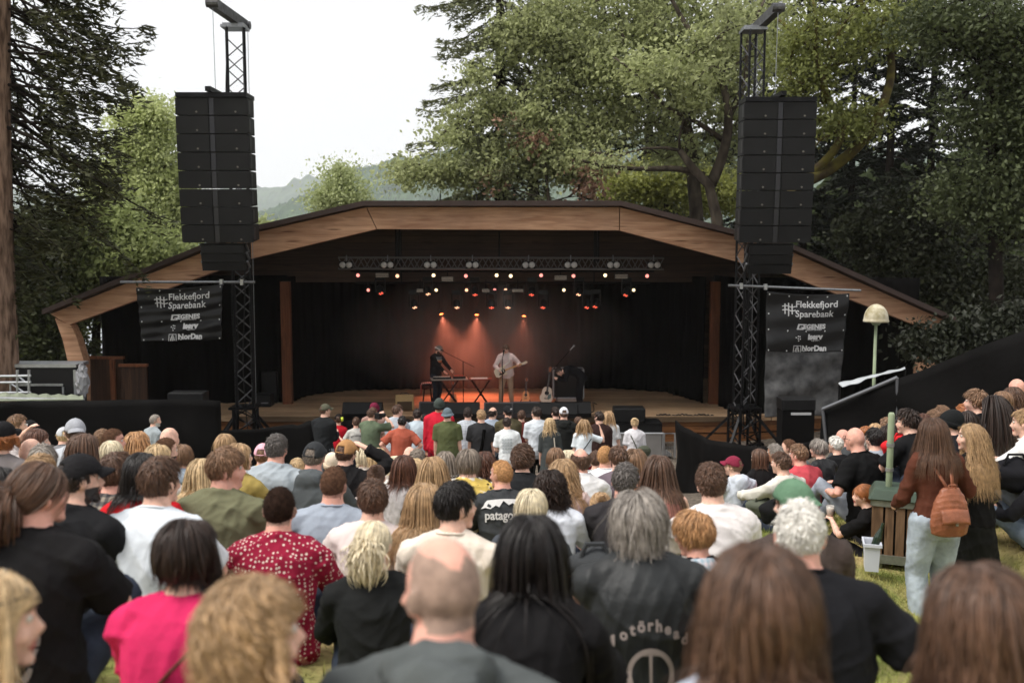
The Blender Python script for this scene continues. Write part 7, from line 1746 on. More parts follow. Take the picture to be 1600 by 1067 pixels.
P_(213, 672, 9.4, 'woman with long golden ginger hair', hy=4, fem=True, hair='long', hc='strawberry', length=.42, wave=.008, tc=(90, 84, 84))
P_(176, 667, 8.9, 'man with shaved brown hair in profile, white patterned shirt', hy=72, by=14, hair='buzz', hc='brown', tc=(216, 216, 216), tk='check', g=1.1, skin=1, top='elbow')
P_(159, 669, 10.6, 'person with short brown hair partly behind the shaved head', hy=20, hair='short', hc='ltbrown', tc=(80, 76, 74))
P_(173, 686, 7.9, 'woman with white blonde bob', hy=10, fem=True, hair='bob', hc='platinum', length=.22, tc=(200, 200, 200))
P_(181, 702, 5.7, 'man with tousled brown hair in a grey plaid shirt', hy=38, by=10, hair='mop', hc='brown', top='elbow', tc=(150, 140, 126), tk='plaid', g=1.08, skin=1)
P_(116, 652, 8.5, 'man in a light grey cap and pale t-shirt', hy=-22, hair='short', hc='brown', hat=('cap', (158, 160, 166), None, True), tc=(180, 184, 190))
P_(98, 665, 10.8, 'blond boy in a pale cap beside the light grey cap', hy=-40, hair='medium', hc='blonde', hat=('cap', (190, 192, 196)), tc=(120, 120, 124), s=.85)
P_(131, 674, 6.5, 'person with long chestnut hair falling to the left', hy=30, fem=True, hair='long', hc='brown', length=.42, tc=(120, 96, 84), side=-6)
P_(57, 667, 8.0, 'auburn woman in profile shading her eyes with a raised hand', hy=64, by=16, fem=True, hair='bob', hc='auburn', length=.22, tc=(176, 168, 166), hands=[(-.16, .20, .84), None], poles=[(-1, .2, -.5), None])
P_(47, 684, 7.4, 'large man with a shiny bald head', hy=10, hair='bald', hc='grey', tc=(120, 116, 118), g=1.15, skin=0)
P_(66, 690, 6.3, 'grey haired woman behind the ponytail man', hy=8, fem=True, hair='mop', hc='grey', tc=(110, 104, 100))
P_(60, 704, 5.2, 'person with fair greyish blond hair right behind the ponytail man', hy=6, fem=True, hair='medium', hc='dkblonde', tc=(130, 118, 108))
P_(2, 654, 7.2, 'person in a black cap with curly ginger hair at the left edge', hy=10, hair='curlylong', hc='ginger', length=.14, hat=('cap', (26, 25, 27)), top='short', tc=(110, 104, 104), g=1.1)
P_(26, 646, 10.8, 'dark blond man in profile with an olive black jacket', hy=60, by=20, hair='short', hc='ltbrown', top='long', tc=(40, 40, 34))
P_(46, 655, 11.4, 'person in a black cap with a white emblem', hy=8, hair='short', hc='black', hat=('cap', (26, 26, 28), None, True), tc=(34, 34, 36), emblem=wp)
P_(-4, 726, 4.9, 'person in a bright white shirt mostly outside the left edge', hy=0, fem=True, hair='long', hc='black', tc=(226, 224, 226), loc=None)
P_(651, 700, 10.4, 'man with short grey brown hair between the two long haired women', hy=4, hair='short', hc='greybrown', tc=(120, 122, 128))
P_(640, 697, 11.4, 'pale bald man further down behind the auburn tips', hy=-6, hair='bald', hc='grey', tc=(150, 150, 152))
P_(618, 710, 9.2, 'woman with very pale blonde hair left of the auburn tips', hy=-8, fem=True, hair='bob', hc='platinum', length=.18, tc=(216, 210, 202))
P_(648, 714, 8.8, 'blonde woman in a black and white striped top', hy=6, fem=True, hair='bob', hc='blonde', length=.18, tc=(220, 220, 220), tk='stripes')
P_(569, 695, 10.0, 'platinum blonde woman right of the tan cap', hy=0, fem=True, hair='bob', hc='platinum', length=.2, tc=(210, 200, 190))
P_(518, 706, 9.6, 'person with cream knitted hat between the two caps', hy=0, fem=True, hair='short', hc='blonde', hat=('beanie', (222, 206, 184), (206, 188, 164)), tc=(190, 170, 150))
P_(868, 697, 9.8, 'woman with brown hair and sunglasses strap near the curly heads', hy=6, fem=True, hair='bob', hc='ltbrown', length=.18, tc=(150, 130, 120))
P_(888, 701, 9.9, 'woman with straight white blonde hair', hy=4, fem=True, hair='long', hc='platinum', length=.3, tc=(210, 206, 200))
# --- standing before the stage
def st(*a, **k): k.setdefault('group', ST); k.setdefault('pose', 'stand'); return person(*a, **k)
ph = [(-.10, .30, 1.18), (.10, .30, 1.18)]
st(508, 630, 18.0, 'man in a camouflage cap, black jacket and grey jeans', hy=55, by=20, hair='short', hc='brown', hat=('cap', (84, 84, 70)), top='long', tc=(34, 36, 38), legs=(150, 156, 164), hands=ph)
st(529, 646, 22.1, 'small child in red with yellow ear defenders', hy=10, hair='short', hc='brown', hat=('cap', (30, 26, 26)), tc=(190, 30, 46), hscale=1.25, ground=-5.2)
MBE = MB(); p_ = P(534.5, 655, 21.98); MBE.lathe([(.05, -.02), (.05, .02)], p_, 12, Matrix.Rotation(R(90), 3, 'Y')); o = MBE.build('ear_defender', mat('hi_vis', S(206, 222, 70), .5)); tag(o, 'bright yellow ear defender on the small child in red', 'ear defender')
bo, b, l, s_ = st(556, 651, 21.6, 'child in a grey t-shirt with dark lettering and arms spread', hy=-8, hair='short', hc='brown', tc=(186, 184, 178), hscale=1.2, ground=-5.2, hands=[(-.42, .25, 1.20), (.42, .25, 1.20)], poles=[(-.5, -.2, -1), (.5, -.2, -1)], loose=.05)
marks(b, bo, [[(u, .36 - 1.5 * u * u), (u + .018, .36 - 1.5 * u * u), (u + .018, .40 - 1.5 * u * u), (u, .40 - 1.5 * u * u)] for u in np.linspace(-.13, .11, 8)], mat('dark_shirt_print', S(60, 58, 60), .8))
st(582, 636, 17.8, 'man in a green t-shirt holding a camera up to his eye', hy=48, by=30, hair='short', hc='brown', tc=(92, 104, 84), g=1.12, hands=[(-.02, .28, 1.56), (.14, .24, 1.56)], poles=[(-.8, .3, -1), (1, .2, -.9)], legs=(60, 60, 62))
p_ = P(591, 650, 17.6); t = empty('camera', p_, rz=R(-40), label='black camera held up by the man in the green t-shirt', cat='camera'); MB().box((0, 0, 0), (.13, .07, .10)).build('body', black_plastic, t); MB().lathe([(.035, 0), (.04, .12)], (0, .03, 0), 14, Matrix.Rotation(R(-90), 3, 'X')).build('lens', black_plastic, t)
st(585, 628, 20.5, 'person in a burgundy knitted cap behind the camera man', hy=10, hair='short', hc='brown', hat=('beanie', (112, 34, 58), (96, 28, 50)), tc=(150, 120, 110))
st(621, 630, 18.9, 'man in a pale checked shirt looking right', hy=58, by=20, hair='medium', hc='brown', tc=(168, 176, 182), tk='check', top='elbow', collar=.4, hands=ph)
st(628, 649, 16.4, 'broad man in a rust orange t-shirt with hands on his hips', hy=4, hair='short', hc='black', tc=(162, 84, 66), g=1.22, legs=(190, 186, 182), skin=1, hands=[(-.20, -.02, 1.02), (.20, -.02, 1.02)], poles=[(-1, -.3, 0), (1, -.3, 0)])
st(652, 637, 19.0, 'man in a pale blue shirt and dark shorts leaning forward', hy=4, hair='medium', hc='dkbrown', tc=(176, 188, 196), top='elbow', g=1.08, a1=30, legs=(28, 30, 30), leglen=.5, hands=ph)
st(686, 621, 17.8, 'tall man in a red track jacket and dark green beanie', hy=4, hair='short', hc='black', hat=('beanie', (66, 74, 70), (50, 56, 54)), top='long', tc=(186, 34, 52), g=1.15, legs=(120, 28, 44), skin=2)
st(699, 636, 16.8, 'man in an olive t-shirt and blue grey bucket hat', hy=2, hair='short', hc='brown', hat=('bucket', (96, 108, 116)), tc=(84, 90, 60), g=1.12, legs=(188, 190, 194))
st(731, 636, 18.6, 'man in a white windowpane checked shirt and grey trousers', hy=2, hair='short', hc='dkbrown', tc=(208, 212, 216), tk='check', top='elbow', g=1.05, legs=(110, 116, 124), hands=ph)
bo, b, l, s_ = st(752, 639, 17.0, 'blond man in a charcoal t-shirt with a sling bag', hy=-6, hair='short', hc='dkblonde', tc=(46, 46, 48), g=1.1, legs=(34, 34, 36), beard='dkblonde')
t_ = MB().tube([back_map(b, u, v, .02) for u, v in ((-.02, .02), (.03, .15), (.05, .3), (.07, .45))], .03, 6).build('bag_strap', black_cloth, bo)
st(770, 635, 19.6, 'man in a light denim vest over black sleeves looking right', hy=48, by=10, hair='ring', hc='dkbrown', tc=(150, 160, 174), top='elbow', skin=0, hands=ph)
st(793, 633, 18.6, 'bearded man in a khaki jacket and black cap', hy=-38, by=-8, hair='short', hc='dkbrown', hat=('cap', (30, 30, 32), None, True), beard='dkbrown', top='long', tc=(82, 76, 56), g=1.2, emblem=wp, hands=ph)
bo, b, l, s_ = st(792, 651, 16.6, 'man in a white t-shirt with a faint grey back print', hy=0, hair='short', hc='dkbrown', tc=(216, 220, 222), legs=(40, 42, 48), hands=[(-.18, .26, 1.02), (.18, .26, 1.02)])
marks(b, bo, [[(-.11 + .052 * i + .006 * math.sin(j + i), .14 + .055 * j), (-.068 + .052 * i, .142 + .055 * j), (-.07 + .052 * i, .180 + .055 * j), (-.108 + .052 * i, .178 + .055 * j)] for i in range(4) for j in range(5)], mat('faint_print', S(180, 186, 190), .8))
st(838, 634, 18.4, 'man in a plain white t-shirt and black trousers looking left', hy=-52, by=-10, hair='medium', hc='dkbrown', tc=(206, 212, 218), g=1.05, legs=(24, 24, 26), hands=ph)
bo, b, l, s_ = st(859, 651, 17.4, 'woman with curly blonde hair in a long dark speckled dress', hy=4, fem=True, hair='curlylong', hc='blonde', length=.36, top='elbow', tc=(66, 70, 70), legs=(60, 64, 64), skirt=(66, 70, 70))
MB().tube([back_map(b, u, v, .02) for u, v in ((.10, .0), (.09, .2), (.08, .4))], .012, 6).build('bag_strap', mat('cream_strap', S(208, 200, 184), .6), bo)
st(881, 635, 17.9, 'man in a white cap worn backwards and black hooded jacket', hy=4, hair='short', hc='brown', hat=('cap', (216, 216, 220), None, False), top='long', tc=(34, 35, 34), hood=1, g=1.12, legs=(30, 30, 32))
st(868, 634, 20.2, 'dark haired person in black left of the white cap', hy=-30, hair='medium', hc='dkbrown', tc=(30, 30, 34))
bo, b, l, s_ = st(913, 654, 17.0, 'woman with long blonde hair in a cropped white t-shirt, one arm around her neighbour', hy=-6, fem=True, hair='long', hc='dkblonde', length=.34, wave=.01, tc=(214, 222, 228), legs=(150, 36, 44), hands=[None, (.34, .16, 1.52)], poles=[None, (.9, .1, -.9)], loose=.03)
MB().tube([back_map(b, u, v, .02) for u, v in ((.15, .42), (.05, .28), (-.08, .10))], .008, 6).build('bag_strap', black_cloth, bo)
st(936, 641, 17.9, 'man in a dark brown shirt bending towards the blonde woman', hy=-40, by=-5, hair='medium', hc='dkbrown', tc=(52, 36, 34), top='long', g=1.12, legs=(30, 28, 30), side=4)
st(951, 641, 19.6, 'woman with long fair hair in white right of the brown shirt', hy=6, fem=True, hair='long', hc='dkblonde', length=.34, tc=(206, 206, 206))
st(904, 650, 19.6, 'short brown haired person left of the long blonde hair', hy=4, fem=True, hair='bob', hc='brown', length=.14, tc=(40, 38, 38))
bo, b, l, s_ = st(992, 651, 18.0, 'woman with clipped up blonde hair in a white t-shirt', hy=10, fem=True, hair='bun', hc='blonde', tc=(206, 204, 208), legs=(110, 116, 100), hands=[None, (.12, .26, 1.05)])
MB().tube([back_map(b, u, v, .02) for u, v in ((-.10, .44), (-.02, .30), (.06, .14), (.12, .02))], .010, 6).build('bag_strap', mat('olive_bag', S(74, 78, 64), .7), bo)
p_ = P(1006, 705, 17.8); t = empty('shoulder_bag', p_, label='small olive shoulder bag on the hip of the woman with clipped up hair', cat='bag'); MB().sphere((0, 0, 0), (.13, .05, .11), 16, 10).build('pouch', mat('olive_bag', S(74, 78, 64), .7, bump=.3, bscale=20), t, smooth=True); MB().box((0, -.045, .03), (.2, .02, .07)).build('flap', mat('olive_bag', S(74, 78, 64)), t, bevel=.008)
st(662, 646, 20.8, 'person with bowed dark hair behind the pale blue shirt', hy=10, hair='short', hc='black', tc=(40, 44, 40))
st(815, 640, 20.6, 'person in dark clothes glimpsed between the khaki jacket and the white t-shirt', hy=20, hair='short', hc='brown', tc=(96, 40, 36))
# --- the right bank
def rb(*a, **k): k.setdefault('group', RG); return person(*a, **k)
G_ = [(-.12, .36, .42), (.12, .36, .42)]
rb(1146, 711, 10.3, 'child in a striped maroon cap and pale grey hooded sweater', hy=-58, by=-22, hair='short', hc='ltbrown', hat=('cap', (126, 40, 62)), top='long', tc=(186, 192, 202), hood=1, s=.92)
rb(1186, 699, 11.0, 'woman with shoulder length brown hair in a sleeveless black top', hy=-44, by=-15, fem=True, hair='bob', hc='brown', length=.26, top='none', tc=(24, 23, 24))
bo, b, l, s_ = rb(1211, 692, 12.0, 'grey haired man with sunglasses and black shirt beside the sleeveless woman', hy=-52, by=-20, hair='short', hc='grey', tc=(24, 24, 26), skin=2); glasses(b, bo)
bo, b, l, s_ = rb(1221, 704, 9.8, 'man in a cream sweater holding out a plastic cup', hy=-48, by=-30, hair='short', hc='brown', top='long', tc=(208, 204, 194), hands=[(-.15, .52, .38), None], poles=[(-.9, -.3, -.5), None])
cup(hand_at(b, l, -30, s_, 0, (0, 0, -.02)), 'half empty plastic cup held out by the man in the cream sweater', False)
rb(1248, 692, 10.3, 'man in a salmon red polo shirt', hy=-50, by=-28, hair='short', hc='ltbrown', top='elbow', tc=(190, 76, 84), g=1.15, skin=1, collar=.5, legs=(150, 34, 50))
rb(1233, 684, 12.3, 'man with a shaved head between the polo shirt and the grey hair', hy=-62, by=-20, hair='buzz', hc='brown', tc=(90, 96, 96), skin=0)
rb(1280, 683, 10.9, 'woman with spiky grey white hair and black leather jacket', hy=-62, by=-30, fem=True, hair='mop', hc='grey', top='long', tc=(32, 33, 35), tk='leather', hood=0)
rb(1306, 680, 11.8, 'person with smooth white hair and black jacket', hy=-40, by=-20, fem=True, hair='short', hc='white', top='long', tc=(26, 26, 28))
bo, b, l, s_ = rb(1318, 670, 12.8, 'bald man with glasses just left of the large bald man', hy=-60, by=-20, hair='bald', hc='grey', tc=(70, 72, 74), skin=1, beard='greybrown'); glasses(b, bo)
bo, b, l, s_ = rb(1337, 667, 9.4, 'large bald man in a black t-shirt and blue jeans', hy=-34, by=-34, hair='bald', hc='grey', tc=(18, 18, 19), g=1.12, skin=1, legs=(136, 142, 152), s=1.04, hands=[(-.22, .22, .30), None]); glasses(b, bo)
rb(1354, 679, 12.0, 'woman with short grey hair right of the large bald man', hy=-20, fem=True, hair='mop', hc='grey', tc=(120, 120, 124))
rb(1367, 665, 9.9, 'dark haired man in a faded blue grey shirt', hy=-10, by=-14, hair='medium', hc='black', top='elbow', tc=(146, 156, 166), g=1.02)
rb(1388, 661, 10.3, 'woman with very long dark curly hair', hy=-6, fem=True, hair='curlylong', hc='dkbrown', length=.44, tc=(30, 26, 26))
rb(1353, 664, 13.6, 'person with bright auburn hair above the blue grey shirt', hy=-20, fem=True, hair='bob', hc='ginger', length=.14, tc=(60, 54, 54))
rb(1368, 660, 13.9, 'person with fair hair above the dark haired man', hy=-10, fem=True, hair='bob', hc='dkblonde', length=.14, tc=(60, 60, 64))
rb(1385, 651, 14.0, 'person with light brown hair highest above the blue grey shirt', hy=-20, hair='short', hc='ltbrown', tc=(50, 50, 54))
rb(1395, 658, 12.6, 'person in a dark grey cap behind the curly hair', hy=-30, hair='short', hc='black', hat=('cap', (48, 48, 52), None, True), tc=(30, 30, 34))
rb(1419, 637, 9.3, 'young man with thick dark hair in profile, black t-shirt', hy=-68, by=-24, hair='medium', hc='dkbrown', tc=(24, 24, 26), vol=.01)
rb(1404, 655, 10.4, 'man with dark blue collar right beside the thick haired young man', hy=-60, by=-20, hair='short', hc='dkbrown', tc=(28, 34, 52), skin=1)
rb(1442, 644, 10.6, 'person with chestnut hair behind the green post', hy=-20, fem=True, hair='bob', hc='auburn', length=.16, tc=(40, 38, 38))
rb(1461, 639, 10.8, 'person with pale brown hair left of the black beanie', hy=-30, hair='short', hc='ltbrown', tc=(60, 56, 54))
rb(1473, 632, 11.6, 'person with short fair brown hair above the black beanie', hy=-30, hair='short', hc='ltbrown', tc=(44, 42, 42))
rb(1486, 639, 8.8, 'man in a black beanie and black jacket', hy=-64, by=-20, hair='short', hc='black', hat=('beanie', (24, 26, 27), (24, 26, 27)), top='long', tc=(26, 26, 30))
rb(1511, 640, 9.0, 'woman with long dark hair right behind the black beanie', hy=-30, fem=True, hair='long', hc='dkbrown', length=.34, tc=(30, 28, 30))
bo, b, l, s_ = rb(1526, 605, 9.5, 'man with swept brown hair in a black t-shirt with a white back print', hy=-58, by=-22, hair='medium', hc='ltbrown', tc=(22, 22, 24), vol=.006, s=1.03)
marks(b, bo, [[(u + .02 * math.sin(v * 70), v), (u + .014, v + .004), (u + .018, v + .05), (u + .002, v + .055)] for u in (-.02, .03, .07) for v in (.06, .13, .20, .27)], wp)
rb(1505, 628, 10.8, 'person with ginger hair raising a hand beside the swept brown hair', hy=-20, fem=True, hair='bun', hc='ginger', tc=(40, 38, 38))
rb(1552, 615, 9.3, 'woman with straight dark hair down to her waist in a pale grey top', hy=-50, by=-20, fem=True, hair='long', hc='dkbrown', length=.56, top='elbow', tc=(176, 168, 168))
rb(1566, 609, 10.3, 'person with ash brown bob in a black top', hy=-46, by=-18, fem=True, hair='bob', hc='ltbrown', length=.16, tc=(30, 30, 32))
rb(1583, 602, 10.6, 'woman with wavy brown hair and dull purple top', hy=-40, by=-20, fem=True, hair='long', hc='brown', length=.3, wave=.01, tc=(92, 70, 80))
rb(1590, 591, 11.2, 'bald man in a striped shirt at the right edge', hy=-40, by=-20, hair='bald', hc='grey', tc=(196, 200, 206), tk='stripes', skin=1)
rb(1601, 638, 8.5, 'fair haired man in a white t-shirt with tattooed forearms at the right edge', hy=-60, by=-40, hair='short', hc='dkblonde', tc=(220, 218, 216), skin=0, legs=(130, 136, 142), hands=[(-.20, .42, .40), (.10, .42, .40)])
rb(1580, 668, 9.2, 'person in a grey sweatshirt leaning back below the long dark hair', hy=-30, by=-30, fem=True, hair='medium', hc='brown', top='long', tc=(160, 156, 156))
bo, b, l, s_ = rb(1350, 754, 8.9, 'woman with ginger ponytail in black sitting on the grass with a beer', hy=-74, by=-42, side=-5, fem=True, hair='pony', hc='ginger', tc=(20, 19, 20), legs=(28, 27, 29), legk='plain', length=.14, hands=[(-.06, .44, .46), (.10, .36, .34)], shoes=(170, 140, 122), skin=0)
cup(hand_at(b, l, -42, s_, 0, (0, .0, -.02)), 'plastic cup of amber beer held by the woman with the ginger ponytail')
rb(1373, 744, 9.5, 'woman with light brown hair bent over behind the litter bin', hy=-40, by=-60, fem=True, hair='long', hc='ltbrown', length=.2, tc=(60, 56, 56), hp=-30)
rb(1616, 694, 8.3, 'person in dark clothes and blue jeans sitting at the right edge beyond the golden hair', hy=-40, by=-50, hair='medium', hc='brown', top='long', tc=(34, 34, 38), legs=(110, 122, 138))
# two women standing at the bin
bo, b, l, s_ = rb(1459, 650, 7.55, 'woman in a brown top and light jeans carrying a tan leather backpack', hy=8, by=-4, pose='stand', fem=True, hair='long', hc='brown', length=.40, top='long', tc=(84, 48, 36), legs=(158, 168, 178), s=1.0, ground=None, hairdens=2.6, hands=[(-.20, .28, 1.00), (.33, .28, 1.16)], poles=[None, (.3, -.7, -.9)], shoes=(26, 22, 22), infl=.012, hem=.0, tinfl=.024, loose=.0, vol=.006)
WB = (bo, b, l, s_)
BB = rb(1517, 659, 8.0, 'woman with long wavy golden hair in a black sleeveless dress', hy=-78, by=-26, pose='stand', fem=True, hair='long', hc='dkblonde', length=.50, wave=.009, hairdens=2.6, top='none', tc=(20, 19, 20), skirt=(24, 24, 22), s=1.0, vol=.012, hands=[(-.34, .05, .92), (.16, .30, 1.10)], poles=[(-.6, -1, -.2), None])
t = empty('beer_cup_holder', (0, 0, 0)) if False else None
cup(hand_at(WB[1], WB[2], -4, WB[3], 1, (0, 0, 0)), 'large plastic cup held up by the woman in brown between the two women')
# backpack
def backpack(b, body, l, by, s_):
    t = empty('backpack', l, rz=-R(by), label='tan leather backpack with a drawstring top on the back of the woman in brown', cat='backpack'); t.scale = (s_,) * 3
    lm = mat('tan_leather', S(138, 84, 60), .45, spec=.35, var=.18, vscale=10, bump=.35, bscale=26); c, x, y, T = b.frame(.42)
    rings = []; c0 = c - y * .21 - np.array([0, 0, .12])
    for dz, rx, ry in ((-.165, .10, .05), (-.15, .135, .07), (-.08, .148, .085), (.0, .142, .082), (.08, .125, .07), (.14, .10, .055), (.18, .075, .04), (.20, .06, .03)): rings.append((c0 + np.array([0, 0, dz]), np.array([1., 0, 0]), np.array([0, 1., 0]), rx, ry))
    job([loft(rings)], .008, 'bag_body', [lm], t, 2, wrinkle(.006, 77, 1.4))
    V = []
    for i in range(13):
        for j in range(6): u = (i / 12 - .5) * .21; v = j / 5; V.append(tuple(c0 + np.array([u, -.055 - .037 * math.sin(v * 1.6) * 1.1 - .02 * (1 - (u / .13) ** 2) , .05 - v * .10 + .008 * math.cos(u * 20)])))
    o = link('flap', mesh_from('flap', V, np.array([(i * 6 + j, (i + 1) * 6 + j, (i + 1) * 6 + j + 1, i * 6 + j + 1) for i in range(12) for j in range(5)]), True), lm, t); o.modifiers.new('s', 'SOLIDIFY').thickness = .006
    MB().box(c0 + np.array([0, -.115, -.045]), (.02, .012, .03)).build('buckle', grey_metal, t, bevel=.003)
    MB().tube([c0 + np.array([x_, -.02, z_]) for x_, z_ in ((-.03, .19), (-.025, .225), (.025, .225), (.03, .19))], .007, 6).build('carry_loop', lm, t)
    for sg in (-1, 1):
        pts = [c0 + np.array([sg * .02, .0, .19])]
        for u, v in ((.055, .40), (.085, .45), (.115, .485)): pts.append(back_map(b, sg * u, v, .012))
        cs, xs, ys, Ts = b.frame(.93); pts.append(cs + xs * sg * .125 + Ts * .045); pts.append(cs + xs * sg * .125 + ys * .10 - Ts * .02)
        V = []; 
        for p_ in pts: V += [tuple(np.asarray(p_) + np.array([-.013, 0, 0])), tuple(np.asarray(p_) + np.array([.013, 0, 0]))]
        o = link('shoulder_strap', mesh_from('shoulder_strap', V, [(2 * i, 2 * i + 1, 2 * i + 3, 2 * i + 2) for i in range(len(pts) - 1)], True), lm, t); q = o.modifiers.new('s', 'SOLIDIFY'); q.thickness = .006
backpack(WB[1], WB[0], WB[2], -4, WB[3])
# dark bags on the grass behind the cream sweater
for x, y, Y, k, lab, c_ in ((1222, 800, 9.4, .20, 'black rucksack lying on the grass behind the cream sweater', (24, 24, 25)), (1190, 792, 9.8, .15, 'grey green bag half open beside the black rucksack', (92, 96, 84)), (928, 885, 4.3, .12, 'dark handbag between the dark curly hair and the grey shirt', (60, 62, 64)), (1580, 742, 8.3, .20, 'black rucksack standing on the grass right of the golden haired woman', (28, 28, 32)), (1405, 700, 9.6, .16, 'bright red jacket lying between the spectators behind the woman in brown', (206, 40, 46))):
    p_ = P(x, y, Y); PLIST.append((p_.x, p_.y, p_.z - k * .6, .6)); V, Fc = ell((0, 0, 0), (k, k * .7, k * .75), None, 24, 16); r3 = random.Random(int(x)); V = V * np.array([[1 + .1 * math.sin(v[0] * 30 + r3.random()) + .06 * math.sin(v[2] * 50)] for v in V])
    kind_ = 'folded_jacket' if 'jacket' in lab else 'bag'; t = empty(kind_, p_, label=lab, cat='jacket' if 'jacket' in lab else 'bag')
    link('cloth', mesh_from('cloth', V, Fc, True), cloth(c_), t); MB().tube([(-k * .5, -k * .3, k * .5), (-k * .3, -k * .3, k * .95), (k * .3, -k * .3, k * .95), (k * .5, -k * .3, k * .5)], .012, 6).build('handle' if kind_ == 'bag' else 'sleeve', cloth(c_), t)
# --- on the stage
def stg(px, py, label, **k):
    x, y = onz(px, py); return person(px, 0, y, label, loc=(x, y, ZS), pose='stand', category='person', group='people on the stage', **k)
bo, b, l, s_ = stg(681, 634, 'keyboard player in a trucker cap and dark sweater with a grey and orange chest band', hy=118, by=128, hair='short', hc='dkbrown', hat=('cap', (120, 118, 112), (60, 60, 62)), top='long', tc=(24, 22, 24), legs=(40, 48, 58), hp=-22, beard='brown', hands=[(-.14, .50, 1.00), (.14, .46, 1.02)], a1=18)
V = []; 
for i in range(13):
    u = -.15 + .3 * i / 12
    for v in (.33, .36, .39, .41, .50): c, x_, y_, T_ = b.frame(v / b.SL); rx, ry = torso_r(v / b.SL, False, 1); rx += .014; ry += .014; V.append(tuple(c + x_ * u + y_ * (ry * math.sqrt(max(.05, 1 - (u / rx) ** 2)) + .012)))
for q, (c1, nm_) in enumerate(((S(176, 98, 60), 'orange_band'), (S(190, 170, 140), 'cream_band'), (S(110, 110, 112), 'grey_band'))):
    pass
link('chest_band', mesh_from('chest_band', V, [(i * 5 + j, (i + 1) * 5 + j, (i + 1) * 5 + j + 1, i * 5 + j + 1) for i in range(12) for j in range(4)], True, midx=[(0, 0, 1, 2)[j] for i in range(12) for j in range(4)]), [mat('band_orange', S(176, 98, 60), .9), mat('band_cream', S(190, 170, 140), .9), mat('band_grey', S(104, 106, 108), .9)], bo)
GT = stg(791, 637, 'guitarist with dark fringe in a mauve grey shirt and brown trousers playing an electric guitar', hy=188, by=182, hair='mop', hc='brown', top='long', tc=(205, 184, 180), legs=(150, 126, 106), legk='plain', hands=[(-.34, .26, 1.20), (.17, .28, 1.04)], poles=[(-.8, -.5, -.8), (.9, -.6, -.3)], hp=-10, loose=.035, collar=.4, legspread=1.5, curl=.8, eyes=True, s=1.03)
bo, b, l, s_ = stg(908, 643, 'stagehand in black bending far forward with hands on an instrument', hy=-92, by=-92, hair='short', hc='dkbrown', top='long', tc=(22, 21, 23), legs=(24, 23, 25), legk='plain', a0=30, a1=108, neck=110, hp=-60, hands=[(-.10, .66, .92), (.10, .62, .90)], poles=[(-.5, 0, -1), (.5, 0, -1)], legspread=1.3)
# electric guitar across the guitarist's body
x, y = onz(791, 637); t = empty('electric_guitar', (x, y, ZS), rz=R(-182), label='pale electric guitar with dark pick guard hanging in front of the guitarist', cat='guitar')
d_ = Vector((-.92, .0, .36)).normalized(); up = Vector((.36, .0, .92)).normalized(); c0 = Vector((.12, .25, 1.05)); nrm_ = Vector((0, 1, 0))
out_ = [(-.20, .0), (-.19, .09), (-.12, .135), (-.03, .10), (.06, .13), (.16, .15), (.17, .11), (.10, .045), (.12, 0), (.10, -.045), (.14, -.10), (.10, -.13), (.03, -.115), (-.03, -.10), (-.12, -.14), (-.19, -.10)]
gc = mat('cream_lacquer', S(214, 196, 172), .25, spec=.6); MB().prism([(a, b2) for a, b2 in out_], c0, d_, up, .04).build('body', gc, t, bevel=.006)
MB().prism([(-.10, -.07), (-.02, .03), (.10, .06), (.11, -.04), (.02, -.09)], c0 + Vector((0, .045, 0)), d_, up, .004).build('pick_guard', mat('dark_guard', S(46, 24, 20), .3), t)
mb = MB(); mb.bar(c0 + d_ * .10 + Vector((0, .03, 0)), c0 + d_ * .60 + Vector((0, .03, 0)), .045, .022, up=(0, 1, 0)); mb.build('neck', mat('maple_neck', S(196, 150, 104), .35), t)
MB().prism([(.60, -.028), (.66, -.04), (.76, -.03), (.77, .0), (.74, .035), (.60, .025)], c0 + Vector((0, .035, 0)), d_, up, .018).build('headstock', gc, t)
mb = MB(); [mb.box(c0 + d_ * a + Vector((0, .055, 0)), (.02, .012, .07), Matrix((d_, nrm_, up)).transposed()) for a in (-.06, .0, .06)]; mb.build('pickup', mat('ivory', S(205, 200, 190)), t)
mb = MB(); mb.tube([c0 + d_ * -.19, Vector((.20, .12, 1.30)), Vector((.10, .06, 1.50)), Vector((-.07, .10, 1.48)), Vector((-.10, .17, 1.30)), c0 + d_ * .14 + up * .13], .014, 6); mb.build('strap', mat('pale_strap2', S(196, 190, 182), .7), t)
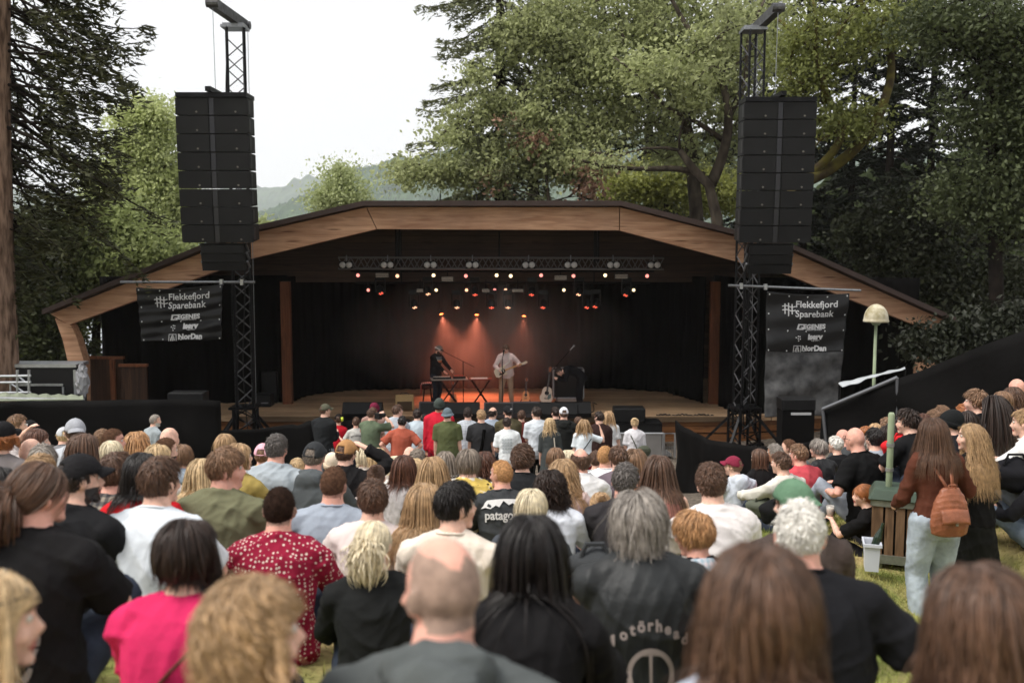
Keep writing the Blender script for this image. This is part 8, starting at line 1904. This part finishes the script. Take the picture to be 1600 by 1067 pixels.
# ------------------------------------------------------------------ finish people, ground, grass, smoke, air
run_jobs()
for o in list(sc.objects):
    for k in ('_D', '_b'):
        if k in o: del o[k]
ground_fit()
grass()
def volume(name, lo, hi, dens, col, aniso=.3):
    mb = MB(); c = [(a + b_) / 2 for a, b_ in zip(lo, hi)]; mb.box(c, [b_ - a for a, b_ in zip(lo, hi)]); m = bpy.data.materials.new(name); m.use_nodes = True; nt = m.node_tree; nt.nodes.remove(nt.nodes['Principled BSDF'])
    v = nt.nodes.new('ShaderNodeVolumePrincipled'); v.inputs['Density'].default_value = dens; v.inputs['Color'].default_value = col; v.inputs['Anisotropy'].default_value = aniso
    nt.links.new(v.outputs[0], nt.nodes['Material Output'].inputs['Volume']); return tag(mb.build(name, m), kind='stuff')
sv = volume('stage_smoke', (-8.0, 26.6, ZS + .03), (7.4, 31.0, -.6), .05, (.95, .92, .9, 1), .2)
nt = sv.data.materials[0].node_tree; tcs = nt.nodes.new('ShaderNodeTexCoord'); mps = nt.nodes.new('ShaderNodeMapping'); mps.vector_type = 'POINT'
mps.inputs['Location'].default_value = (.8 / 4.6, -28.9 / 2.6, 2.6 / 2.1); mps.inputs['Scale'].default_value = (1 / 4.6, 1 / 2.6, 1 / 2.1)
grd = nt.nodes.new('ShaderNodeTexGradient'); grd.gradient_type = 'SPHERICAL'; nzs = nt.nodes.new('ShaderNodeTexNoise'); nzs.inputs['Scale'].default_value = .9; nzs.inputs['Detail'].default_value = 2
m1 = nt.nodes.new('ShaderNodeMath'); m1.operation = 'MULTIPLY'; m2 = nt.nodes.new('ShaderNodeMath'); m2.operation = 'MULTIPLY'; m2.inputs[1].default_value = .27
nt.links.new(tcs.outputs['Object'], mps.inputs[0]); nt.links.new(mps.outputs[0], grd.inputs[0]); nt.links.new(tcs.outputs['Object'], nzs.inputs['Vector']); nt.links.new(grd.outputs['Fac'], m1.inputs[0]); nt.links.new(nzs.outputs['Fac'], m1.inputs[1]); nt.links.new(m1.outputs[0], m2.inputs[0])
nt.links.new(m2.outputs[0], next(n for n in nt.nodes if n.type == 'PRINCIPLED_VOLUME').inputs['Density'])
volume('haze', (-2600, -14, -10.5), (2600, 4352, 620), .00017, (.97, .98, 1., 1), 0.)
